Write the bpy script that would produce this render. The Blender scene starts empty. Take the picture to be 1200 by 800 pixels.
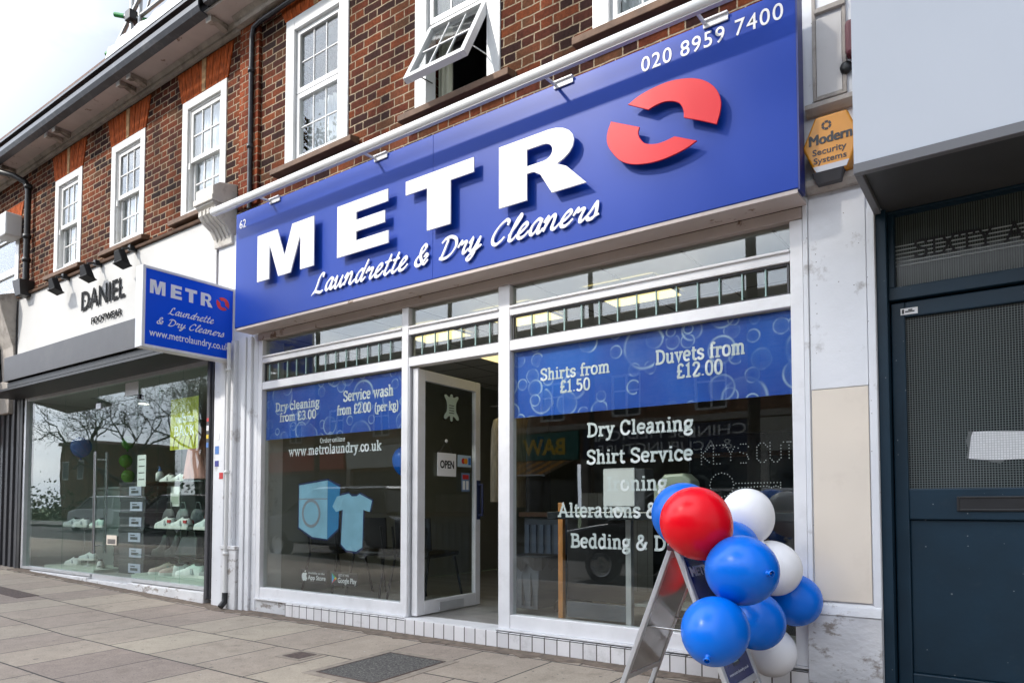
import bpy, bmesh, math, random
from mathutils import Vector, Matrix
R = math.radians
random.seed(7)
scene = bpy.context.scene
COL = scene.collection

# ------------------------------------------------------------------ camera
CAM_H, CAM_D = 1.1, 4.3
cd = bpy.data.cameras.new("camera")
cam = bpy.data.objects.new("camera", cd)
COL.objects.link(cam)
cd.sensor_fit = 'HORIZONTAL'
cd.sensor_width = 36.0
cd.lens = 830.0 / 1200.0 * 36.0
cd.shift_x = 0.0
cd.shift_y = 159.0 / 1200.0
cd.clip_start = 0.05
cd.clip_end = 2000.0
cam.location = (0.0, -CAM_D, CAM_H)
cam.rotation_euler = (R(90) + math.atan(34 / 830.0), 0.0, math.atan(595 / 830.0))
scene.camera = cam

# ------------------------------------------------------------------ world and sun
SUN_EL, SUN_AZ = 39.6, 38.4          # azimuth measured from -Y (street side) towards -X
w = bpy.data.worlds.new("World")
scene.world = w
w.use_nodes = True
nt = w.node_tree
nt.nodes.clear()
wo = nt.nodes.new("ShaderNodeOutputWorld")
bg = nt.nodes.new("ShaderNodeBackground")
bg.inputs["Strength"].default_value = 0.13
sky = nt.nodes.new("ShaderNodeTexSky")
sky.sky_type = 'NISHITA'
sky.sun_disc = False
sky.sun_elevation = R(SUN_EL)
sky.sun_rotation = R(180 + SUN_AZ)
sky.air_density = 1.0
sky.dust_density = 2.0
tc = nt.nodes.new("ShaderNodeTexCoord")
mp = nt.nodes.new("ShaderNodeMapping")
mp.inputs["Scale"].default_value = (1.0, 1.0, 2.2)
n1 = nt.nodes.new("ShaderNodeTexNoise")
n1.inputs["Scale"].default_value = 2.3
n1.inputs["Detail"].default_value = 7.0
n1.inputs["Roughness"].default_value = 0.55
cr = nt.nodes.new("ShaderNodeValToRGB")
cr.color_ramp.elements[0].position = 0.27
cr.color_ramp.elements[1].position = 0.45
n2 = nt.nodes.new("ShaderNodeTexNoise")
n2.inputs["Scale"].default_value = 4.2
n2.inputs["Detail"].default_value = 5.0
cr2 = nt.nodes.new("ShaderNodeValToRGB")
cr2.color_ramp.elements[0].position = 0.44
cr2.color_ramp.elements[0].color = (6.0, 6.6, 7.6, 1)
cr2.color_ramp.elements[1].position = 0.80
cr2.color_ramp.elements[1].color = (9.6, 9.6, 9.6, 1)
mx = nt.nodes.new("ShaderNodeMixRGB")
L = nt.links.new
L(tc.outputs["Generated"], mp.inputs["Vector"])
L(mp.outputs[0], n1.inputs["Vector"])
L(mp.outputs[0], n2.inputs["Vector"])
L(n1.outputs["Fac"], cr.inputs[0])
L(n2.outputs["Fac"], cr2.inputs[0])
# the cloud sheet glows round the hidden sun and is greyer on the far side of the sky
_sv = (-math.sin(R(SUN_AZ)) * math.cos(R(SUN_EL)), -math.cos(R(SUN_AZ)) * math.cos(R(SUN_EL)), math.sin(R(SUN_EL)))
dp0 = nt.nodes.new("ShaderNodeVectorMath"); dp0.operation = 'DOT_PRODUCT'; dp0.inputs[1].default_value = _sv
L(tc.outputs["Generated"], dp0.inputs[0])
gl0 = nt.nodes.new("ShaderNodeMapRange"); gl0.inputs["From Min"].default_value = 0.45; gl0.inputs["From Max"].default_value = 1.0
gl0.inputs["To Min"].default_value = 0.40; gl0.inputs["To Max"].default_value = 2.5
L(dp0.outputs["Value"], gl0.inputs["Value"])
cm0 = nt.nodes.new("ShaderNodeVectorMath"); cm0.operation = 'SCALE'
L(cr2.outputs[0], cm0.inputs[0]); L(gl0.outputs[0], cm0.inputs["Scale"])
L(cr.outputs[0], mx.inputs[0])
L(sky.outputs[0], mx.inputs[1])
L(cm0.outputs[0], mx.inputs[2])
L(mx.outputs[0], bg.inputs["Color"])
L(bg.outputs[0], wo.inputs["Surface"])

sd = bpy.data.lights.new("sun", 'SUN')
sd.energy = 2.1
sd.angle = R(3.0)
sd.color = (1.0, 0.94, 0.85)
sun = bpy.data.objects.new("sun", sd)
COL.objects.link(sun)
_d = Vector((math.sin(R(SUN_AZ)) * math.cos(R(SUN_EL)), math.cos(R(SUN_AZ)) * math.cos(R(SUN_EL)), -math.sin(R(SUN_EL))))
sun.rotation_euler = _d.to_track_quat('-Z', 'Y').to_euler()
sun.location = (-12, -16, 18)

vs = scene.view_settings
vs.view_transform = 'Standard'
vs.look = 'None'
vs.gamma = 1.0
vs.use_curve_mapping = False
vs.exposure = 1.0
scene.display_settings.display_device = 'sRGB'
scene.render.engine = 'CYCLES'
scene.cycles.max_bounces = 8
scene.cycles.transparent_max_bounces = 16
scene.cycles.use_denoising = True
scene.cycles.sample_clamp_indirect = 6.0
scene.cycles.caustics_reflective = False
scene.cycles.caustics_refractive = False

# ------------------------------------------------------------------ helpers
WLOC = {}

def zg(x):                                   # the pavement falls gently towards the right
    x = max(-14.0, min(2.0, x))
    return 0.065 - 0.025 * min(0.0, x + 6.6)

FALL = 0.12 / 5.25                           # and towards the kerb

def thing(name, label, cat, loc, group=None):
    o = bpy.data.objects.new(name, None)
    o.empty_display_size = 0.1
    COL.objects.link(o)
    o.location = loc
    WLOC[o.name] = Vector(loc)
    tag(o, label, cat, group)
    return o

def tag(o, label=None, cat=None, group=None, kind=None):
    if label: o["label"] = label
    if cat: o["category"] = cat
    if group: o["group"] = group
    if kind: o["kind"] = kind
    return o

def children(o):
    return [c for c in bpy.data.objects if c.parent == o]

def copy_tree(o, delta, parent=None, label=None):
    c = o.copy()
    COL.objects.link(c)
    if parent is not None:
        c.parent = parent
    else:
        c.location = Vector(o.location) + Vector(delta)
        WLOC[c.name] = Vector(c.location)
    if label: c["label"] = label
    for ch in children(o):
        copy_tree(ch, None, c)
    return c

class MB:
    """Collects shapes in world coordinates; build() links them as ONE mesh object."""
    def __init__(self):
        self.v, self.f, self.m, self.s = [], [], [], []
        self.cur = 0
        self.smooth = False
    def add(self, vs, fs):
        b = len(self.v)
        self.v += [tuple(p) for p in vs]
        for f in fs:
            self.f.append([b + i for i in f]); self.m.append(self.cur); self.s.append(self.smooth)
        return self
    def box(self, x0, x1, y0, y1, z0, z1):
        if x0 > x1: x0, x1 = x1, x0
        if y0 > y1: y0, y1 = y1, y0
        if z0 > z1: z0, z1 = z1, z0
        v = [(x0,y0,z0),(x1,y0,z0),(x1,y1,z0),(x0,y1,z0),(x0,y0,z1),(x1,y0,z1),(x1,y1,z1),(x0,y1,z1)]
        return self.add(v, [(0,3,2,1),(4,5,6,7),(0,1,5,4),(1,2,6,5),(2,3,7,6),(3,0,4,7)])
    def hexa(self, lo, hi):
        """lo and hi: 4 points each, same winding"""
        return self.add(list(lo) + list(hi), [(0,3,2,1),(4,5,6,7),(0,1,5,4),(1,2,6,5),(2,3,7,6),(3,0,4,7)])
    def prism(self, poly, a0, a1, axis='y'):
        """2D outline pulled along an axis. y: (x,z); x: (y,z); z: (x,y)"""
        n = len(poly)
        def P(p, a):
            return {'y': (p[0], a, p[1]), 'x': (a, p[0], p[1]), 'z': (p[0], p[1], a)}[axis]
        v = [P(p, a0) for p in poly] + [P(p, a1) for p in poly]
        f = [tuple(range(n)), tuple(range(2*n-1, n-1, -1))]
        for i in range(n):
            j = (i+1) % n
            f.append((i, i+n, j+n, j))
        return self.add(v, f)
    def tube(self, pts, r, n=10, caps=True, r1=None):
        pts = [Vector(p) for p in pts]
        rr = [r] * len(pts) if r1 is None else [r + (r1-r)*i/(len(pts)-1) for i in range(len(pts))]
        if isinstance(r, (list, tuple)): rr = list(r)
        rings = []
        up = None
        for i, p in enumerate(pts):
            if i == 0: t = pts[1]-p
            elif i == len(pts)-1: t = p-pts[i-1]
            else: t = (pts[i+1]-p).normalized() + (p-pts[i-1]).normalized()
            if t.length < 1e-9: t = Vector((0,0,1))
            t.normalize()
            if up is None:
                a = Vector((0,0,1)) if abs(t.z) < 0.9 else Vector((1,0,0))
                up = (a - t*a.dot(t)).normalized()
            else:
                up = (up - t*up.dot(t))
                up = up.normalized() if up.length > 1e-6 else t.orthogonal().normalized()
            s = t.cross(up)
            rings.append([p + (up*math.cos(2*math.pi*k/n) + s*math.sin(2*math.pi*k/n))*rr[i] for k in range(n)])
        v = [q for rg in rings for q in rg]
        f = []
        for i in range(len(rings)-1):
            for k in range(n):
                a, b = i*n+k, i*n+(k+1) % n
                f.append((a, b, b+n, a+n))
        sm = self.smooth
        self.smooth = True
        self.add(v, f)
        self.smooth = sm
        if caps:
            self.add(rings[0], [tuple(range(n-1, -1, -1))])
            self.add(rings[-1], [tuple(range(n))])
        return self
    def lathe(self, c, prof, axis=(0,0,1), n=20):
        """prof: (radius, height) along axis from c"""
        ax = Vector(axis).normalized(); u = ax.orthogonal().normalized(); s = ax.cross(u); c = Vector(c)
        v = []
        for r, h in prof:
            for k in range(n):
                a = 2*math.pi*k/n
                v.append(c + ax*h + (u*math.cos(a)+s*math.sin(a))*max(r, 1e-4))
        f = []
        for i in range(len(prof)-1):
            for k in range(n):
                a, b = i*n+k, i*n+(k+1) % n
                f.append((a, b, b+n, a+n))
        sm = self.smooth; self.smooth = True
        self.add(v, f); self.smooth = sm
        return self
    def frame(self, x0, x1, z0, z1, w, y0, y1, wb=None, wt=None):
        """rectangular frame in a wall plane, members butted end to end"""
        wb = w if wb is None else wb; wt = w if wt is None else wt
        self.box(x0, x0+w, y0, y1, z0, z1); self.box(x1-w, x1, y0, y1, z0, z1)
        self.box(x0+w, x1-w, y0, y1, z0, z0+wb); self.box(x0+w, x1-w, y0, y1, z1-wt, z1)
        return self
    def xform(self, M, start=0):
        for i in range(start, len(self.v)):
            self.v[i] = tuple(M @ Vector(self.v[i]))
        return self
    def build(self, name, mats, parent=None, bev=0.0, label=None, subsurf=0):
        if not isinstance(mats, (list, tuple)): mats = [mats]
        xs = [min(p[i] for p in self.v) for i in range(3)]; xm = [max(p[i] for p in self.v) for i in range(3)]
        c = Vector([(a+b)/2 for a, b in zip(xs, xm)])
        if parent is None: c.z = xs[2]
        me = bpy.data.meshes.new(name)
        me.from_pydata([(p[0]-c.x, p[1]-c.y, p[2]-c.z) for p in self.v], [], self.f)
        for m in mats: me.materials.append(m)
        me.polygons.foreach_set("material_index", self.m)
        me.polygons.foreach_set("use_smooth", self.s)
        me.update()
        o = bpy.data.objects.new(name, me)
        COL.objects.link(o)
        WLOC[o.name] = c
        if parent is not None:
            o.parent = parent
            o.location = c - WLOC[parent.name]
        else:
            o.location = c
        if bev > 0:
            b = o.modifiers.new("bevel", 'BEVEL'); b.width = bev; b.segments = 2
            b.limit_method = 'ANGLE'; b.angle_limit = R(50)
        if subsurf:
            s = o.modifiers.new("sub", 'SUBSURF'); s.levels = subsurf; s.render_levels = subsurf
        if label: o["label"] = label
        return o

def fix_normals(o):
    bm = bmesh.new(); bm.from_mesh(o.data)
    bmesh.ops.recalc_face_normals(bm, faces=bm.faces); bm.to_mesh(o.data); bm.free()
    return o

# ------------------------------------------------------------------ materials
def _n(nt, t, **kw):
    n = nt.nodes.new(t)
    for k, v in kw.items(): setattr(n, k, v)
    return n

def math_node(nt, op, a, b=None):
    n = _n(nt, "ShaderNodeMath", operation=op)
    for i, q in enumerate((a, b)):
        if q is None: continue
        if isinstance(q, (int, float)): n.inputs[i].default_value = q
        else: nt.links.new(q, n.inputs[i])
    return n.outputs[0]

def mat(name, col, rough=0.5, metal=0.0, spec=0.5, var=0.0, vscale=6.0, grime=0.0, gcol=(0.12, 0.10, 0.08), gscale=2.5,
        bump=0.0, bscale=60.0, emit=None, estr=0.0, coat=0.0, stretch=(1, 1, 1), gpos=(0.52, 0.74), trans=0.0, rvar=0.0, speck=None):
    m = bpy.data.materials.new(name); m.use_nodes = True
    nt = m.node_tree; b = nt.nodes["Principled BSDF"]; lk = nt.links.new
    b.inputs["Roughness"].default_value = rough; b.inputs["Metallic"].default_value = metal
    b.inputs["Specular IOR Level"].default_value = spec
    b.inputs["Base Color"].default_value = (*col, 1)
    if coat: b.inputs["Coat Weight"].default_value = coat; b.inputs["Coat Roughness"].default_value = 0.08
    if emit: b.inputs["Emission Color"].default_value = (*emit, 1); b.inputs["Emission Strength"].default_value = estr
    if trans: b.inputs["Subsurface Weight"].default_value = trans; b.inputs["Subsurface Radius"].default_value = (0.05, 0.05, 0.05)
    geo = _n(nt, "ShaderNodeNewGeometry"); mp = _n(nt, "ShaderNodeMapping"); mp.inputs["Scale"].default_value = stretch
    lk(geo.outputs["Position"], mp.inputs["Vector"])
    out = None
    if var:
        no = _n(nt, "ShaderNodeTexNoise"); no.inputs["Scale"].default_value = vscale; no.inputs["Detail"].default_value = 6
        lk(mp.outputs[0], no.inputs["Vector"])
        mr = _n(nt, "ShaderNodeMapRange"); mr.inputs["From Min"].default_value = 0.3; mr.inputs["From Max"].default_value = 0.7
        mr.inputs["To Min"].default_value = 1 - var; mr.inputs["To Max"].default_value = 1 + var
        lk(no.outputs["Fac"], mr.inputs["Value"])
        hs = _n(nt, "ShaderNodeHueSaturation"); hs.inputs["Color"].default_value = (*col, 1)
        lk(mr.outputs[0], hs.inputs["Value"]); out = hs.outputs[0]
    if grime:
        no = _n(nt, "ShaderNodeTexNoise"); no.inputs["Scale"].default_value = gscale; no.inputs["Detail"].default_value = 9
        no.inputs["Roughness"].default_value = 0.7
        lk(mp.outputs[0], no.inputs["Vector"])
        mr = _n(nt, "ShaderNodeMapRange"); mr.inputs["From Min"].default_value = gpos[0]; mr.inputs["From Max"].default_value = gpos[1]
        mr.inputs["To Max"].default_value = grime; lk(no.outputs["Fac"], mr.inputs["Value"])
        mx = _n(nt, "ShaderNodeMixRGB"); mx.inputs[2].default_value = (*gcol, 1)
        if out: lk(out, mx.inputs[1])
        else: mx.inputs[1].default_value = (*col, 1)
        lk(mr.outputs[0], mx.inputs[0]); out = mx.outputs[0]
    if speck:
        for sc_, rad, thr in ((9.0, .045, .4), (26.0, .08, .3)):
            vo = _n(nt, "ShaderNodeTexVoronoi"); vo.inputs["Scale"].default_value = sc_; lk(geo.outputs["Position"], vo.inputs["Vector"])
            se = _n(nt, "ShaderNodeSeparateColor"); lk(vo.outputs["Color"], se.inputs[0])
            on = math_node(nt, 'MULTIPLY', math_node(nt, 'LESS_THAN', vo.outputs["Distance"], rad), math_node(nt, 'LESS_THAN', se.outputs[0], thr))
            ms = _n(nt, "ShaderNodeMixRGB"); ms.inputs[2].default_value = (*speck, 1); lk(on, ms.inputs[0])
            if out: lk(out, ms.inputs[1])
            else: ms.inputs[1].default_value = (*col, 1)
            out = ms.outputs[0]
    if out: lk(out, b.inputs["Base Color"])
    if rvar:
        no = _n(nt, "ShaderNodeTexNoise"); no.inputs["Scale"].default_value = 3.0; no.inputs["Detail"].default_value = 8
        lk(mp.outputs[0], no.inputs["Vector"])
        mr = _n(nt, "ShaderNodeMapRange"); mr.inputs["To Min"].default_value = rough - rvar; mr.inputs["To Max"].default_value = rough + rvar
        lk(no.outputs["Fac"], mr.inputs["Value"]); lk(mr.outputs[0], b.inputs["Roughness"])
    if bump:
        no = _n(nt, "ShaderNodeTexNoise"); no.inputs["Scale"].default_value = bscale; no.inputs["Detail"].default_value = 5
        lk(mp.outputs[0], no.inputs["Vector"])
        bp = _n(nt, "ShaderNodeBump"); bp.inputs["Strength"].default_value = bump; bp.inputs["Distance"].default_value = 0.01
        lk(no.outputs["Fac"], bp.inputs["Height"]); lk(bp.outputs[0], b.inputs["Normal"])
    return m

def glass(name, tint=(0.93, 0.96, 0.95), ior=1.5, gain=1.1):
    m = bpy.data.materials.new(name); m.use_nodes = True
    nt = m.node_tree; nt.nodes.clear(); lk = nt.links.new
    o = _n(nt, "ShaderNodeOutputMaterial"); mix = _n(nt, "ShaderNodeMixShader")
    t = _n(nt, "ShaderNodeBsdfTransparent"); t.inputs[0].default_value = (*tint, 1)
    g = _n(nt, "ShaderNodeBsdfGlossy"); g.inputs["Roughness"].default_value = 0.0
    ge = _n(nt, "ShaderNodeNewGeometry")
    dt = _n(nt, "ShaderNodeVectorMath", operation='DOT_PRODUCT'); lk(ge.outputs["Incoming"], dt.inputs[0]); lk(ge.outputs["Normal"], dt.inputs[1])
    k5 = math_node(nt, 'POWER', math_node(nt, 'SUBTRACT', 1.0, math_node(nt, 'ABSOLUTE', dt.outputs["Value"])), 5.0)
    f0 = ((ior-1)/(ior+1))**2
    m2 = _n(nt, "ShaderNodeMath", operation='MULTIPLY'); m2.use_clamp = True
    lk(math_node(nt, 'ADD', f0, math_node(nt, 'MULTIPLY', k5, 1-f0)), m2.inputs[0]); m2.inputs[1].default_value = gain
    lk(m2.outputs[0], mix.inputs[0]); lk(t.outputs[0], mix.inputs[1]); lk(g.outputs[0], mix.inputs[2])
    lk(mix.outputs[0], o.inputs[0])
    # old glass is never dead flat
    no = _n(nt, "ShaderNodeTexNoise"); no.inputs["Scale"].default_value = 1.1
    lk(ge.outputs["Position"], no.inputs["Vector"])
    bp = _n(nt, "ShaderNodeBump"); bp.inputs["Strength"].default_value = 0.05; bp.inputs["Distance"].default_value = 0.02
    lk(no.outputs["Fac"], bp.inputs["Height"]); lk(bp.outputs[0], g.inputs["Normal"])
    return m

def brick_mat(name, ramp, mortar=(0.36, 0.285, 0.20), P=0.3375, course=0.075, joint=0.0095, str_w=0.225, rough=0.85, bmp=0.5):
    """Flemish bond: stretcher and header alternate in every course, fired colours vary brick by brick."""
    m = bpy.data.materials.new(name); m.use_nodes = True
    nt = m.node_tree; b = nt.nodes["Principled BSDF"]; lk = nt.links.new
    b.inputs["Roughness"].default_value = rough; b.inputs["Specular IOR Level"].default_value = 0.08
    ge = _n(nt, "ShaderNodeNewGeometry"); sp = _n(nt, "ShaderNodeSeparateXYZ")
    wob = _n(nt, "ShaderNodeTexNoise"); wob.inputs["Scale"].default_value = 9.0; wob.inputs["Detail"].default_value = 3
    lk(ge.outputs["Position"], wob.inputs["Vector"])
    vm = _n(nt, "ShaderNodeVectorMath", operation='MULTIPLY_ADD'); lk(wob.outputs["Color"], vm.inputs[0])
    vm.inputs[1].default_value = (0.020, 0.0, 0.015); lk(ge.outputs["Position"], vm.inputs[2])
    lk(vm.outputs[0], sp.inputs[0])
    M = lambda op, a, b=None: math_node(nt, op, a, b)
    xx = M('ADD', sp.outputs[0], sp.outputs[1])
    rowf = M('DIVIDE', sp.outputs[2], course); row = M('FLOOR', rowf); fz = M('MULTIPLY', M('FRACT', rowf), course)
    off = M('MULTIPLY', M('MODULO', M('ABSOLUTE', row), 2.0), 0.5)
    u = M('ADD', M('ADD', M('DIVIDE', xx, P), off), 400.0)
    cell = M('FLOOR', u); fu = M('MULTIPLY', M('FRACT', u), P)
    hdr = M('GREATER_THAN', fu, str_w)
    lx = M('SUBTRACT', fu, M('MULTIPLY', hdr, str_w))
    wd = M('SUBTRACT', str_w, M('MULTIPLY', hdr, str_w - (P - str_w)))
    ex = M('MINIMUM', lx, M('SUBTRACT', wd, lx)); ez = M('MINIMUM', fz, M('SUBTRACT', course, fz))
    e = M('MINIMUM', ex, ez)
    rough_e = _n(nt, "ShaderNodeTexNoise"); rough_e.inputs["Scale"].default_value = 70.0; rough_e.inputs["Detail"].default_value = 4
    lk(ge.outputs["Position"], rough_e.inputs["Vector"])
    e2 = M('ADD', e, M('MULTIPLY', M('SUBTRACT', rough_e.outputs["Fac"], 0.5), 0.007))
    face = _n(nt, "ShaderNodeMapRange"); face.inputs["From Min"].default_value = joint*0.38; face.inputs["From Max"].default_value = joint*0.72
    lk(e2, face.inputs["Value"])
    cb = _n(nt, "ShaderNodeCombineXYZ"); lk(M('ADD', M('MULTIPLY', cell, 2.0), hdr), cb.inputs[0]); lk(row, cb.inputs[1])
    wn = _n(nt, "ShaderNodeTexWhiteNoise"); lk(cb.outputs[0], wn.inputs["Vector"])
    big = _n(nt, "ShaderNodeTexNoise"); big.inputs["Scale"].default_value = 1.3; lk(ge.outputs["Position"], big.inputs["Vector"])
    tone = M('ADD', M('MULTIPLY', wn.outputs["Value"], 0.8), M('MULTIPLY', M('SUBTRACT', big.outputs["Fac"], 0.4), 0.5))
    rp = _n(nt, "ShaderNodeValToRGB"); el = rp.color_ramp.elements
    el[0].position = ramp[0][0]; el[0].color = (*ramp[0][1], 1); el[1].position = ramp[-1][0]; el[1].color = (*ramp[-1][1], 1)
    for p, c in ramp[1:-1]:
        q = el.new(p); q.color = (*c, 1)
    lk(tone, rp.inputs[0])
    sm = _n(nt, "ShaderNodeTexNoise"); sm.inputs["Scale"].default_value = 38.0; sm.inputs["Detail"].default_value = 7; sm.inputs["Roughness"].default_value = 0.7
    lk(ge.outputs["Position"], sm.inputs["Vector"])
    mr = _n(nt, "ShaderNodeMapRange"); mr.inputs["From Min"].default_value = 0.3; mr.inputs["From Max"].default_value = 0.7
    mr.inputs["To Min"].default_value = 0.55; mr.inputs["To Max"].default_value = 1.35; lk(sm.outputs["Fac"], mr.inputs["Value"])
    hs = _n(nt, "ShaderNodeHueSaturation"); lk(rp.outputs[0], hs.inputs["Color"]); lk(mr.outputs[0], hs.inputs["Value"])
    so_ = _n(nt, "ShaderNodeTexNoise"); so_.inputs["Scale"].default_value = 1.0; so_.inputs["Detail"].default_value = 8; so_.inputs["Roughness"].default_value = 0.62
    smp = _n(nt, "ShaderNodeMapping"); smp.inputs["Scale"].default_value = (1.7, 1.0, 0.65); lk(ge.outputs["Position"], smp.inputs["Vector"]); lk(smp.outputs[0], so_.inputs["Vector"])
    smr = _n(nt, "ShaderNodeMapRange"); smr.inputs["From Min"].default_value = 0.38; smr.inputs["From Max"].default_value = 0.62; smr.inputs["To Min"].default_value = 0.55; smr.inputs["To Max"].default_value = 1.15
    lk(so_.outputs["Fac"], smr.inputs["Value"]); soot = smr.outputs[0]
    mo = _n(nt, "ShaderNodeHueSaturation"); mo.inputs["Color"].default_value = (*mortar, 1); lk(mr.outputs[0], mo.inputs["Value"])
    mx = _n(nt, "ShaderNodeMixRGB"); lk(face.outputs[0], mx.inputs[0]); lk(mo.outputs[0], mx.inputs[1]); lk(hs.outputs[0], mx.inputs[2])
    fin = _n(nt, "ShaderNodeHueSaturation"); lk(mx.outputs[0], fin.inputs["Color"]); lk(soot, fin.inputs["Value"]); lk(fin.outputs[0], b.inputs["Base Color"])
    bp = _n(nt, "ShaderNodeBump"); bp.inputs["Strength"].default_value = bmp; bp.inputs["Distance"].default_value = 0.012
    lk(M('ADD', face.outputs[0], M('MULTIPLY', sm.outputs["Fac"], 0.5)), bp.inputs["Height"]); lk(bp.outputs[0], b.inputs["Normal"])
    return m

def grid_mat(name, base, line, px, pz, wx, wz, rough=0.3, ox=0.0, oz=0.0, var=0.1, half=False, grime=0.0, wob=0.0, bmp=0.0, xy=False, lrough=None):
    """cells with joints (tiles, slabs, wires): lines every px along x and pz along z (or y)"""
    m = bpy.data.materials.new(name); m.use_nodes = True
    nt = m.node_tree; b = nt.nodes["Principled BSDF"]; lk = nt.links.new
    ge = _n(nt, "ShaderNodeNewGeometry"); sp = _n(nt, "ShaderNodeSeparateXYZ")
    src = ge.outputs["Position"]
    if wob:
        no = _n(nt, "ShaderNodeTexNoise"); no.inputs["Scale"].default_value = 3.0; no.inputs["Detail"].default_value = 4; lk(src, no.inputs["Vector"])
        vm = _n(nt, "ShaderNodeVectorMath", operation='MULTIPLY_ADD'); lk(no.outputs["Color"], vm.inputs[0])
        vm.inputs[1].default_value = (wob, wob, wob); lk(src, vm.inputs[2]); src2 = vm.outputs[0]
    else: src2 = src
    lk(src2, sp.inputs[0])
    M = lambda op, a, b=None: math_node(nt, op, a, b)
    zf = M('ADD', M('DIVIDE', M('SUBTRACT', sp.outputs[1 if xy else 2], oz), pz), 500.0); row = M('FLOOR', zf); fz = M('MULTIPLY', M('FRACT', zf), pz)
    xf = M('ADD', M('DIVIDE', M('SUBTRACT', sp.outputs[0], ox), px), 500.0)
    if half:
        wr = _n(nt, "ShaderNodeTexWhiteNoise"); wr.noise_dimensions = '1D'; lk(row, wr.inputs["W"])
        xf = M('ADD', xf, M('ADD', M('MULTIPLY', M('MODULO', row, 2.0), 0.5), M('MULTIPLY', wr.outputs["Value"], 0.25)))
    c = M('FLOOR', xf); fx = M('MULTIPLY', M('FRACT', xf), px)
    ex = M('MINIMUM', fx, M('SUBTRACT', px, fx)); ez = M('MINIMUM', fz, M('SUBTRACT', pz, fz))
    inx = M('GREATER_THAN', ex, wx/2) if wx > 0 else 1.0
    inz = M('GREATER_THAN', ez, wz/2) if wz > 0 else 1.0
    face = M('MULTIPLY', inx, inz)
    cb = _n(nt, "ShaderNodeCombineXYZ"); lk(c, cb.inputs[0]); lk(row, cb.inputs[1])
    wn = _n(nt, "ShaderNodeTexWhiteNoise"); lk(cb.outputs[0], wn.inputs["Vector"])
    sm = _n(nt, "ShaderNodeTexNoise"); sm.inputs["Scale"].default_value = 22.0 if not xy else 14.0; sm.inputs["Detail"].default_value = 8; sm.inputs["Roughness"].default_value = 0.65
    lk(src, sm.inputs["Vector"])
    lo = _n(nt, "ShaderNodeTexNoise"); lo.inputs["Scale"].default_value = 1.7; lo.inputs["Detail"].default_value = 6; lk(src, lo.inputs["Vector"])
    v = M('ADD', M('ADD', 1.0, M('MULTIPLY', M('SUBTRACT', wn.outputs["Value"], 0.5), 2*var)), M('MULTIPLY', M('SUBTRACT', sm.outputs["Fac"], 0.5), 1.6*var))
    v = M('ADD', v, M('MULTIPLY', M('SUBTRACT', lo.outputs["Fac"], 0.5), 1.2*var))
    if xy and grime:
        fi = _n(nt, "ShaderNodeTexNoise"); fi.inputs["Scale"].default_value = 95.0; fi.inputs["Detail"].default_value = 6; fi.inputs["Roughness"].default_value = 0.8; lk(src, fi.inputs["Vector"])
        v = M('ADD', v, M('MULTIPLY', M('SUBTRACT', fi.outputs["Fac"], 0.5), 1.5))
        me_ = _n(nt, "ShaderNodeTexNoise"); me_.inputs["Scale"].default_value = 6.0; me_.inputs["Detail"].default_value = 9; me_.inputs["Roughness"].default_value = 0.7; lk(src, me_.inputs["Vector"])
        v = M('ADD', v, M('MULTIPLY', M('SUBTRACT', me_.outputs["Fac"], 0.5), 0.55))
    hs = _n(nt, "ShaderNodeHueSaturation"); hs.inputs["Color"].default_value = (*base, 1); lk(v, hs.inputs["Value"])
    lk(M('ADD', 0.485, M('MULTIPLY', wn.outputs["Value"], 0.03)), hs.inputs["Hue"])
    out = hs.outputs[0]
    if grime:
        gm = _n(nt, "ShaderNodeMapRange"); gm.inputs["From Min"].default_value = 0.55; gm.inputs["From Max"].default_value = 0.72; gm.inputs["To Max"].default_value = grime
        g2 = _n(nt, "ShaderNodeTexNoise"); g2.inputs["Scale"].default_value = 4.0; g2.inputs["Detail"].default_value = 10; g2.inputs["Roughness"].default_value = 0.75
        lk(src, g2.inputs["Vector"]); lk(g2.outputs["Fac"], gm.inputs["Value"])
        mg = _n(nt, "ShaderNodeMixRGB"); mg.inputs[2].default_value = (base[0]*0.35, base[1]*0.33, base[2]*0.3, 1); lk(gm.outputs[0], mg.inputs[0]); lk(out, mg.inputs[1]); out = mg.outputs[0]
    if xy and grime:
        for sc_, rad, cc, thr in ((3.1, .055, (.09, .082, .075), .35), (7.0, .085, (.12, .11, .10), .4), (5.3, .05, (.48, .46, .43), .25), (23.0, .16, (.10, .09, .08), .25)):
            vo = _n(nt, "ShaderNodeTexVoronoi"); vo.inputs["Scale"].default_value = sc_; lk(src, vo.inputs["Vector"])
            se = _n(nt, "ShaderNodeSeparateColor"); lk(vo.outputs["Color"], se.inputs[0])
            on = M('MULTIPLY', M('MULTIPLY', M('LESS_THAN', vo.outputs["Distance"], rad), M('LESS_THAN', se.outputs[0], thr)), 0.75)
            ms = _n(nt, "ShaderNodeMixRGB"); ms.inputs[2].default_value = (*cc, 1); lk(on, ms.inputs[0]); lk(out, ms.inputs[1]); out = ms.outputs[0]
    mx = _n(nt, "ShaderNodeMixRGB"); lk(face, mx.inputs[0]); mx.inputs[1].default_value = (*line, 1); lk(out, mx.inputs[2])
    lk(mx.outputs[0], b.inputs["Base Color"]); b.inputs["Roughness"].default_value = rough
    if lrough is not None:
        rr = _n(nt, "ShaderNodeMapRange"); rr.inputs["To Min"].default_value = lrough; rr.inputs["To Max"].default_value = rough; lk(face, rr.inputs["Value"]); lk(rr.outputs[0], b.inputs["Roughness"])
    if bmp:
        bp = _n(nt, "ShaderNodeBump"); bp.inputs["Strength"].default_value = bmp; bp.inputs["Distance"].default_value = 0.008
        lk(M('ADD', face, M('MULTIPLY', sm.outputs["Fac"], 0.35)), bp.inputs["Height"]); lk(bp.outputs[0], b.inputs["Normal"])
    return m

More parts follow.
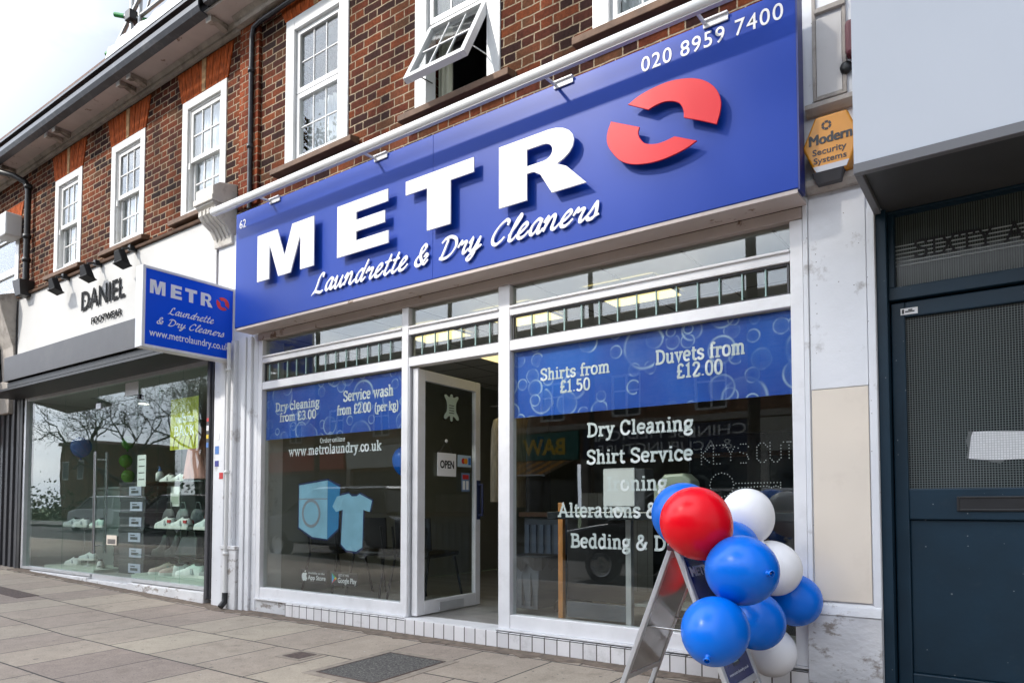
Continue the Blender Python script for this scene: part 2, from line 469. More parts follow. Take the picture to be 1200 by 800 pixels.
BR = brick_mat("brick_multi", [(0.0, (0.020, 0.010, 0.010)), (0.2, (0.045, 0.017, 0.014)), (0.42, (0.105, 0.027, 0.014)), (0.62, (0.17, 0.044, 0.016)),
                               (0.78, (0.10, 0.046, 0.024)), (0.9, (0.21, 0.05, 0.022)), (1.0, (0.17, 0.098, 0.042))])
BR_RED = brick_mat("brick_red", [(0.0, (0.09, 0.024, 0.014)), (0.5, (0.21, 0.048, 0.02)), (1.0, (0.29, 0.085, 0.033))], mortar=(0.3, 0.22, 0.15))
BR_OPP = brick_mat("brick_opposite", [(0.0, (0.18, 0.09, 0.06)), (0.5, (0.30, 0.14, 0.08)), (1.0, (0.40, 0.21, 0.12))], mortar=(0.3, 0.25, 0.2))
RUBBED = mat("rubbed_red_brick", (0.33, 0.068, 0.014), 0.85, spec=0.15, var=0.5, vscale=14, grime=0.5, gcol=(0.12, 0.04, 0.02), gscale=9, stretch=(3, 1, 0.8))
TAN = mat("tan_keystone_brick", (0.38, 0.22, 0.10), 0.85, var=0.3, vscale=18)
WHITE = mat("white_paint", (0.68, 0.68, 0.67), 0.45, grime=0.55, gcol=(0.42, 0.39, 0.34), gscale=3.0, bump=0.12, bscale=25)
UPVC = mat("white_upvc", (0.70, 0.71, 0.715), 0.3, grime=0.22, gcol=(0.45, 0.44, 0.42), gscale=4)
ALU = mat("white_aluminium", (0.76, 0.76, 0.775), 0.33, var=0.05, grime=0.25, gcol=(0.4, 0.38, 0.36), gscale=4.5)
RENDER = mat("white_render", (0.56, 0.555, 0.54), 0.7, var=0.05, vscale=1.5, grime=0.4, gcol=(0.46, 0.43, 0.38), gscale=0.9, gpos=(0.5, 0.75), bump=0.15, bscale=30)
PILM = mat("weathered_white_paint", (0.70, 0.71, 0.735), 0.55, var=0.06, vscale=2, grime=0.75, gcol=(0.22, 0.19, 0.17), gscale=4.2, gpos=(0.6, 0.72), bump=0.3, bscale=18, speck=(.2, .18, .16))
PEEL = mat("peeling_white_paint", (0.64, 0.64, 0.65), 0.6, var=0.1, vscale=5, grime=0.85, gcol=(0.22, 0.18, 0.15), gscale=7.5, gpos=(0.55, 0.63), bump=0.5, bscale=24, stretch=(1, 1, 1.6))
CREAM = mat("cream_board", (0.72, 0.64, 0.54), 0.5, var=0.03, vscale=2, grime=0.25, gcol=(0.45, 0.38, 0.31), gscale=3)
SOFFIT = mat("pinkish_soffit_paint", (0.52, 0.45, 0.42), 0.7, var=0.06, grime=0.9, gcol=(0.16, 0.085, 0.04), gscale=4.2, gpos=(0.60, 0.64), bump=0.3, bscale=12)
STONE = mat("weathered_stone", (0.42, 0.38, 0.34), 0.85, var=0.15, grime=0.7, gcol=(0.14, 0.12, 0.10), gscale=5, gpos=(0.5, 0.7), bump=0.5, bscale=30)
BROWN = mat("brown_tile_sill", (0.14, 0.078, 0.046), 0.75, var=0.25, vscale=9, grime=0.5, gcol=(0.07, 0.045, 0.03), gscale=6, bump=0.3)
SIGNBLUE = mat("blue_sign_panel", (0.004, 0.042, 0.33), 0.37, spec=0.23, var=0.06, vscale=0.8, rvar=0.05)
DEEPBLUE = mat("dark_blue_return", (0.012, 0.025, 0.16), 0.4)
LETTER = mat("white_acrylic", (0.84, 0.84, 0.85), 0.35, var=0.02)
REDSIGN = mat("red_acrylic", (0.66, 0.008, 0.018), 0.38, spec=0.3)
VINYL = mat("white_vinyl", (0.82, 0.84, 0.85), 0.5)
BANNER = None
LBOX = mat("blue_lightbox_face", (0.002, 0.085, 0.74), 0.4, spec=0.2)
SILVER = mat("satin_aluminium", (0.62, 0.63, 0.65), 0.32, metal=0.45, var=0.06, grime=0.2, gcol=(0.25, 0.25, 0.25))
GREYBACK = mat("grey_plastic_back", (0.34, 0.345, 0.34), 0.10, var=0.06, spec=1.0, coat=0.9)
STEEL = mat("brushed_steel", (0.55, 0.56, 0.57), 0.25, metal=1.0)
BLACK = mat("black_plastic", (0.016, 0.016, 0.018), 0.4, var=0.2)
BLACKM = mat("black_painted_metal", (0.012, 0.0125, 0.014), 0.45, var=0.2, grime=0.2, gcol=(0.12, 0.1, 0.08))
GUTTER = mat("dark_grey_gutter", (0.028, 0.030, 0.038), 0.35, var=0.25, grime=0.5, gcol=(0.16, 0.15, 0.14), gscale=6)
CHAR = mat("charcoal_metal", (0.052, 0.052, 0.058), 0.5, var=0.1, grime=0.15, gcol=(0.17, 0.16, 0.15))
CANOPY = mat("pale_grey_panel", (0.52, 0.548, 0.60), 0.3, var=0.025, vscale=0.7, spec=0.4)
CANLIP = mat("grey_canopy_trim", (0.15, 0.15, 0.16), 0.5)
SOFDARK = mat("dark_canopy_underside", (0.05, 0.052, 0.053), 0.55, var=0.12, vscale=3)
NAVY = mat("dark_teal_blue_paint", (0.0055, 0.0235, 0.042), 0.46, spec=0.35, var=0.16, vscale=3.5, grime=0.25, gcol=(0.02, 0.035, 0.048), gscale=12, gpos=(0.58, 0.66), bump=0.06, bscale=40, speck=(.16, .18, .19))
GLASS = glass("window_glass", gain=1.9)
GLASS_G = glass("greenish_glass", (0.90, 0.955, 0.93), gain=1.25)
GLASS_UP = glass("upper_window_glass", (0.94, 0.96, 0.97), gain=1.3)
def set_wired():
    m = grid_mat("wired_glass", (0.016, 0.019, 0.020), (0.13, 0.15, 0.15), 0.0125, 0.0125, 0.0026, 0.0026, rough=0.16, var=0.1)
    return m
WIRED = set_wired()
RIBBED = grid_mat("ribbed_glass", (0.085, 0.10, 0.09), (0.02, 0.023, 0.023), 0.011, 0.5, 0.0045, 0.0, rough=0.18, var=0.12)
TILE = grid_mat("white_riser_tiles", (0.74, 0.72, 0.72), (0.10, 0.085, 0.075), 0.1045, 5.0, 0.009, 0.0, rough=0.28, ox=-0.98, var=0.07, grime=0.5)
SLAB = grid_mat("paving_slabs", (0.298, 0.246, 0.198), (0.040, 0.035, 0.031), 0.585, 0.70, 0.013, 0.015, rough=0.82, ox=-5.17, oz=-1.60, var=0.19, half=True, grime=0.5, wob=0.012, bmp=0.35, xy=True)
ASPH = mat("asphalt", (0.045, 0.045, 0.047), 0.85, var=0.2, vscale=3, bump=0.6, bscale=220)
KERB = mat("kerb_stone", (0.33, 0.31, 0.29), 0.8, var=0.15, bump=0.3)
COVERC = mat("concrete_cover_infill", (0.075, 0.07, 0.065), 0.9, var=0.6, vscale=55, bump=0.9, bscale=100, grime=0.9, gcol=(0.26, 0.25, 0.22), gscale=90, gpos=(0.55, 0.62))
CONC = mat("pale_concrete_collar", (0.25, 0.21, 0.17), 0.9, var=0.2, vscale=20, grime=0.5, gcol=(0.12, 0.1, 0.08), gscale=9)
RUST = mat("rusty_iron", (0.075, 0.05, 0.042), 0.75, var=0.4, vscale=40, bump=0.6, bscale=90)
GRASS = mat("grass", (0.06, 0.11, 0.03), 0.9, var=0.4, vscale=1.5)
CEIL = mat("ceiling_panel_white", (0.50, 0.50, 0.48), 0.8)
WALLIN = mat("grey_green_interior_wall", (0.27, 0.28, 0.26), 0.7, var=0.05)
FLOORIN = grid_mat("grey_plank_floor", (0.30, 0.29, 0.275), (0.07, 0.065, 0.06), 1.2, 0.15, 0.004, 0.004, rough=0.35, var=0.18, half=True, xy=True)
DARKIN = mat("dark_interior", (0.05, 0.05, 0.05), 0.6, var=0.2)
LAMP = mat("lit_lamp_diffuser", (0.9, 0.85, 0.6), 0.5, emit=(1.0, 0.80, 0.36), estr=0.75)
PLASTICCLR = mat("garment_plastic", (0.66, 0.62, 0.53), 0.25, var=0.25, vscale=8, stretch=(6, 6, 1))
WOODO = mat("orange_wood", (0.45, 0.19, 0.045), 0.5, var=0.2, vscale=10)
BINGREY = mat("grey_bin_plastic", (0.075, 0.088, 0.105), 0.4, var=0.1)
PAPERW = grid_mat("paper_behind_wires", (0.62, 0.63, 0.64), (0.36, 0.37, 0.38), 0.0125, 0.0125, 0.0026, 0.0026, rough=0.5, var=0.05)
PAPER = mat("white_paper", (0.78, 0.78, 0.78), 0.7)
def balloon_mat(name, col):
    m = mat(name, col, 0.22, spec=0.32, trans=0.1)
    m.node_tree.nodes["Principled BSDF"].inputs["Roughness"].default_value = 0.27
    return m
BAL = {'red': balloon_mat("red_latex", (0.86, 0.001, 0.012)), 'blue': balloon_mat("blue_latex", (0.0, 0.15, 0.70)),
       'white': balloon_mat("white_latex", (0.88, 0.875, 0.89))}
# ------------------------------------------------------------------ lettering
def _cat(pts, n=7):
    if len(pts) < 3: return pts
    P = [(2*pts[0][0]-pts[1][0], 2*pts[0][1]-pts[1][1])] + list(pts) + [(2*pts[-1][0]-pts[-2][0], 2*pts[-1][1]-pts[-2][1])]
    if pts[0] == pts[-1]: P[0] = pts[-2]; P[-1] = pts[1]
    out = []
    for i in range(1, len(P)-2):
        p0, p1, p2, p3 = P[i-1], P[i], P[i+1], P[i+2]
        for k in range(n):
            t = k/n
            out.append(tuple(0.5*((2*p1[j]) + (-p0[j]+p2[j])*t + (2*p0[j]-5*p1[j]+4*p2[j]-p3[j])*t*t + (-p0[j]+3*p1[j]-3*p2[j]+p3[j])*t**3) for j in (0, 1)))
    out.append(tuple(pts[-1]))
    return out
c = lambda *p: ('c', list(p))
l = lambda *p: ('l', list(p))
s = lambda x, y, h: ('s', x, y, h)
_bowlR = c((.14,.40),(.26,.50),(.40,.46),(.46,.27),(.40,.09),(.26,.03),(.14,.13))
SLABF = {
 'a': (.50, c((.10,.42),(.19,.50),(.31,.49),(.36,.40),(.36,.06)), c((.36,.29),(.21,.30),(.09,.22),(.08,.11),(.17,.03),(.28,.07),(.36,.17)), s(.40,.04,.07)),
 'b': (.54, l((.14,.73),(.14,.04)), _bowlR, s(.10,.71,.08)),
 'c': (.48, c((.42,.36),(.36,.47),(.24,.50),(.12,.42),(.08,.27),(.12,.11),(.24,.04),(.36,.06),(.43,.13)), l((.42,.48),(.42,.34))),
 'd': (.57, l((.42,.73),(.42,.04)), c((.42,.40),(.30,.50),(.16,.46),(.09,.27),(.15,.09),(.28,.03),(.42,.13)), s(.36,.71,.08), s(.48,.04,.07)),
 'e': (.50, l((.08,.28),(.43,.28)), c((.43,.28),(.40,.43),(.26,.50),(.12,.43),(.08,.27),(.13,.10),(.26,.04),(.41,.09))),
 'f': (.36, c((.36,.66),(.28,.72),(.19,.66),(.17,.52),(.17,.04)), s(.2,.48,.15), s(.17,.04,.13)),
 'g': (.50, c((.24,.49),(.36,.45),(.39,.34),(.34,.22),(.22,.19),(.11,.24),(.09,.35),(.13,.45),(.24,.49)), l((.34,.47),(.48,.47)), c((.14,.21),(.10,.13),(.18,.07),(.34,.05),(.42,-.03),(.36,-.14),(.22,-.18),(.09,-.13),(.08,-.04),(.16,.05))),
 'h': (.58, l((.14,.73),(.14,.04)), c((.14,.38),(.24,.48),(.36,.48),(.42,.38),(.42,.04)), s(.10,.71,.08), s(.14,.04,.12), s(.43,.04,.11)),
 'i': (.30, l((.15,.48),(.15,.04)), s(.11,.48,.08), s(.15,.04,.13), l((.15,.62),(.15,.72))),
 'k': (.56, l((.14,.73),(.14,.04)), l((.42,.48),(.16,.24)), l((.24,.32),(.45,.04)), s(.10,.71,.08), s(.14,.04,.11), s(.42,.48,.1), s(.45,.04,.09)),
 'l': (.30, l((.15,.73),(.15,.04)), s(.11,.71,.08), s(.15,.04,.13)),
 'm': (.84, l((.14,.5),(.14,.04)), c((.14,.38),(.23,.48),(.34,.48),(.40,.38),(.40,.04)), c((.40,.38),(.49,.48),(.60,.48),(.67,.38),(.67,.04)), s(.1,.48,.08), s(.14,.04,.11), s(.40,.04,.1), s(.68,.04,.11)),
 'n': (.58, l((.14,.5),(.14,.04)), c((.14,.38),(.24,.48),(.36,.48),(.42,.38),(.42,.04)), s(.1,.48,.08), s(.14,.04,.12), s(.43,.04,.11)),
 'o': (.53, c((.26,.50),(.40,.44),(.45,.27),(.40,.10),(.26,.04),(.12,.10),(.08,.27),(.12,.44),(.26,.50))),
 'p': (.56, l((.14,.5),(.14,-.18)), _bowlR, s(.1,.48,.08), s(.14,-.18,.13)),
 'r': (.42, l((.14,.5),(.14,.04)), c((.14,.32),(.22,.45),(.37,.47)), l((.37,.5),(.37,.38)), s(.1,.48,.08), s(.16,.04,.14)),
 's': (.46, c((.38,.38),(.34,.47),(.22,.50),(.10,.44),(.10,.34),(.22,.28),(.35,.22),(.38,.12),(.28,.04),(.14,.05),(.08,.14))),
 't': (.38, c((.17,.66),(.17,.4),(.17,.14),(.22,.05),(.30,.04),(.36,.09)), s(.2,.48,.15)),
 'u': (.58, c((.14,.48),(.14,.14),(.22,.04),(.34,.06),(.43,.16)), l((.43,.48),(.43,.04)), s(.1,.48,.08), s(.39,.48,.08), s(.48,.04,.07)),
 'v': (.54, l((.12,.48),(.27,.05),(.42,.48)), s(.12,.48,.12), s(.42,.48,.12)),
 'w': (.80, l((.11,.48),(.25,.05),(.40,.44),(.54,.05),(.69,.48)), s(.11,.48,.11), s(.69,.48,.11), s(.40,.48,.08)),
 'y': (.54, l((.12,.48),(.28,.06)), c((.43,.48),(.26,-.02),(.2,-.14),(.1,-.18),(.04,-.16)), s(.12,.48,.12), s(.43,.48,.11)),
 'D': (.70, l((.18,.68),(.18,.04)), l((.06,.68),(.34,.68)), l((.06,.04),(.34,.04)), c((.32,.68),(.52,.60),(.61,.36),(.52,.12),(.32,.04))),
 'S': (.58, c((.47,.54),(.42,.66),(.28,.70),(.13,.64),(.10,.52),(.20,.42),(.38,.34),(.49,.24),(.47,.10),(.32,.03),(.16,.06),(.09,.18)), l((.48,.70),(.48,.52)), l((.09,.02),(.09,.2))),
 'A': (.72, l((.10,.04),(.35,.68),(.60,.04)), l((.20,.26),(.50,.26)), s(.10,.04,.11), s(.61,.04,.11), s(.33,.69,.07)),
 'B': (.64, l((.17,.68),(.17,.04)), l((.05,.68),(.34,.68)), l((.05,.04),(.36,.04)), l((.17,.38),(.34,.38)), c((.33,.68),(.48,.63),(.49,.46),(.34,.38)), c((.34,.38),(.54,.33),(.55,.11),(.35,.04))),
 'C': (.64, c((.53,.52),(.45,.65),(.31,.70),(.15,.60),(.09,.36),(.15,.12),(.31,.03),(.46,.07),(.55,.20)), l((.54,.69),(.54,.5))),
 'I': (.36, l((.18,.68),(.18,.04)), s(.18,.68,.14), s(.18,.04,.14)),
 'O': (.68, c((.33,.70),(.52,.60),(.58,.36),(.52,.12),(.33,.03),(.14,.12),(.08,.36),(.14,.60),(.33,.70))),
 'R': (.66, l((.17,.68),(.17,.04)), l((.05,.68),(.34,.68)), l((.17,.36),(.34,.36)), c((.33,.68),(.50,.62),(.50,.42),(.34,.36)), l((.36,.36),(.52,.04)), s(.17,.04,.12), s(.56,.04,.08)),
 'T': (.60, l((.30,.68),(.30,.04)), l((.05,.68),(.55,.68)), l((.06,.70),(.06,.52)), l((.54,.70),(.54,.52)), s(.30,.04,.13)),
 'X': (.64, l((.12,.68),(.52,.04)), l((.52,.68),(.12,.04)), s(.12,.68,.1), s(.52,.68,.1), s(.12,.04,.1), s(.52,.04,.1)),
 'Y': (.62, l((.10,.68),(.31,.34),(.52,.68)), l((.31,.34),(.31,.04)), s(.10,.68,.1), s(.52,.68,.1), s(.31,.04,.12)),
 '0': (.54, c((.27,.70),(.41,.60),(.45,.36),(.41,.12),(.27,.03),(.13,.12),(.09,.36),(.13,.60),(.27,.70))),
 '1': (.42, l((.08,.58),(.22,.68),(.22,.04)), s(.22,.04,.15)),
 '2': (.54, c((.10,.54),(.16,.67),(.29,.70),(.42,.62),(.42,.48),(.30,.32),(.10,.06)), l((.09,.04),(.45,.04)), l((.45,.02),(.45,.17))),
 '3': (.54, c((.10,.60),(.20,.69),(.34,.68),(.42,.56),(.36,.42),(.22,.38)), c((.22,.38),(.38,.35),(.46,.20),(.38,.06),(.22,.03),(.09,.12))),
 '5': (.54, l((.42,.67),(.15,.67),(.13,.40)), c((.13,.38),(.26,.44),(.40,.38),(.45,.22),(.37,.07),(.22,.03),(.09,.12))),
 '£': (.56, c((.45,.58),(.38,.68),(.26,.69),(.18,.60),(.18,.42),(.20,.22),(.10,.05)), l((.08,.04),(.48,.04)), l((.07,.35),(.38,.35)), l((.48,.02),(.48,.16))),
 '.': (.24, l((.12,.03),(.12,.09))),
 '(': (.30, c((.24,.78),(.12,.58),(.09,.30),(.12,.04),(.24,-.16))),
 ')': (.30, c((.06,.78),(.18,.58),(.21,.30),(.18,.04),(.06,-.16))),
 '&': (.70, c((.60,.04),(.44,.20),(.20,.50),(.20,.64),(.31,.70),(.41,.62),(.36,.48),(.18,.36),(.09,.20),(.16,.06),(.32,.03),(.48,.12),(.57,.34)), s(.58,.36,.08)),
 ' ': (.28,),
}
SCRIPTF = {
 'L': (.62, c((.42,.60),(.44,.72),(.34,.74),(.24,.60),(.18,.34),(.10,.10),(.02,.02),(.10,.08),(.26,.04),(.42,.00),(.56,.06))),
 'D': (.82, c((.34,.66),(.28,.40),(.20,.12),(.12,.03)), c((.08,.58),(.22,.70),(.44,.72),(.66,.60),(.72,.36),(.58,.12),(.34,.01),(.10,.05))),
 'C': (.66, c((.58,.56),(.60,.68),(.48,.74),(.26,.58),(.12,.32),(.14,.10),(.28,.01),(.44,.08),(.56,.20))),
 '&': (.72, c((.62,.14),(.46,.02),(.26,.30),(.24,.58),(.36,.70),(.44,.60),(.30,.42),(.12,.28),(.08,.12),(.20,.00),(.38,.06),(.56,.26),(.50,.34),(.42,.26))),
 'a': (.50, c((.40,.42),(.28,.46),(.12,.32),(.08,.12),(.16,.02),(.28,.12),(.38,.36)), c((.42,.46),(.36,.20),(.36,.04),(.44,.04),(.52,.14))),
 'u': (.54, c((.00,.30),(.10,.44),(.10,.28),(.08,.08),(.16,.01),(.28,.14),(.38,.34)), c((.42,.46),(.36,.20),(.38,.03),(.46,.04),(.56,.14))),
 'n': (.56, c((.00,.30),(.10,.45),(.12,.34),(.04,.02)), c((.06,.10),(.20,.38),(.32,.46),(.36,.34),(.32,.10),(.38,.02),(.46,.04),(.58,.16))),
 'd': (.54, c((.38,.40),(.28,.46),(.12,.32),(.08,.12),(.16,.02),(.28,.10),(.40,.36)), c((.56,.78),(.46,.50),(.36,.16),(.38,.03),(.46,.04),(.56,.14))),
 'r': (.44, c((.00,.26),(.10,.44),(.14,.36),(.26,.40),(.32,.36),(.26,.16),(.28,.03),(.36,.04),(.46,.14))),
 'e': (.42, c((.04,.16),(.18,.22),(.32,.36),(.28,.46),(.16,.40),(.07,.22),(.09,.05),(.20,.01),(.32,.06),(.44,.18))),
 't': (.36, c((.28,.72),(.18,.40),(.10,.10),(.16,.01),(.26,.04),(.38,.14)), l((.04,.46),(.34,.50))),
 'y': (.52, c((.00,.30),(.10,.45),(.10,.28),(.08,.10),(.16,.03),(.28,.16),(.38,.38)), c((.42,.46),(.34,.12),(.22,-.18),(.10,-.26),(.04,-.18),(.18,-.06),(.36,.06),(.52,.16))),
 'l': (.34, c((.04,.18),(.24,.44),(.38,.70),(.34,.78),(.24,.62),(.12,.26),(.10,.06),(.18,.01),(.26,.05),(.36,.16))),
 's': (.40, c((.00,.10),(.14,.30),(.24,.48),(.28,.40),(.30,.18),(.24,.04),(.10,.02),(.04,.10)), l((.12,.02),(.40,.12))),
 ' ': (.30,),
}

def stroke_text(mb, text, x0, x1, zb, ysurf, font=SLABF, size=None, wgt=0.105, thick=0.002, slant=0.0, nib=None, sgn=1.0, xdir=None):
    """Letters drawn as ribbons with real thickness standing in front of the plane y = ysurf, between x0 and x1, baseline zb.
    xdir: optional function mapping (along, up, out) to a point (for walls that do not face the street)."""
    adv = sum(font[ch][0] for ch in text)
    sx = (x1 - x0) / adv
    sz = size if size else sx
    pos = 0.0
    lay = 0
    for ch in text:
        g = font[ch]
        for st in g[1:]:
            if st[0] == 's':
                pts, wd, smooth = [(st[1]-st[3], st[2]), (st[1]+st[3], st[2])], wgt*0.82, False
            else:
                pts = _cat(st[1]) if st[0] == 'c' else st[1]
                wd, smooth = wgt, st[0] == 'c'
            pts = [((pos + p[0] + slant*p[1])*sx, p[1]*sz) for p in pts]
            n = len(pts)
            left, right = [], []
            unit = sz
            for i, p in enumerate(pts):
                a = pts[max(i-1, 0)]; b = pts[min(i+1, n-1)]
                t1 = Vector((p[0]-a[0], p[1]-a[1])); t2 = Vector((b[0]-p[0], b[1]-p[1]))
                if t1.length < 1e-9: t1 = t2
                if t2.length < 1e-9: t2 = t1
                t1.normalize(); t2.normalize()
                t = (t1 + t2)
                t = t.normalized() if t.length > 1e-6 else t1
                nn = Vector((-t.y, t.x)); k = max(0.45, nn.dot(Vector((-t1.y, t1.x))))
                hw = wd*unit/2/k
                if nib is not None:
                    hw *= 0.55 + 0.75*abs(math.sin(math.atan2(t.y, t.x) - nib))
                    if i in (0, n-1): hw *= 0.75
                q = Vector(p)
                if not smooth or nib is not None:
                    if i == 0: q = q - t*wd*unit*0.0
                left.append(q + nn*hw); right.append(q - nn*hw)
            yo = ysurf - sgn*thick - sgn*lay*0.00012
            lay = (lay + 1) % 9
            v = []
            for A in (left, right):
                for iq, q in enumerate(A): v.append((x0 + q.x, yo - sgn*iq*0.000035, zb + q.y))
            for A in (left, right):
                for q in A: v.append((x0 + q.x, ysurf, zb + q.y))
            f = []
            for i in range(n-1):
                f.append((i, i+1, n+i+1, n+i) if sgn < 0 else (i, n+i, n+i+1, i+1))
                f.append((i, i+1, 2*n+i+1, 2*n+i)); f.append((n+i, 3*n+i, 3*n+i+1, n+i+1))
            f.append((0, 2*n, 3*n, n)); f.append((n-1, 2*n-1, 4*n-1, 3*n-1))
            if xdir: v = [xdir(p[0], p[2], p[1]) for p in v]
            mb.add(v, f)
        pos += g[0]
    return mb

def font_text(mb, text, x0, x1, z0, z1, ysurf, thick=0.003, bold=0.0, mapf=None, mirror=False, shear=0.0, sp=1.0):
    """Plain sans lettering fitted to a box on the plane y = ysurf."""
    cu = bpy.data.curves.new("tmp", 'FONT'); cu.body = text; cu.size = 1.0; cu.offset = bold; cu.shear = shear
    cu.extrude = 0.5; cu.resolution_u = 4; cu.space_character = sp
    ob = bpy.data.objects.new("tmp", cu); COL.objects.link(ob)
    dg = bpy.context.evaluated_depsgraph_get()
    me = bpy.data.meshes.new_from_object(ob.evaluated_get(dg))
    bpy.data.objects.remove(ob); bpy.data.curves.remove(cu)
    vs = [v.co.copy() for v in me.vertices]
    ax = min(v.x for v in vs); bx = max(v.x for v in vs); ay = min(v.y for v in vs); by = max(v.y for v in vs)
    out = []
    for v in vs:
        u = (v.x-ax)/(bx-ax)
        if mirror: u = 1-u
        p = (x0 + u*(x1-x0), ysurf - thick*(0.5+v.z), z0 + (v.y-ay)/(by-ay)*(z1-z0))
        out.append(mapf(p[0], p[2], p[1]) if mapf else p)
    mb.add(out, [tuple(p.vertices) for p in me.polygons])
    bpy.data.meshes.remove(me)
    return mb

def disc(mb, cx, cz, r, y0, y1, n=24, rz=None):
    rz = rz or r
    mb.prism([(cx+r*math.cos(2*math.pi*k/n), cz+rz*math.sin(2*math.pi*k/n)) for k in range(n)], y0, y1)
def ringp(mb, cx, cz, r0, r1, y0, y1, a0=0, a1=360, n=20):
    for k in range(n):
        p, q = R(a0+(a1-a0)*k/n), R(a0+(a1-a0)*(k+1)/n)
        v = [(cx+r*math.cos(a), y, cz+r*math.sin(a)) for y in (y0, y1) for a, r in ((p, r0), (p, r1), (q, r1), (q, r0))]
        mb.add(v, [(0,1,2,3),(7,6,5,4),(1,5,6,2),(0,3,7,4)])
# ------------------------------------------------------------------ the setting
def strip(name, xs, y0, y1, dz0, dz1, m, thick=0.3):
    mb = MB()
    for a, b in zip(xs[:-1], xs[1:]):
        mb.hexa([(a, y0, zg(a)+dz0-thick), (b, y0, zg(b)+dz0-thick), (b, y1, zg(b)+dz1-thick), (a, y1, zg(a)+dz1-thick)],
                [(a, y0, zg(a)+dz0), (b, y0, zg(b)+dz0), (b, y1, zg(b)+dz1), (a, y1, zg(a)+dz1)])
    return tag(mb.build(name, m), kind='structure')
XS = [-90, -14, -6.6, 2, 60]
strip('pavement', XS, -4.9, 0.35, -0.12, 0.0, SLAB)
strip('kerb', XS, -5.06, -4.903, -0.124, -0.12, KERB)
strip('road', XS, -12.4, -5.063, -0.24, -0.24, ASPH)
strip('opposite_pavement', XS, -16.9, -12.403, -0.12, -0.12, mat('grey_tarmac_path', (0.10, 0.097, 0.093), .85, var=.2, vscale=2))
g = MB(); g.box(-900, 900, -900, 900, -0.9, -0.72)
tag(g.build('ground', GRASS), kind='structure')
# worn mortar and dirt where the paving meets the shopfronts
g = MB(); rng_ = random.Random(12); pts_ = []
x = -12.0
while x < .6:
    pts_.append((x, -.15-.05*rng_.random()-(.05 if rng_.random() < .2 else 0))); x += rng_.uniform(.04, .14)
for (xa, ya), (xb, yb) in zip(pts_[:-1], pts_[1:]):
    za, zb2 = zg(xa), zg(xb); da, db = -FALL*(.35-ya)+.0035, -FALL*(.35-yb)+.0035
    g.hexa([(xa, ya, za-.03), (xb, yb, zb2-.03), (xb, .02, zb2-.03), (xa, .02, za-.03)], [(xa, ya, za+da), (xb, yb, zb2+db), (xb, .02, zb2+.003), (xa, .02, za+.001)])
tag(g.build('pavement_edge', mat('dirty_mortar', (.15, .115, .088), .95, var=.35, vscale=14, bump=.8, bscale=60, grime=.6, gcol=(.06, .05, .04), gscale=12)), kind='structure')

# ------------------------------------------------------------------ the brick terrace above the shops
terrace = thing('brick_terrace', 'red brown brick terrace with white sash windows running above all the shopfronts', 'building', (-6.4, 0.15, zg(-6.4)))
WINS = [(-11.12, -10.29, 4.39, 5.74), (-9.455, -8.61, 4.39, 5.74), (-7.76, -6.88, 4.39, 5.74),
        (-5.85, -4.93, 4.455, 5.93), (-4.09, -3.19, 4.43, 5.93), (-2.375, -1.47, 4.43, 5.93), (-13.6, -12.36, 4.0, 5.45)]
def wall_open(mb, xa, xb, za, zb, y, depth, opens):
    xs = sorted({xa, xb, *[o[0] for o in opens], *[o[1] for o in opens]}); zs = sorted({za, zb, *[o[2] for o in opens], *[o[3] for o in opens]})
    for i in range(len(xs)-1):
        for j in range(len(zs)-1):
            cx, cz = (xs[i]+xs[i+1])/2, (zs[j]+zs[j+1])/2
            if any(o[0] < cx < o[1] and o[2] < cz < o[3] for o in opens): continue
            mb.add([(xs[i], y, zs[j]), (xs[i+1], y, zs[j]), (xs[i+1], y, zs[j+1]), (xs[i], y, zs[j+1])], [(0,1,2,3)])
            mb.add([(xs[i], y+depth, zs[j]), (xs[i+1], y+depth, zs[j]), (xs[i+1], y+depth, zs[j+1]), (xs[i], y+depth, zs[j+1])], [(3,2,1,0)])
    for x0, x1, z0, z1 in opens:
        mb.add([(x0,y,z0),(x1,y,z0),(x1,y,z1),(x0,y,z1),(x0,y+depth,z0),(x1,y+depth,z0),(x1,y+depth,z1),(x0,y+depth,z1)],
               [(0,4,5,1),(1,5,6,2),(2,6,7,3),(3,7,4,0)])
    mb.add([(xa,y,zb),(xb,y,zb),(xb,y+depth,zb),(xa,y+depth,zb)], [(0,1,2,3)])
wb = MB(); wall_open(wb, -17.0, 6.0, 2.86, 6.45, 0.0, 0.3, WINS)
wb.build('wall', BR, terrace)
# dark rooms behind the windows
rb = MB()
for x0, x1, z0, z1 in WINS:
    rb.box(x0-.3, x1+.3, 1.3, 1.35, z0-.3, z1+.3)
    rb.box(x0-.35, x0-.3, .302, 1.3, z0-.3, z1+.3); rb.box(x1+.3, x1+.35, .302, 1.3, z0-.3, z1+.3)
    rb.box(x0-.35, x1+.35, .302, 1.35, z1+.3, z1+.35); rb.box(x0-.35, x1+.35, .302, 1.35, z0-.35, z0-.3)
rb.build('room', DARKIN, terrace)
q = MB(); q.box(-6.60, -6.27, -0.035, -0.001, 4.2, 6.14)
q.build('quoin', BR_RED, terrace, bev=.004)
CURT = mat("net_curtain", (0.80, 0.81, 0.81), 0.9, var=0.12, vscale=3, stretch=(14, 1, 0.6))
def bars(mb, x0, x1, z0, z1, nx, nz, y0, y1, t=.018):
    for i in range(1, nx):
        x = x0+(x1-x0)*i/nx; mb.box(x-t/2, x+t/2, y0, y1, z0, z1)
    zs = [z0+(z1-z0)*i/nz for i in range(1, nz)]
    for z in zs:
        xs = [x0]+[x0+(x1-x0)*i/nx for i in range(1, nx)]+[x1]
        for a, b in zip(xs[:-1], xs[1:]):
            mb.box(a+(t/2 if a != x0 else 0), b-(t/2 if b != x1 else 0), y0+.001, y1-.001, z-t/2, z+t/2)
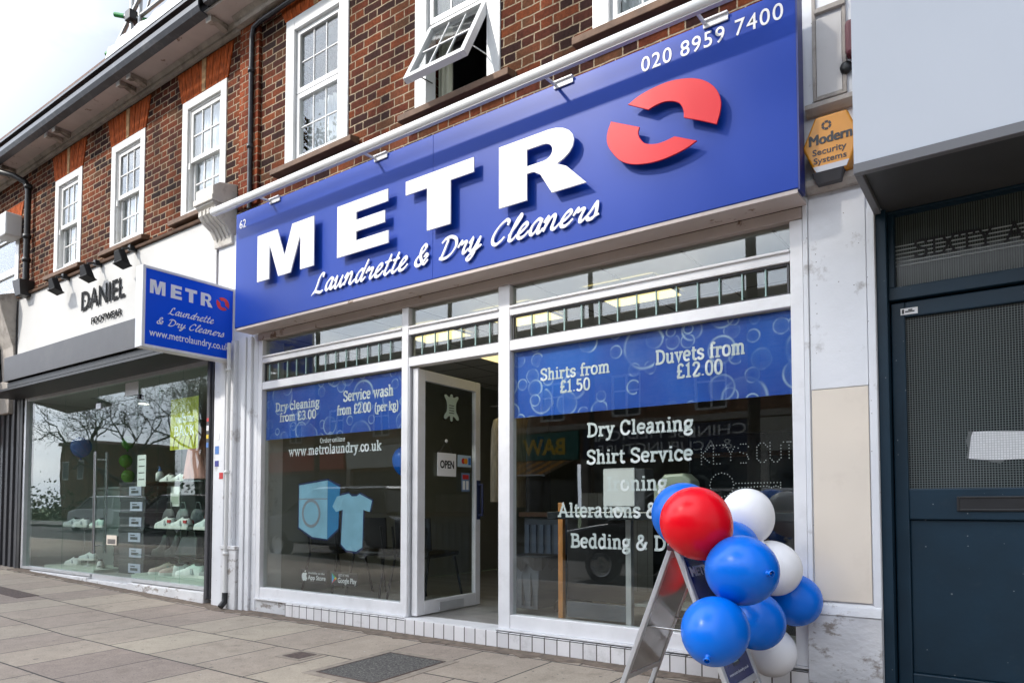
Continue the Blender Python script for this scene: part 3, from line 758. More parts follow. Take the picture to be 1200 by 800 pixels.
def sash(x0, x1, z0, z1, curtain_to=0.0, shadow=False, drop=0.0):
    c = MB(); c.frame(x0, x1, z0, z1, .11, -.012, .10, wb=.05, wt=.10)
    c.frame(x0+.11, x1-.11, z0+.05, z1-.10, .02, .012, .09, wb=.012)          # inner bead, slightly proud
    w = c.build('sash_window', WHITE, terrace, bev=.005)
    a0, a1, b0, b1 = x0+.131, x1-.131, z0+.063, z1-.121
    zm = (b0+b1)/2 - drop
    u = MB(); u.frame(a0, a1, zm-.02, b1, .045, .022, .052, wb=.05); bars(u, a0+.045, a1-.045, zm+.03, b1-.045, 3, 2, .027, .047)
    u.box(a0-.012, a0+.02, .004, .022, zm-.10, zm-.022)                        # sash horn
    u.build('sash', WHITE, w, bev=.003)
    d = MB(); d.frame(a0, a1, b0, zm+.025, .045, .056, .086, wb=.07, wt=.045); bars(d, a0+.045, a1-.045, b0+.07, zm-.02, 3, 2, .061, .081)
    d.build('sash', WHITE, w, bev=.003)
    p = MB(); p.box(a0+.044, a1-.044, .036, .04, zm+.028, b1-.044); p.box(a0+.044, a1-.044, .069, .073, b0+.068, zm-.018)
    p.build('pane', GLASS_UP, w)
    if curtain_to:
        k = MB(); n = 40
        zt = b0 + (b1-b0)*curtain_to
        pts = [(a0-.05+(a1-a0+.1)*i/n, .12+.012*math.sin(i*1.9)+.006*math.sin(i*4.3)) for i in range(n+1)]
        poly = pts + [(x, y+.004) for x, y in reversed(pts)]
        k.prism(poly, b0-.05, zt, axis='z'); k.build('curtain', CURT, w)
    return w
for i in range(3):
    sash(*WINS[i], curtain_to=(1.02 if i != 1 else .6))
def lite(mb, pn, x0, x1, z0, z1, y, t=.05, plain=False):
    s0 = len(mb.v); mb.frame(x0, x1, z0, z1, t, y-.028, y+.028)
    if not plain: bars(mb, x0+t, x1-t, z0+t, z1-t, 3, 2, y-.008, y+.008, t=.014)
    if pn: pn.box(x0+t-.002, x1-t+.002, y-.002, y+.002, z0+t-.002, z1-t+.002)
def casement(x0, x1, z0, z1, zt, opened=False, curtain_to=1.0, plain=False):
    c = MB(); c.frame(x0, x1, z0, z1, .13, -.015, .11, wb=.03)
    w = c.build('casement_window', UPVC, terrace, bev=.006)
    a0, a1, b0, b1 = x0+.132, x1-.132, z0+.031, z1-.131
    s1, p1 = MB(), MB(); lite(s1, p1, a0, a1, zt+.003, b1, .045, plain=plain)
    s1.build('sash', UPVC, w, bev=.004)
    s2, p2 = MB(), MB(); lite(s2, p2, a0, a1, b0, zt-.003, .045, plain=plain)
    if opened:
        hz, hy = zt-.003, .016
        M = Matrix.Translation((0, hy, hz)) @ Matrix.Rotation(R(-27), 4, 'X') @ Matrix.Translation((0, -hy, -hz))
        s2.xform(M); p2.xform(M)
        for x in (a0+.012, a1-.012):
            st = MB(); e = M @ Vector((x, .045, b0+.12)); st.tube([(x, .05, b0+.2), tuple(e)], .006); st.build('stay', STEEL, w)
    s2.build('sash', UPVC, w, bev=.004, label='opened white top hung sash tilted out over the sign' if opened else None)
    p1.v += []; p1.build('pane', GLASS_UP, w); p2.build('pane', GLASS_UP, w)
    k = MB()
    def fall(xa, xb, n):
        pts = [(xa+(xb-xa)*i/n, .2+.02*math.sin(i*1.7)) for i in range(n+1)]
        k.prism(pts + [(x, y+.004) for x, y in reversed(pts)], b0-.05, b0+(b1-b0)*curtain_to, axis='z')
    if opened: fall(a0-.05, a0+.12, 10); fall(a1-.16, a1+.05, 12)
    else: fall(a0-.05, a1+.05, 40)
    k.build('curtain', mat("cream_curtain", (0.58, 0.57, 0.46), .9, var=.15, vscale=3, stretch=(14, 1, .5)) if opened else CURT, w)
casement(*WINS[3], 5.155, curtain_to=.5)
casement(*WINS[4], 5.14, opened=True)
casement(*WINS[5], 5.14)
casement(*WINS[6], 4.75, curtain_to=.45, plain=True)
for i, (x0, x1, z0, z1) in enumerate(WINS[:6]):
    sl = MB(); sl.hexa([(x0-.12, -.10, z0-.085), (x1+.14, -.10, z0-.085), (x1+.14, 0.05, z0-.085), (x0-.12, 0.05, z0-.085)],
                       [(x0-.12, -.10, z0-.03), (x1+.14, -.10, z0-.03), (x1+.14, 0.05, z0-.002), (x0-.12, 0.05, z0-.002)])
    sl.build('sill', BROWN, terrace, bev=.006)
for i, (x0, x1, z0, z1) in enumerate(WINS):
    zt = z1 + (.37 if i < 3 else .3)
    cx = (x0+x1)/2
    zt = min(zt, 6.135)
    lt = MB()
    n = 15
    for k in range(n):                       # gauged voussoirs fanning from the keystone
        f0, f1 = k/n, (k+1)/n
        if k == 7: continue
        xa, xb = x0-.02+(x1-x0+.04)*f0+.0025, x0-.02+(x1-x0+.04)*f1-.0025
        ta, tb = cx+(xa-cx)*1.22, cx+(xb-cx)*1.22
        lt.hexa([(xa, -.012-.002*(k % 2), z1+.004), (xb, -.012-.002*(k % 2), z1+.004), (xb, .12, z1+.004), (xa, .12, z1+.004)],
                [(ta, -.012-.002*(k % 2), zt), (tb, -.012-.002*(k % 2), zt), (tb, .12, zt), (ta, .12, zt)])
    lo = lt.build('lintel', RUBBED, terrace)
    ks = MB(); h = (x1-x0+.04)/n/2+.004
    ks.hexa([(cx-h, -.018, z1+.004), (cx+h, -.018, z1+.004), (cx+h, .12, z1+.004), (cx-h, .12, z1+.004)],
            [(cx-h*1.22, -.018, zt), (cx+h*1.22, -.018, zt), (cx+h*1.22, .12, zt), (cx-h*1.22, .12, zt)])
    ks.build('keystone', TAN, lo)
# eaves
co = MB()
co.prism([(0, 6.14), (-.035, 6.14), (-.05, 6.165), (-.05, 6.19), (-.085, 6.225), (0, 6.225)], -17, -6.60, axis='x')
co.prism([(0, 6.14), (-.095, 6.14), (-.11, 6.165), (-.11, 6.19), (-.145, 6.225), (0, 6.225)], -6.598, 6.0, axis='x')
co.build('cornice', STONE, terrace)
so = MB(); so.box(-17, 6.0, -.33, 0.0, 6.228, 6.26); so.build('soffit', SOFFIT, terrace)
for x in (-12.6, -12.35, -10.75, -10.5, -8.72, -8.47, -6.78, -4.6, -4.35, -2.3, -2.05):
    b = MB(); b.prism([(-.09, 6.225), (-.27, 6.225), (-.285, 6.19), (-.285, 6.165), (-.25, 6.16), (-.2, 6.185), (-.09, 6.15)], x-.04, x+.04, axis='x')
    b.build('bracket', mat("dirty_bracket_paint", (0.36, 0.31, 0.27), .8, var=.2, grime=.8, gcol=(.09, .07, .05), gscale=7, gpos=(.48, .6)) if x == -12.6 else bpy.data.materials["dirty_bracket_paint"], terrace, bev=.004)
    t = MB(); t.box(x-.043, x+.043, -.297, -.287, 6.158, 6.222); t.build('bracket_tip', WHITE, terrace)
gu = MB()
gu.prism([(-.335, 6.165), (-.42, 6.18), (-.445, 6.23), (-.445, 6.285), (-.43, 6.285), (-.43, 6.24), (-.41, 6.195), (-.335, 6.185)], -17, -6.72, axis='x')
gu.prism([(-.335, 6.262), (-.335, 6.34), (-.465, 6.335), (-.465, 6.365), (-.30, 6.385), (-.30, 6.262)], -17, -6.72, axis='x')
gu.prism([(-.335, 6.262), (-.40, 6.262), (-.43, 6.38), (-.335, 6.38)], -6.70, 6.0, axis='x')
gu.build('gutter', GUTTER, terrace)
dp = MB()
dp.tube([(-12.55, -.36, 6.17), (-12.3, -.34, 6.10), (-12.02, -.22, 6.0), (-11.93, -.10, 5.92), (-11.9, -.07, 5.8), (-11.9, -.07, 4.45)], .042)
for z in (5.85, 5.1, 4.75): dp.lathe((-11.9, -.07, z), [(.043, -.03), (.056, -.03), (.056, .03), (.043, .03)])
dp.hexa([(-11.99, -.17, 4.20), (-11.81, -.17, 4.20), (-11.81, -.0, 4.20), (-11.99, -.0, 4.20)], [(-12.03, -.2, 4.42), (-11.77, -.2, 4.42), (-11.77, 0, 4.42), (-12.03, 0, 4.42)])
dp.build('downpipe', BLACKM, terrace)
dp = MB(); dp.tube([(-2.0, -.06, 6.11), (-6.2, -.06, 6.07), (-6.33, -.06, 6.05), (-6.36, -.06, 5.96), (-6.36, -.06, 4.15)], .024)
for z in (5.6, 4.8): dp.lathe((-6.36, -.06, z), [(.024, -.02), (.034, -.02), (.034, .02), (.024, .02)])
dp.build('downpipe', GUTTER, terrace)
ROOFT = grid_mat("roof_tiles", (0.16, 0.09, 0.07), (0.04, 0.03, 0.03), .17, .12, .008, .012, rough=.8, var=.2, half=True)
rf = MB(); rf.prism([(-.45, 6.388), (-.45, 6.415), (6.0, 9.9), (6.0, 9.86)], -17, 6, axis='x'); rf.build('roof', ROOFT, terrace)

# scaffolding on the roof
scf = thing('scaffolding', 'galvanised scaffold tubes with green couplings above white sheeting on the roof edge', 'scaffolding', (-8.3, -.2, 6.5))
SHEET = mat("white_sheeting", (0.40, 0.405, 0.43), .5, var=.05, bump=.5, bscale=6)
GREENP = mat("green_end_paint", (0.01, 0.26, 0.05), .5)
GALV = mat("galvanised_tube", (0.45, 0.46, 0.46), .4, metal=.8, var=.15, vscale=15)
sh = MB(); n = 26
for i in range(n):
    xa, xb = -8.66+1.95*i/n, -8.66+1.95*(i+1)/n
    wv = lambda x: .012*math.sin(x*7)+.008*math.sin(x*17+1)
    sh.hexa([(xa, -.47, 6.372), (xb, -.47, 6.372), (xb, -.455, 6.372), (xa, -.455, 6.372)], [(xa, -.44+wv(xa), 6.53+wv(xa+1)), (xb, -.44+wv(xb), 6.53+wv(xb+1)), (xb, -.425+wv(xb), 6.53+wv(xb+1)), (xa, -.425+wv(xa), 6.53+wv(xa+1))])
sh.build('sheeting', SHEET, scf)
def pole(a, b, r=.024, ends=(0, 0)):
    t = MB(); t.tube([a, b], r); p = t.build('tube', GALV, scf)
    a, b = Vector(a), Vector(b); d = (b-a).normalized()
    for k, (e, s) in enumerate(((a, d), (b, -d))):
        if ends[k]:
            m = MB(); m.tube([tuple(e), tuple(e+s*.13)], r+.003); m.build('tube_end', GREENP, p)
pole((-8.40, -.30, 6.45), (-8.40, -.30, 7.6)); pole((-8.86, -.33, 6.50), (-8.02, -.27, 7.25), ends=(0, 1)); pole((-8.30, -.26, 6.5), (-8.26, -.26, 7.7))
pole((-8.60, -.40, 6.93), (-8.16, -.16, 6.80), ends=(1, 1)); pole((-8.95, -.33, 6.62), (-8.62, -.2, 6.55), ends=(1, 0))
pole((-8.40, -.25, 6.87), (-6.0, -.25, 6.87)); pole((-8.40, -.25, 7.22), (-6.0, -.25, 7.22))
for k in range(5):
    pole((-8.15+.42*k, -.25, 6.88), (-7.95+.42*k, -.25, 7.21), r=.013); pole((-7.95+.42*k, -.25, 7.21), (-7.75+.42*k, -.25, 6.88), r=.013)
cl = MB(); cl.box(-8.45, -8.33, -.36, -.24, 6.81, 6.93); cl.build('coupler', BLACKM, scf, bev=.01)

# white unit on the brickwork at far left
ac = MB(); ac.box(-12.62, -12.24, -.24, -.012, 5.17, 5.52)
tag(ac.build('wall_box', UPVC, bev=.02), 'small white rectangular box fixed high on the brickwork beside the black downpipe', 'wall box')

# ------------------------------------------------------------------ pilasters
CONSOLE = mat("weathered_cream_paint", (0.60, 0.57, 0.52), .7, var=.1, grime=.7, gcol=(.25, .22, .18), gscale=6, gpos=(.52, .68), bump=.4, bscale=22)
pl = thing('shop_pilaster', 'white painted timber pilaster with stone scroll console between shoe shop and laundrette', 'pilaster', (-6.58, -.05, zg(-6.58)))
m_ = MB()
m_.box(-6.945, -6.21, -.03, 0.28, zg(-6.2)-.1, 3.95)
for xa, xb, yy in ((-6.94, -6.80, -.055), (-6.795, -6.71, -.075), (-6.62, -6.55, -.07), (-6.43, -6.36, -.075), (-6.355, -6.285, -.06)): m_.box(xa, xb, yy, -.031, zg(-6.6)-.05, 2.82)
m_.build('shaft', PILM, pl, bev=.006)
m_ = MB(); m_.box(-6.705, -6.445, -.10, -.031, zg(-6.6)-.05, .66); m_.box(-6.71, -6.44, -.112, -.031, .662, .70); m_.build('plinth', PEEL, pl, bev=.006)
m_ = MB(); m_.prism([(0, 3.86), (-.06, 3.86), (-.07, 3.95), (-.12, 4.03), (-.2, 4.08), (-.25, 4.14), (-.25, 4.2), (-.28, 4.22), (-.28, 4.40), (-.2, 4.46), (0, 4.5)], -6.98, -6.66, axis='x')
for k in range(4): m_.prism([(-.04, 3.865), (-.085, 3.945), (-.135, 4.025), (-.215, 4.075), (-.263, 4.135), (-.263, 4.19), (0, 4.19), (0, 3.865)], -6.93+.07*k, -6.90+.07*k, axis='x')
m_.box(-7.0, -6.64, -.30, -.0, 4.24, 4.30); m_.build('console', CONSOLE, pl, bev=.006)
m_ = MB(); m_.tube([(-6.585, -.115, 2.78), (-6.585, -.115, 1.9), (-6.59, -.115, .8), (-6.59, -.115, zg(-6.6)+.14)], .021)
for z in (2.5, 1.45, .62): m_.lathe((-6.588, -.115, z), [(.021, -.015), (.03, -.015), (.03, .015), (.021, .015)])
m_.build('waste_pipe', WHITE, pl)
m_ = MB(); m_.tube([(-6.59, -.115, zg(-6.6)+.16), (-6.59, -.12, zg(-6.6)+.07), (-6.585, -.17, zg(-6.6)+.02)], .03); m_.build('pipe_shoe', BLACKM, pl)
STK = [mat("sticker_"+n_, c_, .5) for n_, c_ in (("red", (.5, .03, .03)), ("blue", (.08, .2, .5)), ("navy", (.05, .05, .25)), ("yellow", (.7, .5, .03)), ("white", (.75, .75, .75)))]
for x, z, h, k, y in ((-6.87, 1.72, .07, 1, -.0565), (-6.87, 1.57, .05, 2, -.0565), (-6.87, 1.86, .06, 4, -.0565), (-6.755, 1.44, .055, 0, -.0765)):
    m_ = MB(); m_.box(x-.035, x+.035, y-.0015, y, z-h, z+h*.2); m_.build('sticker', STK[k], pl)

pr = thing('shop_pilaster', 'weathered white pilaster with cream board between laundrette window and dark blue door', 'pilaster', (-.79, -.05, zg(-.79)))
m_ = MB(); m_.box(-.985, -.612, -.032, .28, zg(-.8)-.1, 4.6)
m_.box(-.984, -.957, -.05, -.033, .50, 2.88); m_.box(-.653, -.613, -.05, -.033, .50, 2.74)
m_.build('shaft', PILM, pr, bev=.004)
m_ = MB(); m_.box(-.952, -.657, -.044, -.033, 1.762, 2.86); m_.build('board', PILM, pr, bev=.002)
m_ = MB(); m_.box(-.950, -.659, -.046, -.033, .575, 1.758); m_.build('board', CREAM, pr, bev=.002, label='plain cream lower board of the pilaster')
m_ = MB(); m_.box(-.985, -.612, -.075, -.033, zg(-.8)-.1, .50); m_.prism([(-.033, .502), (-.082, .502), (-.06, .55), (-.033, .57)], -.985, -.612, axis='x'); m_.build('plinth', PEEL, pr, bev=.005)
m_ = MB(); m_.prism([(-.033, 2.885), (-.075, 2.885), (-.10, 2.915), (-.10, 2.95), (-.033, 2.97)], -.95, -.612, axis='x')
m_.build('moulding', STONE, pr); m_ = MB(); m_.prism([(-.033, 3.335), (-.06, 3.335), (-.095, 3.365), (-.095, 3.39), (-.033, 3.41)], -.95, -.612, axis='x'); m_.build('moulding', STONE, pr)
m_ = MB(); m_.frame(-.915, -.735, 3.425, 4.45, .02, -.048, -.033); m_.box(-.90, -.735, -.06, -.033, 3.93, 3.96); m_.build('hatch_frame', STONE, pr, bev=.003)
m_ = MB(); m_.box(-.894, -.757, -.044, -.033, 3.447, 3.905); m_.build('hatch', mat("grey_white_hatch", (.55, .53, .51), .5, grime=.3, gcol=(.3, .28, .25)), pr, bev=.003)
m_ = MB(); m_.box(-.732, -.66, -.11, -.034, 3.60, 3.80); m_.build('bell_box', mat("maroon_box", (.12, .02, .03), .45), pr, bev=.02)
m_ = MB(); m_.lathe((-.735, -.05, 3.56), [(.0, .02), (.012, .02), (.032, .012), (.034, -.005), (.026, -.012)], axis=(0, -1, 0)); m_.build('knob', BLACKM, pr)

# ------------------------------------------------------------------ laundrette shopfront
lau = thing('laundrette_shopfront', 'white framed laundrette shopfront with open glass door under the big blue sign', 'shopfront', (-3.6, .1, zg(-3.6)))
fr = MB()
Y0, Y1 = -.035, .055
ZB, ZT = .196, 2.765
for xa, xb in ((-6.2, -6.135), (-4.20, -4.125), (-3.185, -3.08), (-1.06, -.988)): fr.box(xa, xb, Y0, Y1, ZB, ZT)
for xa, xb in ((-6.135, -4.20), (-4.125, -3.185), (-3.08, -1.06)):
    fr.box(xa, xb, Y0+.004, Y1, 2.53, 2.597); fr.box(xa, xb, Y0+.004, Y1, 2.265, 2.34)
    fr.box(xa, xb, Y0-.012, Y0+.004, 2.584, 2.60)
    if xb != -3.185: fr.box(xa, xb, Y0+.004, Y1, ZB, .302)
fr.build('frame', ALU, lau, bev=.004)
hd = MB(); hd.box(-6.2, -.988, -.045, .06, ZT+.002, 2.832); hd.build('head', SOFFIT, lau, bev=.003)
hd = MB(); hd.box(-6.28, -.96, -.245, -.047, 2.834, 2.856); hd.build('soffit_board', SOFFIT, lau)
def pane(name, x0, x1, z0, z1, y=.012, m=GLASS, parent=lau, t=.006):
    p = MB(); p.box(x0, x1, y-t/2, y+t/2, z0, z1); return p.build(name, m, parent)
for xa, xb in ((-6.137, -4.198), (-4.127, -3.183), (-3.082, -1.058)):
    pane('pane', xa, xb, 2.338, 2.532); pane('pane', xa, xb, 2.595, 2.767)
pane('pane', -6.137, -4.198, .30, 2.267); pane('pane', -3.082, -1.058, .30, 2.267)
TEAL = mat("teal_came", (.30, .44, .42), .5)
for k, (xa, xb) in enumerate(((-6.135, -4.20), (-4.125, -3.185), (-3.08, -1.06))):
    cm = MB(); cm.frame(xa+.012, xb-.012, 2.342, 2.528, .011, -.012, .006); cm.cur = 1; x = xa+.08+.05*k
    while x < xb-.05: cm.box(x-.004, x+.004, -.008, .004, 2.354, 2.516); x += .141
    cm.build('leaded_frame', [CHAR, TEAL], lau)
ti = MB()
xa, xb = -5.69, -.988
ti.hexa([(xa, -.062, zg(xa)-.1), (xb, -.062, zg(xb)-.1), (xb, .05, zg(xb)-.1), (xa, .05, zg(xa)-.1)], [(xa, -.062, .182), (xb, -.062, .17), (xb, .05, .17), (xa, .05, .182)])
ti.build('riser', TILE, lau, bev=.004)
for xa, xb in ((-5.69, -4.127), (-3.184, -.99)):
    gt = MB(); gt.box(xa, xb, -.0635, -.062, .1665, .1715); gt.build('shadow_joint', BLACKM, lau)  # black strip paints in the joint and shadow line under the sill
pb = MB(); pb.box(-6.2, -5.692, -.03, .05, zg(-6.2)-.1, .192); pb.build('plinth', PEEL, lau, bev=.004)
sl = MB(); sl.box(-6.2, -4.127, -.055, .05, .184, .1955); sl.box(-3.184, -.988, -.055, .05, .184, .1955); sl.box(-4.125, -3.186, -.06, .12, .176, .188); sl.build('sill', ALU, lau)
# the room behind
rm = MB(); rm.box(-6.3, -6.215, .062, 6.8, .19, 2.83); rm.box(-.96, -.9, .3, 6.8, .19, 2.83); rm.box(-6.3, -.9, 6.8, 6.9, .19, 2.83)
rm.build('interior_wall', WALLIN, lau)
rm = MB(); rm.box(-6.21, -.96, .122, 6.8, .12, .19); rm.build('interior_floor', FLOORIN, lau)
CEILG = grid_mat("ceiling_tiles", (.66, .67, .65), (.2, .2, .2), .6, .6, .02, .02, rough=.8, xy=True, var=.04)
rm = MB(); rm.box(-6.21, -.96, .062, 6.8, 2.80, 2.83); rm.build('interior_ceiling', CEILG, lau)
for i, (x, y) in enumerate(((-4.62, .78), (-3.55, .75), (-2.43, .72), (-4.62, 2.12), (-3.0, 3.2))):
    if i == 0:
        L0 = thing('ceiling_light', 'glowing yellow ceiling panel', 'ceiling light', (x, y, 2.77), 'ceiling panel lights inside the laundrette')
        a = MB(); a.frame(x-.31, x+.31, y-.3, y+.3, .02, 0, .02); a.v = [(p[0], p[2], 2.77+p[1]) for p in a.v]; a.build('frame', ALU, L0)
        a = MB(); a.box(x-.29, x+.29, y-.28, y+.28, 2.772, 2.79); a.build('diffuser', LAMP, L0)
        L0["label"] = 'lit ceiling panel nearest the left window, seen through the lights above the door'
        bx, by = x, y
    else:
        copy_tree(L0, (x-bx, y-by, 0), label=['', 'lit ceiling panel seen at the left end of the right transom lights', 'lit ceiling panel seen in the middle of the right transom lights',
                                             'lit ceiling panel seen through the open doorway', 'lit ceiling panel deepest inside the laundrette'][i])
# the door, standing open inwards
dr = MB(); W_, zb_, zt_ = .86, .20, 2.25
dr.frame(0, W_, zb_, zt_, .075, -.022, .022, wb=.11, wt=.09)
dp_ = MB(); dp_.box(.074, W_-.074, -.003, .003, zb_+.109, zt_-.089)
MD = Matrix.Translation((-4.075, .03, 0)) @ Matrix.Rotation(R(92), 4, 'Z')
def door_local(mb): return mb.xform(MD)
door_local(dr); door_local(dp_)
door = dr.build('door', ALU, lau, bev=.004)
dp_.build('pane', GLASS, door)
hb = MB(); hb.box(.26, .60, -.034, -.0235, zb_+.012, zb_+.085); door_local(hb); hb.build('letter_flap', SILVER, door, bev=.004)
hb = MB(); hb.tube([(W_-.035, -.024, 1.02), (W_-.035, -.07, 1.02), (W_-.035, -.07, 1.30), (W_-.035, -.024, 1.30)], .013); hb.box(W_-.06, W_-.01, -.03, -.0225, .98, 1.34); door_local(hb); hb.build('handle', mat("navy_handle", (.02, .03, .09), .4), door)
hb = MB(); hb.box(-.03, -.004, -.03, .03, zb_, zt_); door_local(hb); hb.build('hinge_stile', ALU, door, bev=.003)
jb = MB(); jb.box(-4.124, -4.112, -.03, .05, .19, 2.263); jb.build('door_jamb', SILVER, lau)
# ------------------------------------------------------------------ big fascia sign
sg = thing('fascia_sign', 'long blue laundrette fascia sign with raised white METR letters and red ring', 'shop sign', (-3.6, -.19, 2.84))
SY = -.25
m_ = MB(); m_.box(-6.285, -3.661, SY, -.14, 2.86, 4.0); m_.box(-3.6595, -.955, SY, -.14, 2.86, 4.0); m_.build('panel', SIGNBLUE, sg, bev=.002)
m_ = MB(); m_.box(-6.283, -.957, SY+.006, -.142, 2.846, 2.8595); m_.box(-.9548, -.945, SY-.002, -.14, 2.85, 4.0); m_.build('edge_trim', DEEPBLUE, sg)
def letter(poly, name, m, parts=None):
    m_ = MB()
    for p in (parts or [poly]): m_.prism(p, SY-.058, SY-.046)
    o = m_.build(name, m, sg); fix_normals(o)
    b = o.modifiers.new("bevel", 'BEVEL'); b.width = .002; b.segments = 1; b.limit_method = 'ANGLE'
    k = MB()                                       # standoff pins
    xs = [q[0] for q in (parts[0] if parts else poly)]; zs = [q[1] for q in (parts[0] if parts else poly)]
    cx, cz = xs[0]*.9+xs[2]*.1, zs[0]*.9+zs[2]*.1
    return o
Z0, Z1 = 3.222, 3.668
letter([(-5.846,Z0),(-5.846,Z1),(-5.54,Z1),(-5.432,3.40),(-5.322,Z1),(-5.016,Z1),(-5.016,Z0),(-5.205,Z0),(-5.205,3.545),(-5.34,Z0),(-5.522,Z0),(-5.657,3.545),(-5.657,Z0)], 'letter', LETTER)
letter([(-4.71,Z0),(-4.71,Z1),(-4.096,Z1),(-4.096,3.565),(-4.47,3.565),(-4.47,3.50),(-4.13,3.50),(-4.13,3.40),(-4.47,3.40),(-4.47,3.325),(-4.088,3.325),(-4.088,Z0)], 'letter', LETTER)
letter([(-3.672,Z0),(-3.672,3.556),(-3.90,3.556),(-3.90,Z1),(-3.208,Z1),(-3.208,3.556),(-3.432,3.556),(-3.432,Z0)], 'letter', LETTER)
# R with its counter: two outlines butted along the stem
arc = lambda cx, cz, rx, rz, a0, a1, n=9: [(cx+rx*math.cos(R(a0+(a1-a0)*i/n)), cz+rz*math.sin(R(a0+(a1-a0)*i/n))) for i in range(n+1)]
stem = [(-2.978, Z0), (-2.978, Z1), (-2.735, Z1), (-2.735, Z0)]
oa = arc(-2.56, 3.536, .205, .132, 90, -70); ia = arc(-2.60, 3.520, .075, .058, -90, 90)
bowl = [(-2.735, Z1)] + oa + [(-2.415, 3.375), (-2.262, Z0), (-2.53, Z0), (-2.625, 3.375), (-2.68, 3.408), (-2.735, 3.408), (-2.735, 3.462)] + ia + [(-2.735, 3.578)]
letter(None, 'letter', LETTER, parts=[stem, bowl])
OUP = [(-1.96,3.64),(-1.88,3.672),(-1.77,3.69),(-1.66,3.69),(-1.55,3.665),(-1.47,3.625),(-1.41,3.57),(-1.375,3.51),(-1.362,3.45),(-1.37,3.39),(-1.39,3.33),(-1.48,3.38),(-1.59,3.435),(-1.592,3.48),(-1.615,3.53),(-1.66,3.56),(-1.72,3.575),(-1.78,3.57),(-1.82,3.56)]
OLO = [(-2.08,3.57),(-1.88,3.47),(-1.89,3.43),(-1.87,3.385),(-1.835,3.35),(-1.77,3.33),(-1.71,3.33),(-1.65,3.34),(-1.51,3.27),(-1.58,3.242),(-1.69,3.222),(-1.8,3.22),(-1.92,3.243),(-2.01,3.29),(-2.07,3.36),(-2.107,3.43),(-2.108,3.5)]
def smooth_poly(P, sharp):
    """round an outline except at its sharp corners"""
    n = len(P); out = []
    idx = sorted(sharp); 
    for a, b in zip(idx, idx[1:]+[idx[0]+n]):
        seg = [P[i % n] for i in range(a, b+1)]
        out += _cat(seg, 4)[:-1]
    return out
letter(smooth_poly(OUP, [0, 10, 12, 18]), 'red_emblem', REDSIGN)
letter(smooth_poly(OLO, [0, 1, 7, 8]), 'red_emblem', REDSIGN)
m_ = MB(); stroke_text(m_, "Laundrette & Dry Cleaners", -5.075, -2.20, 2.985, SY-.012, SCRIPTF, size=.215, wgt=.105, thick=.006, slant=.26, nib=R(38)); m_.build('tagline', LETTER, sg)
m_ = MB(); font_text(m_, "020 8959 7400", -1.89, -1.02, 3.848, 3.945, SY, thick=.003, bold=.004, sp=1.12); m_.build('phone_number', LETTER, sg)
m_ = MB(); font_text(m_, "62", -6.225, -6.12, 3.842, 3.925, SY, thick=.003, bold=.0); m_.build('house_number', LETTER, sg)

# trough light above the sign
tl = thing('trough_light', 'long round white tube light held on brackets above the blue sign', 'sign light', (-3.7, -.3, 3.98))
m_ = MB(); m_.lathe((-6.40, -.435, 3.99), [(0, 0), (.034, 0), (.038, .006), (.038, 5.38), (.034, 5.386), (0, 5.386)], axis=(1, 0, 0), n=28)
m_.build('tube_housing', mat("white_enamel", (.78, .79, .80), .3, var=.03), tl)
m_ = MB(); m_.box(-6.36, -1.06, -.452, -.418, 3.9495, 3.9525); m_.build('diffuser', mat("opal_strip", (.5, .52, .56), .4), tl)
for x in (-5.72, -4.30, -2.53, -1.47):
    m_ = MB(); m_.tube([(x, -.40, 3.985), (x, -.265, 3.992)], .011, 8); m_.box(x-.012, x+.14, -.275, -.1405, 4.003, 4.014); m_.box(x-.012, x+.14, -.262, -.2515, 3.965, 4.0025)
    m_.build('bracket', UPVC, tl, bev=.002)

# ------------------------------------------------------------------ projecting sign
ps = thing('projecting_sign', 'blue double sided projecting sign with white lettering and white frame at the laundrette corner', 'projecting sign', (-6.7, -.5, 2.60))
m_ = MB()
for a in ((-6.765, -6.635, -.985, -.955, 2.597, 3.372), (-6.765, -6.635, -.045, -.02, 2.597, 3.372), (-6.765, -6.635, -.955, -.045, 2.597, 2.624), (-6.765, -6.635, -.955, -.045, 3.346, 3.372)): m_.box(*a)
m_.box(-6.73, -6.67, -.0195, .0, 2.75, 2.8); m_.box(-6.73, -6.67, -.0195, 0, 3.15, 3.2)
m_.build('case', ALU, ps, bev=.004)
m_ = MB(); m_.box(-6.758, -6.642, -.954, -.046, 2.625, 3.345); m_.build('face', LBOX, ps)
PX = -6.642
onx = lambda a, u, o: (PX - o, a, u)
def psh(polys, name, m):
    mm = MB()
    for poly in polys: mm.prism(poly, 0, -.003)
    mm.v = [onx(p[0], p[2], p[1]) for p in mm.v]; o = mm.build(name, m, ps); fix_normals(o)
def remap(P, xa, xb, za, zb, sx0, sx1, sz0, sz1): return [(sx0+(p[0]-xa)/(xb-xa)*(sx1-sx0), sz0+(p[1]-za)/(zb-za)*(sz1-sz0)) for p in P]
ML = [[(-5.846,Z0),(-5.846,Z1),(-5.54,Z1),(-5.432,3.40),(-5.322,Z1),(-5.016,Z1),(-5.016,Z0),(-5.205,Z0),(-5.205,3.545),(-5.34,Z0),(-5.522,Z0),(-5.657,3.545),(-5.657,Z0)],
      [(-4.71,Z0),(-4.71,Z1),(-4.096,Z1),(-4.096,3.565),(-4.47,3.565),(-4.47,3.50),(-4.13,3.50),(-4.13,3.40),(-4.47,3.40),(-4.47,3.325),(-4.088,3.325),(-4.088,Z0)],
      [(-3.672,Z0),(-3.672,3.556),(-3.90,3.556),(-3.90,Z1),(-3.208,Z1),(-3.208,3.556),(-3.432,3.556),(-3.432,Z0)], stem, bowl]
psh([remap(P, -5.846, -2.262, Z0, Z1, -.914, -.275, 3.118, 3.25) for P in ML], 'lettering', LETTER)
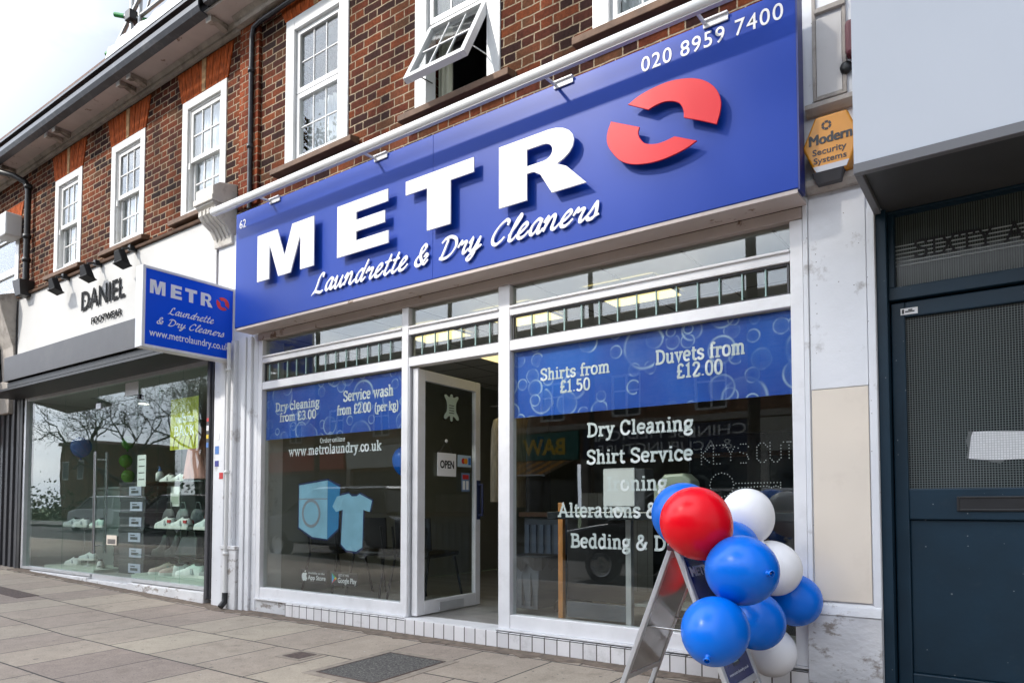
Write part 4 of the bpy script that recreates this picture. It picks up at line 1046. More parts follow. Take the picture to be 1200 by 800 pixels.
psh([remap(smooth_poly(P, k), -2.108, -1.362, 3.22, 3.69, -.232, -.09, 3.118, 3.25) for P, k in ((OUP, [0, 10, 12, 18]), (OLO, [0, 1, 7, 8]))], 'red_emblem', mat("bright_red_vinyl", (.75, .02, .03), .4))
m_ = MB(); stroke_text(m_, "Laundrette", -.73, -.265, 2.955, 0, SCRIPTF, size=.092, wgt=.10, thick=.002, slant=.26, nib=R(38), xdir=onx); m_.build('tagline', LETTER, ps); m_ = MB(); stroke_text(m_, "& Dry Cleaners", -.85, -.145, 2.84, 0, SCRIPTF, size=.092, wgt=.10, thick=.002, slant=.26, nib=R(38), xdir=onx); m_.build('tagline', LETTER, ps)
m_ = MB(); font_text(m_, "www.metrolaundry.co.uk", -.912, -.085, 2.688, 2.782, 0, thick=.002, bold=.006, mapf=onx); m_.build('web_address', LETTER, ps)

# ------------------------------------------------------------------ burglar alarm
al = thing('alarm_box', 'yellow hexagonal burglar alarm box with black lettering beside the end of the blue sign', 'alarm box', (-.822, -.1, 2.93))
def hexp(k=1.0): return [(-.805+k*p[0], 3.115+k*p[1]) for p in ((-.08, .16), (.085, .16), (.15, 0), (.085, -.16), (-.08, -.16), (-.15, 0))]
AY = mat("amber_plastic", (.62, .25, .012), .3, var=.05)
m_ = MB(); m_.prism(hexp(), -.15, -.034); o = m_.build('case', AY, al); fix_normals(o); b = o.modifiers.new("b", 'BEVEL'); b.width = .012; b.segments = 3
m_ = MB(); m_.hexa([(-.88, -.158, 2.958), (-.725, -.158, 2.958), (-.712, -.158, 2.99), (-.896, -.158, 2.99)], [(-.88, -.1515, 2.958), (-.725, -.1515, 2.958), (-.712, -.1515, 2.99), (-.896, -.1515, 2.99)]); fix_normals(m_.build('strobe_lens', mat("grey_lens", (.45, .45, .47), .2), al))
m_ = MB(); m_.hexa([(-.885, -.13, 2.90), (-.76, -.13, 2.90), (-.76, -.05, 2.90), (-.885, -.05, 2.90)], [(-.905, -.157, 2.9605), (-.739, -.157, 2.9605), (-.739, -.05, 2.9605), (-.905, -.05, 2.9605)]); m_.build('siren_grille', CHAR, al, bev=.004)
m_ = MB()
[font_text(m_, "Modern", -.918+.0022*i_, -.70+.0022*i_, 3.115+.0012*(i_ % 2), 3.172+.0012*(i_ % 2), -.1505-.0003*i_, .002) for i_ in range(4)]; font_text(m_, "Security", -.90, -.725, 3.045, 3.092, -.1505, .002, bold=.01); font_text(m_, "Systems", -.895, -.725, 2.998, 3.042, -.1505, .002, bold=.01)
for k in range(6): ringp(m_, -.825, 3.215, .017, .026, -.1525, -.1505, k*60+6, k*60+54, 5)
ringp(m_, -.825, 3.215, .014, .017, -.152, -.1505)
m_.build('lettering', BLACK, al)

# ------------------------------------------------------------------ window graphics
def banner_mat():
    m = bpy.data.materials.new("blue_bubble_print"); m.use_nodes = True
    nt = m.node_tree; b = nt.nodes["Principled BSDF"]; lk = nt.links.new; M = lambda op, a, b=None: math_node(nt, op, a, b)
    ge = _n(nt, "ShaderNodeNewGeometry"); sp = _n(nt, "ShaderNodeSeparateXYZ"); lk(ge.outputs["Position"], sp.inputs[0])
    cx = _n(nt, "ShaderNodeCombineXYZ"); lk(sp.outputs[0], cx.inputs[0]); lk(sp.outputs[2], cx.inputs[1])
    acc = None; col = None
    base = _n(nt, "ShaderNodeTexNoise"); base.inputs["Scale"].default_value = 1.6; lk(cx.outputs[0], base.inputs["Vector"])
    rp = _n(nt, "ShaderNodeValToRGB"); rp.color_ramp.elements[0].position = .35; rp.color_ramp.elements[0].color = (.001, .055, .42, 1); rp.color_ramp.elements[1].position = .68; rp.color_ramp.elements[1].color = (.002, .125, .60, 1)
    lk(base.outputs["Fac"], rp.inputs[0])
    for sc, seed, thr, wd in ((2.6, 0.0, .55, .036), (4.4, 7.3, .55, .045), (7.5, 3.1, .5, .06)):
        vo = _n(nt, "ShaderNodeTexVoronoi"); vo.voronoi_dimensions = '3D'; vo.inputs["Scale"].default_value = sc; vo.inputs["Randomness"].default_value = .8
        off = _n(nt, "ShaderNodeVectorMath", operation='ADD'); off.inputs[1].default_value = (seed, seed*.7, 0); lk(cx.outputs[0], off.inputs[0])
        vo.voronoi_dimensions = '2D'; lk(off.outputs[0], vo.inputs["Vector"])
        sc_ = _n(nt, "ShaderNodeSeparateColor"); lk(vo.outputs["Color"], sc_.inputs[0])
        on = M('GREATER_THAN', sc_.outputs[0], 1-thr)
        rad = M('ADD', .22, M('MULTIPLY', sc_.outputs[1], .2))
        dif = M('ABSOLUTE', M('SUBTRACT', vo.outputs["Distance"], rad))
        ring = _n(nt, "ShaderNodeMapRange"); ring.inputs["From Min"].default_value = wd; ring.inputs["From Max"].default_value = 0.0; lk(dif, ring.inputs["Value"])
        arc_n = _n(nt, "ShaderNodeTexNoise"); arc_n.inputs["Scale"].default_value = sc*1.1; lk(off.outputs[0], arc_n.inputs["Vector"])
        am = _n(nt, "ShaderNodeMapRange"); am.inputs["From Min"].default_value = .42; am.inputs["From Max"].default_value = .66; am.inputs["To Min"].default_value = .05; lk(arc_n.outputs["Fac"], am.inputs["Value"])
        inn = M('MULTIPLY', M('LESS_THAN', vo.outputs["Distance"], rad), M('MULTIPLY', vo.outputs["Distance"], .22))
        v = M('MULTIPLY', on, M('ADD', M('MULTIPLY', ring.outputs[0], am.outputs[0]), inn))
        acc = v if acc is None else M('MAXIMUM', acc, v)
    mx = _n(nt, "ShaderNodeMixRGB"); lk(M('MULTIPLY', acc, .8), mx.inputs[0]); lk(rp.outputs[0], mx.inputs[1]); mx.inputs[2].default_value = (.62, .78, .92, 1)
    lk(mx.outputs[0], b.inputs["Base Color"]); b.inputs["Roughness"].default_value = .45
    return m
BANNER = banner_mat()
GB = .0155                                           # just behind the glass
def decal(name, label, cat, x, z): return thing(name, label, cat, (x, GB, z))
def vtext(mb, t, x0, x1, z, size, y=GB, w=.115, th=.0012): stroke_text(mb, t, x0, x1, z, y+th+.001, SLABF, size=size, wgt=w, thick=th)
bn = decal('window_banner', 'blue bubble printed banner with dry cleaning prices across the left window', 'window banner', -5.16, 1.76)
m_ = MB(); m_.box(-6.13, -4.205, GB+.003, GB+.005, 1.762, 2.252); m_.build('print', BANNER, bn)
m_ = MB(); vtext(m_, "Dry cleaning", -5.985, -5.315, 2.036, .118); vtext(m_, "from £3.00", -5.915, -5.36, 1.928, .118); vtext(m_, "Service wash", -4.985, -4.345, 2.05, .132); vtext(m_, "from £2.00", -5.07, -4.62, 1.93, .122); vtext(m_, "(per kg)", -4.575, -4.285, 1.925, .105)
m_.build('lettering', VINYL, bn)
bn = decal('window_banner', 'blue bubble printed banner with shirt and duvet prices across the right window', 'window banner', -2.07, 1.76)
m_ = MB(); m_.box(-3.075, -1.065, GB+.003, GB+.005, 1.76, 2.258); m_.build('print', BANNER, bn)
m_ = MB(); vtext(m_, "Shirts from", -2.84, -2.265, 2.018, .12); vtext(m_, "£1.50", -2.675, -2.42, 1.914, .12); vtext(m_, "Duvets from", -1.935, -1.34, 2.03, .132); vtext(m_, "£12.00", -1.79, -1.48, 1.924, .128)
m_.build('lettering', VINYL, bn)
for k, (t, x0, x1, z) in enumerate((("Dry Cleaning", -2.455, -1.675, 1.583), ("Shirt Service", -2.455, -1.68, 1.393), ("Ironing", -2.30, -1.855, 1.205), ("Alterations & Repairs", -2.69, -1.45, 1.025), ("Bedding & Duvets", -2.59, -1.55, .812))):
    m_ = MB(); vtext(m_, t, x0, x1, z, .134, w=.125)
    o = m_.build('window_lettering', VINYL); tag(o, 'white slab serif window lettering reading ' + t, 'window lettering', 'white service names on the right window')
m_ = MB(); vtext(m_, "www.metrolaundry.co.uk", -5.765, -4.485, 1.585, .122, w=.12); vtext(m_, "Order online", -5.30, -4.955, 1.69, .06, w=.10)
tag(m_.build('window_lettering', VINYL), 'white web address with the words Order online above it on the left window', 'window lettering')
# plain appliance and shirt sticker (no character)
st = decal('window_sticker', 'pale blue sticker of a plain washing machine and a T-shirt on the left window', 'window sticker', -5.15, .72)
PB = mat("pale_blue_print", (.30, .56, .72), .5, var=.12, vscale=5); PB2 = mat("mid_blue_print", (.03, .24, .50), .5); NV = mat("navy_outline_print", (.008, .02, .10), .5)
def flat(polys, m, name, lay, parent=st):
    mb = MB()
    for p in polys: mb.prism(p, GB+.004-lay*.0006, GB+.0045-lay*.0006)
    o = mb.build(name, m, parent); fix_normals(o); return o
def grow(P, d):
    cx = sum(p[0] for p in P)/len(P); cz = sum(p[1] for p in P)/len(P)
    out = []
    for p in P:
        v = Vector((p[0]-cx, p[1]-cz)); out.append((p[0]+v.normalized().x*d, p[1]+v.normalized().y*d))
    return out
WF = [(-5.60, .90), (-5.60, 1.30), (-5.19, 1.34), (-5.19, .80), (-5.40, .815)]
WS = [(-5.188, .80), (-5.188, 1.34), (-5.02, 1.275), (-5.04, .90)]
flat([grow(WF, .02), grow(WS, .02)], NV, 'outline', 0); flat([WF], PB, 'machine_front', 1); flat([WS], PB2, 'machine_side', 1)
rg = MB(); 
ringp(rg, -5.42, 1.035, .108, .135, GB+.001, GB+.0016); rg.box(-5.60, -5.19, GB+.002, GB+.0028, 1.165, 1.175); rg.build('door_ring', mat("grey_ring_print", (.32, .34, .38), .5), st)
TS = [(-5.12, 1.10), (-5.06, 1.19), (-4.90, 1.215), (-4.86, 1.19), (-4.80, 1.19), (-4.76, 1.21), (-4.60, 1.15), (-4.63, 1.05), (-4.71, 1.07), (-4.72, .74), (-4.80, .70), (-4.93, .71), (-5.0, .76), (-4.98, 1.07), (-5.07, 1.05)]
flat([grow(TS, .018)], NV, 'outline', .3); flat([TS], PB, 'shirt', 1.4)
for k, (x0, x1, t1, t2, lb) in enumerate(((-5.565, -5.19, "Available on the", "App Store", 'black App Store badge with a white apple at the foot of the left window'), (-5.145, -4.775, "GET IT ON", "Google Play", 'black Google Play badge with a coloured triangle at the foot of the left window'))):
    bd = decal('app_badge', lb, 'app badge', x0, .40); zc = .447
    m_ = MB(); m_.box(x0, x1, GB+.003, GB+.005, zc-.062, zc+.062); m_.build('badge', BLACK, bd, bev=.001)
    m_ = MB(); font_text(m_, t1, x0+.115, x1-.03-.09*k, zc+.022, zc+.042, GB+.003, .001); font_text(m_, t2, x0+.11, x1-.015, zc-.045-.006*k, zc+.012, GB+.003, .001, bold=.01); m_.build('lettering', VINYL, bd)
    if k == 0:
        P = [(.0, .030), (.018, .036), (.034, .026), (.026, .010), (.030, -.008), (.038, -.016), (.026, -.038), (.012, -.042), (.0, -.037), (-.012, -.042), (-.026, -.036), (-.038, -.010), (-.036, .018), (-.020, .034)]
        o = MB().prism([(x0+.06+p[0], zc-.004+p[1]) for p in _cat(P+[P[0]], 3)[:-1]], GB+.002, GB+.003); o.prism([(x0+.06, zc+.034), (x0+.075, zc+.038), (x0+.08, zc+.054), (x0+.066, zc+.05)], GB+.002, GB+.003); fix_normals(o.build('apple_mark', VINYL, bd))
    else:
        A, B_, C_ = (x0+.03, zc+.045), (x0+.03, zc-.045), (x0+.098, zc); mid = (x0+.06, zc)
        for P, cc in (((A, mid, (x0+.078, zc+.013), (x0+.055, zc+.03)), (.02, .45, .12)), ((A, B_, mid), (.02, .35, .65)), ((B_, (x0+.055, zc-.03), (x0+.078, zc-.013), mid), (.65, .04, .06)), (((x0+.0785, zc+.0128), mid, (x0+.0785, zc-.0128), C_), (.75, .5, .02))):
            fix_normals(MB().prism(list(P), GB+.002, GB+.003).build('play_mark', mat("play_colour", cc, .5), bd))

# things on the glass door
def ondoor(a, u, o): return (-4.0715+.0265 - o - .02, a, u)
DX = -4.069
ondoor = lambda a, u, o: (DX - o, a, u)
def dthing(name, label, cat, a, z): return thing(name, label, cat, (DX, a, z))
def dbox(mb, a0, a1, z0, z1, o0, o1):
    mb.box(DX+o0, DX+o1, a0, a1, z0, z1); return mb
os_ = dthing('open_sign', 'small white OPEN sign hanging by a cord on the glass door', 'sign', .39, 1.35)
m_ = MB(); dbox(m_, .265, .515, 1.362, 1.565, .004, .008); m_.build('plate', PAPER, os_, bev=.002)
m_ = MB(); font_text(m_, "OPEN", .30, .485, 1.43, 1.50, 0, .001, bold=.03, mapf=lambda a, u, o: (DX+.008-o, a, u)); m_.build('lettering', BLACK, os_)
m_ = MB(); m_.tube([(DX+.006, .29, 1.565), (DX+.006, .385, 1.67), (DX+.006, .48, 1.565)], .0025, 6); m_.build('cord', CHAR, os_); m_ = MB(); m_.lathe((DX+.002, .385, 1.67), [(.016, 0), (.014, .008), (0, .01)], axis=(1, 0, 0)); m_.build('suction_hook', PAPER, os_)
cs = dthing('card_sticker', 'strip of payment card logos on the glass door beside the OPEN sign', 'sticker', .63, 1.45)
m_ = MB(); dbox(m_, .54, .73, 1.455, 1.56, .002, .003); m_.build('backing', mat("pale_blue_card", (.45, .58, .70), .5), cs)
m_ = MB()
m_.prism(arc(.62, 1.507, .026, .026, 0, 350, 16), 0, -.001); m_.v = [(DX+.0035-p[1], p[0], p[2]) for p in m_.v]; m_.build('red_disc', mat("red_disc", (.6, .03, .03), .5), cs)
m_ = MB(); m_.prism(arc(.652, 1.507, .026, .026, 0, 350, 16), 0, -.001); m_.v = [(DX+.0047-p[1], p[0], p[2]) for p in m_.v]; m_.build('orange_disc', mat("orange_disc", (.75, .3, .02), .5), cs)
m_ = MB(); dbox(m_, .69, .725, 1.475, 1.54, .0032, .0042); m_.build('blue_logo', mat("blue_card", (.03, .15, .5), .5), cs)
n_ = dthing('notice', 'small red and blue notice stuck low on the glass door', 'sticker', .65, 1.23)
m_ = MB(); dbox(m_, .595, .71, 1.235, 1.40, .002, .003); m_.build('sheet', mat("notice_blue", (.16, .25, .42), .5), n_)
m_ = MB(); dbox(m_, .61, .695, 1.345, 1.385, .0032, .004); m_.build('red_panel', STK[0], n_); m_ = MB(); dbox(m_, .61, .645, 1.25, 1.33, .0032, .004); dbox(m_, .66, .695, 1.25, 1.33, .0032, .004); m_.build('pictogram', PAPER, n_)
hd_ = dthing('hide_emblem', 'pale leather hide shaped emblem at the top of the glass door', 'emblem', .45, 1.83)
HP = [(0, 1), (.16, .93), (.2, .78), (.45, .80), (.72, .92), (.92, .80), (.78, .62), (.62, .40), (.56, .05), (.62, -.30), (.85, -.52), (.95, -.78), (.72, -.86), (.45, -.68), (.2, -.62), (.12, -.95)]
HP = HP + [(-x, z) for x, z in reversed(HP[1:])] + []
def hide(kx, kz): return [(.453+kx*p[0], 1.968+kz*p[1]) for p in _cat(HP+[HP[0]], 3)[:-1]]
m_ = MB(); m_.prism(hide(.118, .135), 0, -.001); m_.v = [(DX+.002-p[1], p[0], p[2]) for p in m_.v]; fix_normals(m_.build('outline', BLACK, hd_))
m_ = MB(); m_.prism(hide(.106, .122), 0, -.001); m_.v = [(DX+.0034-p[1], p[0], p[2]) for p in m_.v]; fix_normals(m_.build('hide_shape', mat("pale_mint_print", (.45, .56, .50), .6, var=.1), hd_))
m_ = MB()
for k in range(4): dbox(m_, .42, .487, 1.985-.022*k, 1.992-.022*k, .0046, .0052)
m_.build('print_lines', CHAR, hd_)
# ------------------------------------------------------------------ inside the laundrette
FZ = .19
def make_chair(x, y, label):
    t = thing('waiting_chair', label, 'chair', (x, y, FZ), 'black waiting chairs behind the left window')
    LEGM = BLACKM
    m_ = MB(); m_.hexa([(x-.22, y-.02, FZ+.42), (x+.22, y-.02, FZ+.42), (x+.23, y+.40, FZ+.44), (x-.23, y+.40, FZ+.44)], [(x-.22, y-.02, FZ+.465), (x+.22, y-.02, FZ+.465), (x+.23, y+.40, FZ+.485), (x-.23, y+.40, FZ+.485)]); m_.build('seat', BLACK, t, bev=.018)
    m_ = MB(); n = 8
    for i in range(n):
        a0, a1 = -1+2*i/n, -1+2*(i+1)/n
        f = lambda a, z: (x+.225*a, y-.06+.05*a*a-.07*(z-.5), FZ+z)
        m_.hexa([f(a0, .50), f(a1, .50), tuple(Vector(f(a1, .50))+Vector((0, .016, 0))), tuple(Vector(f(a0, .50))+Vector((0, .016, 0)))], [f(a0, .80), f(a1, .80), tuple(Vector(f(a1, .80))+Vector((0, .016, 0))), tuple(Vector(f(a0, .80))+Vector((0, .016, 0)))])
    m_.build('backrest', BLACK, t)
    for sx in (-1, 1):
        m_ = MB(); m_.tube([(x+.24*sx, y-.12, FZ), (x+.215*sx, y-.03, FZ+.42), (x+.21*sx, y-.075, FZ+.72)], .011, 8); m_.build('leg', LEGM, t)
        m_ = MB(); m_.tube([(x+.24*sx, y+.44, FZ), (x+.215*sx, y+.34, FZ+.43)], .011, 8); m_.build('leg', LEGM, t)
    return t
ch = make_chair(-5.93, .62, 'black chair at the left end of the row behind the left window')
copy_tree(ch, (.66, .02, 0), label='black chair in the middle of the row behind the left window')
copy_tree(ch, (1.26, .0, 0), label='black chair at the right end of the row, nearest the open glass door')
w_ = thing('wheelie_bin', 'grey wheelie bin with black liner folded over its rim just inside the right window', 'bin', (-3.42, .80, FZ))
x, y = -3.42, .80
m_ = MB(); m_.hexa([(x-.14, y-.16, FZ+.05), (x+.14, y-.16, FZ+.05), (x+.14, y+.16, FZ+.05), (x-.14, y+.16, FZ+.05)], [(x-.19, y-.21, FZ+.47), (x+.19, y-.21, FZ+.47), (x+.19, y+.21, FZ+.47), (x-.19, y+.21, FZ+.47)])
for k in (-.09, .0, .09): m_.box(x+k-.008, x+k+.008, y-.2, y-.17, FZ+.08, FZ+.36)
m_.build('body', BINGREY, w_, bev=.015)
m_ = MB(); n = 26
for i in range(n):
    a, b = 2*math.pi*i/n, 2*math.pi*(i+1)/n
    rr = lambda t: max(abs(math.cos(t)), abs(math.sin(t)))
    P = lambda t, k, z: (x+.205*k*math.cos(t)/rr(t), y+.225*k*math.sin(t)/rr(t), FZ+z)
    d0, d1 = .05+.04*math.sin(i*2.3), .05+.04*math.sin((i+1)*2.3)
    m_.add([P(a, 1.0, .49), P(b, 1.0, .49), P(b, 1.03, .45-d1), P(a, 1.03, .45-d0), P(a, .8, .46), P(b, .8, .46)], [(0, 3, 2, 1), (0, 1, 5, 4)])
m_.build('liner', mat("black_liner", (.012, .012, .013), .3, bump=.6, bscale=22), w_)
for s_ in (-1, 1):
    m_ = MB(); m_.lathe((x+.16*s_-.02, y+.14, FZ+.05), [(0, 0), (.05, 0), (.05, .04), (0, .04)], axis=(1, 0, 0)); m_.build('wheel', BLACK, w_)
ct = thing('counter', 'dark service counter with black panels and orange timber end post behind the right window', 'counter', (-2.1, 1.0, FZ))
m_ = MB(); m_.box(-3.045, -3.0, .585, .63, FZ, 1.13); o = m_.build('end_post', WOODO, ct, bev=.004)
m_ = MB(); m_.box(-2.965, -2.44, .60, .64, FZ+.17, 1.0); m_.box(-2.385, -1.1, .95, .98, FZ, 1.0); m_.build('front_panel', mat("black_panel", (.012, .013, .014), .3, var=.15), ct, bev=.003)
m_ = MB(); m_.box(-2.965, -2.44, .59, .63, FZ+.03, FZ+.155); m_.build('kick_board', BINGREY, ct, bev=.003)
m_ = MB(); m_.box(-2.435, -2.39, .57, .62, FZ, 1.0); m_.build('metal_upright', SILVER, ct, bev=.003)
m_ = MB(); m_.box(-2.965, -1.05, .30, 1.35, 1.003, 1.06); m_.build('counter_top', mat("dark_worktop", (.03, .035, .04), .25), ct, bev=.006)
m_ = MB(); m_.box(-2.385, -1.7, .60, .93, FZ+.16, FZ+.18); m_.build('shelf', WALLIN, ct)
def prop(name, label, cat, loc, builds):
    t = thing(name, label, cat, loc)
    for nm, mb, m, bv in builds: mb.build(nm, m, t, bev=bv)
    return t
a, b = MB(), MB(); a.box(-2.52, -2.265, .38, .42, 1.10, 1.38); a.hexa([(-2.47, .36, 1.0615), (-2.32, .36, 1.0615), (-2.32, .47, 1.0615), (-2.47, .47, 1.0615)], [(-2.42, .39, 1.10), (-2.37, .39, 1.10), (-2.37, .41, 1.10), (-2.42, .41, 1.10)])
b.box(-2.26, -2.19, .39, .55, 1.062, 1.375)
prop('till_screen', 'back of a white till screen standing on the dark counter', 'till screen', (-2.4, .4, 1.06), [('screen', a, PAPER, .006), ('printer', b, CHAR, .008)])
a, b = MB(), MB(); a.prism([(-2.12, 1.062), (-1.84, 1.062), (-1.84, 1.28), (-1.90, 1.33), (-2.04, 1.325), (-2.12, 1.23)], .38, .56); b.tube([(-2.09, .375, 1.12), (-2.03, .35, 1.14), (-1.97, .35, 1.10), (-1.93, .375, 1.13)], .010); 
prop('sewing_machine', 'pale green sewing machine body on the counter behind the balloons', 'machine', (-1.98, .47, 1.06), [('body', a, mat("pale_green_enamel", (.42, .47, .36), .4), .02), ('cable', b, BLACK, 0)])
led = thing('led_sign', 'black LED sign board with dotted white letters reading KEYS CUT above a dotted key', 'sign', (-1.55, .62, 1.06))
m_ = MB(); m_.box(-1.93, -1.17, .60, .63, 1.062, 1.60); m_.build('panel', mat("black_gloss", (.012, .014, .016), .12), led, bev=.004)
m_ = MB(); m_.frame(-1.94, -1.16, 1.0615, 1.61, .012, .595, .599); m_.build('frame', BLACKM, led)
m_ = MB()
def dots(pts, ox, oz, sx, sz, step=.021):
    pts = [(ox+p[0]*sx, oz+p[1]*sz) for p in pts]; acc = 0
    for p, q_ in zip(pts[:-1], pts[1:]):
        d = Vector((q_[0]-p[0], q_[1]-p[1])); n = max(1, round(d.length/step))
        for i in range(n):
            u = Vector(p)+d*i/n; m_.lathe((u.x, .599, u.y), [(0, .0028), (.0034, .002), (.0042, 0)], axis=(0, -1, 0), n=6)
gl = {'K': [[(0, 0), (0, 1)], [(.6, 1), (.0, .5)], [(0, .5), (.6, 0)]], 'E': [[(.6, 1), (0, 1), (0, 0), (.6, 0)], [(0, .5), (.5, .5)]], 'Y': [[(0, 1), (.3, .5), (.6, 1)], [(.3, .5), (.3, 0)]],
      'S': [[(.6, .85), (.45, 1), (.15, 1), (0, .8), (.1, .58), (.5, .45), (.6, .2), (.45, 0), (.15, 0), (0, .15)]], 'C': [[(.6, .8), (.4, 1), (.2, 1), (0, .8), (0, .2), (.2, 0), (.4, 0), (.6, .2)]],
      'U': [[(0, 1), (0, .2), (.2, 0), (.4, 0), (.6, .2), (.6, 1)]], 'T': [[(0, 1), (.6, 1)], [(.3, 1), (.3, 0)]]}
ox = -1.845
for chh in "KEYS CUT":
    if chh == ' ': ox += .04; continue
    for st_ in gl[chh]: dots(st_, ox, 1.40, .118, .13)
    ox += .088
dots([(math.cos(R(a_)), math.sin(R(a_))) for a_ in range(0, 361, 30)], -1.70, 1.25, .085, .085)
dots([(0, 0), (1, 0), (1, -.3), (.9, -.2), (.8, -.3), (.7, -.2), (.0, -.3)], -1.60, 1.26, .30, .11)
m_.build('led_dots', mat("led_white", (.55, .56, .56), .5, emit=(.9, .95, 1), estr=.15), led)
rd = thing('radiator', 'blue grey panelled counter end with upright ribs seen through the open door', 'panel', (-3.72, .72, FZ))
m_ = MB(); m_.box(-3.80, -3.13, 1.20, 1.30, FZ+.02, 1.0); m_.build('body', BINGREY, rd, bev=.004)
m_ = MB(); 
for k in range(8): m_.box(-3.78+.08*k, -3.735+.08*k, 1.18, 1.199, FZ+.12, .93)
m_.build('rib', mat("blue_grey_paint", (.10, .13, .18), .4), rd, bev=.004)
m_ = MB(); m_.box(-3.83, -3.12, 1.15, 1.33, 1.003, 1.045); m_.build('top', mat("brown_top", (.10, .05, .03), .4), rd, bev=.004)
# rail of cleaned garments in plastic
gr = thing('garment_rail', 'steel hanging rail along the laundrette carrying plastic covered garments', 'rail', (-3.6, 2.3, 2.2))
m_ = MB(); m_.tube([(-4.95, 2.2, 2.25), (-3.85, 2.2, 2.25)], .016); m_.tube([(-4.8, 2.2, 2.25), (-4.8, 2.2, 2.8)], .01); m_.tube([(-3.95, 2.2, 2.25), (-3.95, 2.2, 2.8)], .01); m_.build('rail', STEEL, gr)
GL = ['farthest left', 'second from the left', 'last on the right']
GM = [PLASTICCLR, mat("garment_dark", (.06, .06, .07), .5, var=.3), mat("garment_beige", (.42, .34, .23), .5, var=.3, stretch=(8, 8, 1))]
for k in range(3):
    x = -4.78+.24*k
    t = thing('hanging_garment', 'bagged garment on the hanging rail, '+GL[k], 'garment', (x, 2.2, 1.2), 'bagged garments on the hanging rail')
    m_ = MB(); n = 14
    def sec(z, hw, d): return [(x+d*math.cos(2*math.pi*i/n)*(1+.25*math.sin(i*3.1+z*5)), 2.2+hw*math.sin(2*math.pi*i/n), z) for i in range(n)]
    secs = [sec(1.15-.06*(k % 3), .24, .055), sec(1.6, .23, .06), sec(1.95, .22, .06), sec(2.07, .18, .05), sec(2.13, .03, .02)]
    m_.smooth = True; m_.add([p for s_ in secs for p in s_], [(i*n+j, i*n+(j+1) % n, (i+1)*n+(j+1) % n, (i+1)*n+j) for i in range(len(secs)-1) for j in range(n)]); m_.build('cover', GM[(k*2) % 3], t)
    m_ = MB(); m_.tube([(x, 2.2, 2.12), (x, 2.2, 2.2), (x, 2.18, 2.255), (x, 2.2, 2.275), (x, 2.215, 2.26)], .004, 6); m_.build('hook', STEEL, t)
    if k % 2 == 0:
        m_ = MB(); m_.box(x+.064, x+.068, 2.08, 2.2, 1.72, 1.86); m_.build('label_tag', mat("navy_tag", (.01, .02, .12), .5), t)
sp_ = thing('partition', 'pale grey boarded partition wall behind the wheelie bin', 'partition', (-3.4, 2.6, FZ))
m_ = MB(); m_.box(-4.05, -2.2, 2.7, 2.74, FZ, 1.25); m_.build('board', grid_mat("pale_boards", (.30, .31, .31), (.12, .12, .12), .12, 3, .006, 0, rough=.5, var=.2), sp_)
# washing machines along the back wall
for k in range(4):
    x = -5.6+.72*k
    if k == 0:
        wm = thing('washing_machine', 'first white washing machine from the left along the back wall', 'washing machine', (x, 6.2, FZ), 'washing machines along the back wall')
        m_ = MB(); m_.box(x-.33, x+.33, 5.9, 6.6, FZ+.02, FZ+1.1); m_.build('body', UPVC, wm, bev=.015)
        m_ = MB(); m_.lathe((x, 5.9, FZ+.55), [(.23, -.002), (.23, .04), (.19, .05), (.17, .03)], axis=(0, -1, 0), n=28); m_.build('door_ring', STEEL, wm)
        m_ = MB(); m_.lathe((x, 5.9, FZ+.55), [(0, .045), (.12, .035), (.168, .025)], axis=(0, -1, 0), n=28); m_.build('door_glass', BLACK, wm)
        m_ = MB(); m_.box(x-.3, x+.3, 5.89, 5.898, FZ+.93, FZ+1.05); m_.build('control_panel', CHAR, wm)
    else: copy_tree(wm, (.72*k, 0, 0), label=('', 'second', 'third', 'fourth')[k]+' white washing machine from the left along the back wall')

# ------------------------------------------------------------------ balloons
def balloon(name_label, col, c, r, down=(0, 0, -1), group='red white and blue balloons tied to the pavement board', string_to=None, k=1.0):
    t = thing('balloon', name_label, 'balloon', c, group)
    prof = []
    n = 22
    for i in range(n+1):
        a = math.pi*i/n
        rr = r*math.sin(a); h = -r*math.cos(a)
        if h > 0: rr *= 1.0; h *= 1.0
        if h < 0: h *= 1.19; rr *= (1-.07*(-h/r/1.19)**2)
        prof.append((rr, h))
    prof = [p for p in prof]
    ax = -Vector(down)
    m_ = MB(); m_.lathe(c, prof, axis=ax, n=40)
    o = m_.build('skin', BAL[col], t); fix_normals(o)
    m_ = MB(); b0 = -r*1.19
    m_.lathe(c, [(.022, b0+.012), (.009, b0-.004), (.007, b0-.010), (.016, b0-.024), (.012, b0-.027)], axis=ax, n=12); m_.build('knot', BAL[col], t)
    if string_to:
        p = Vector(c)+Vector(down).normalized()*(r*1.19+.02); e = Vector(string_to)
        m_ = MB(); m_.tube([tuple(p), tuple(p*.5+e*.5+Vector((.01, 0, -.02))), tuple(e)], .0015, 5); m_.build('string', PAPER, t)
    return t
AX, AYN, AYF = -1.475, -.81, -.34
balloon('large red balloon resting on the top of the pavement board', 'red', (-1.25, -1.067, 1.027), .166, down=(.35, .5, -.75), string_to=(AX, AYN, .88))
balloon('upper front blue balloon right below the red balloon', 'blue', (-1.033, -1.085, .811), .158, down=(.75, -.55, .02), string_to=(AX, AYN+.1, .88))
balloon('lowest front blue balloon covering the right leg of the pavement board', 'blue', (-1.098, -1.242, .559), .147, down=(.12, -.85, -.5), string_to=(AX, AYN+.1, .88))
balloon('highest white balloon right of the red balloon', 'white', (-1.215, -.40, 1.057), .141, down=(.5, -.2, -.8))
balloon('white balloon between the upper front blue balloon and the pilaster', 'white', (-1.083, -.36, .762), .142, down=(-.6, .3, .7))
balloon('blue balloon low at the back between the two front blue balloons', 'blue', (-1.11, -.60, .51), .143, down=(-.4, .5, .6))
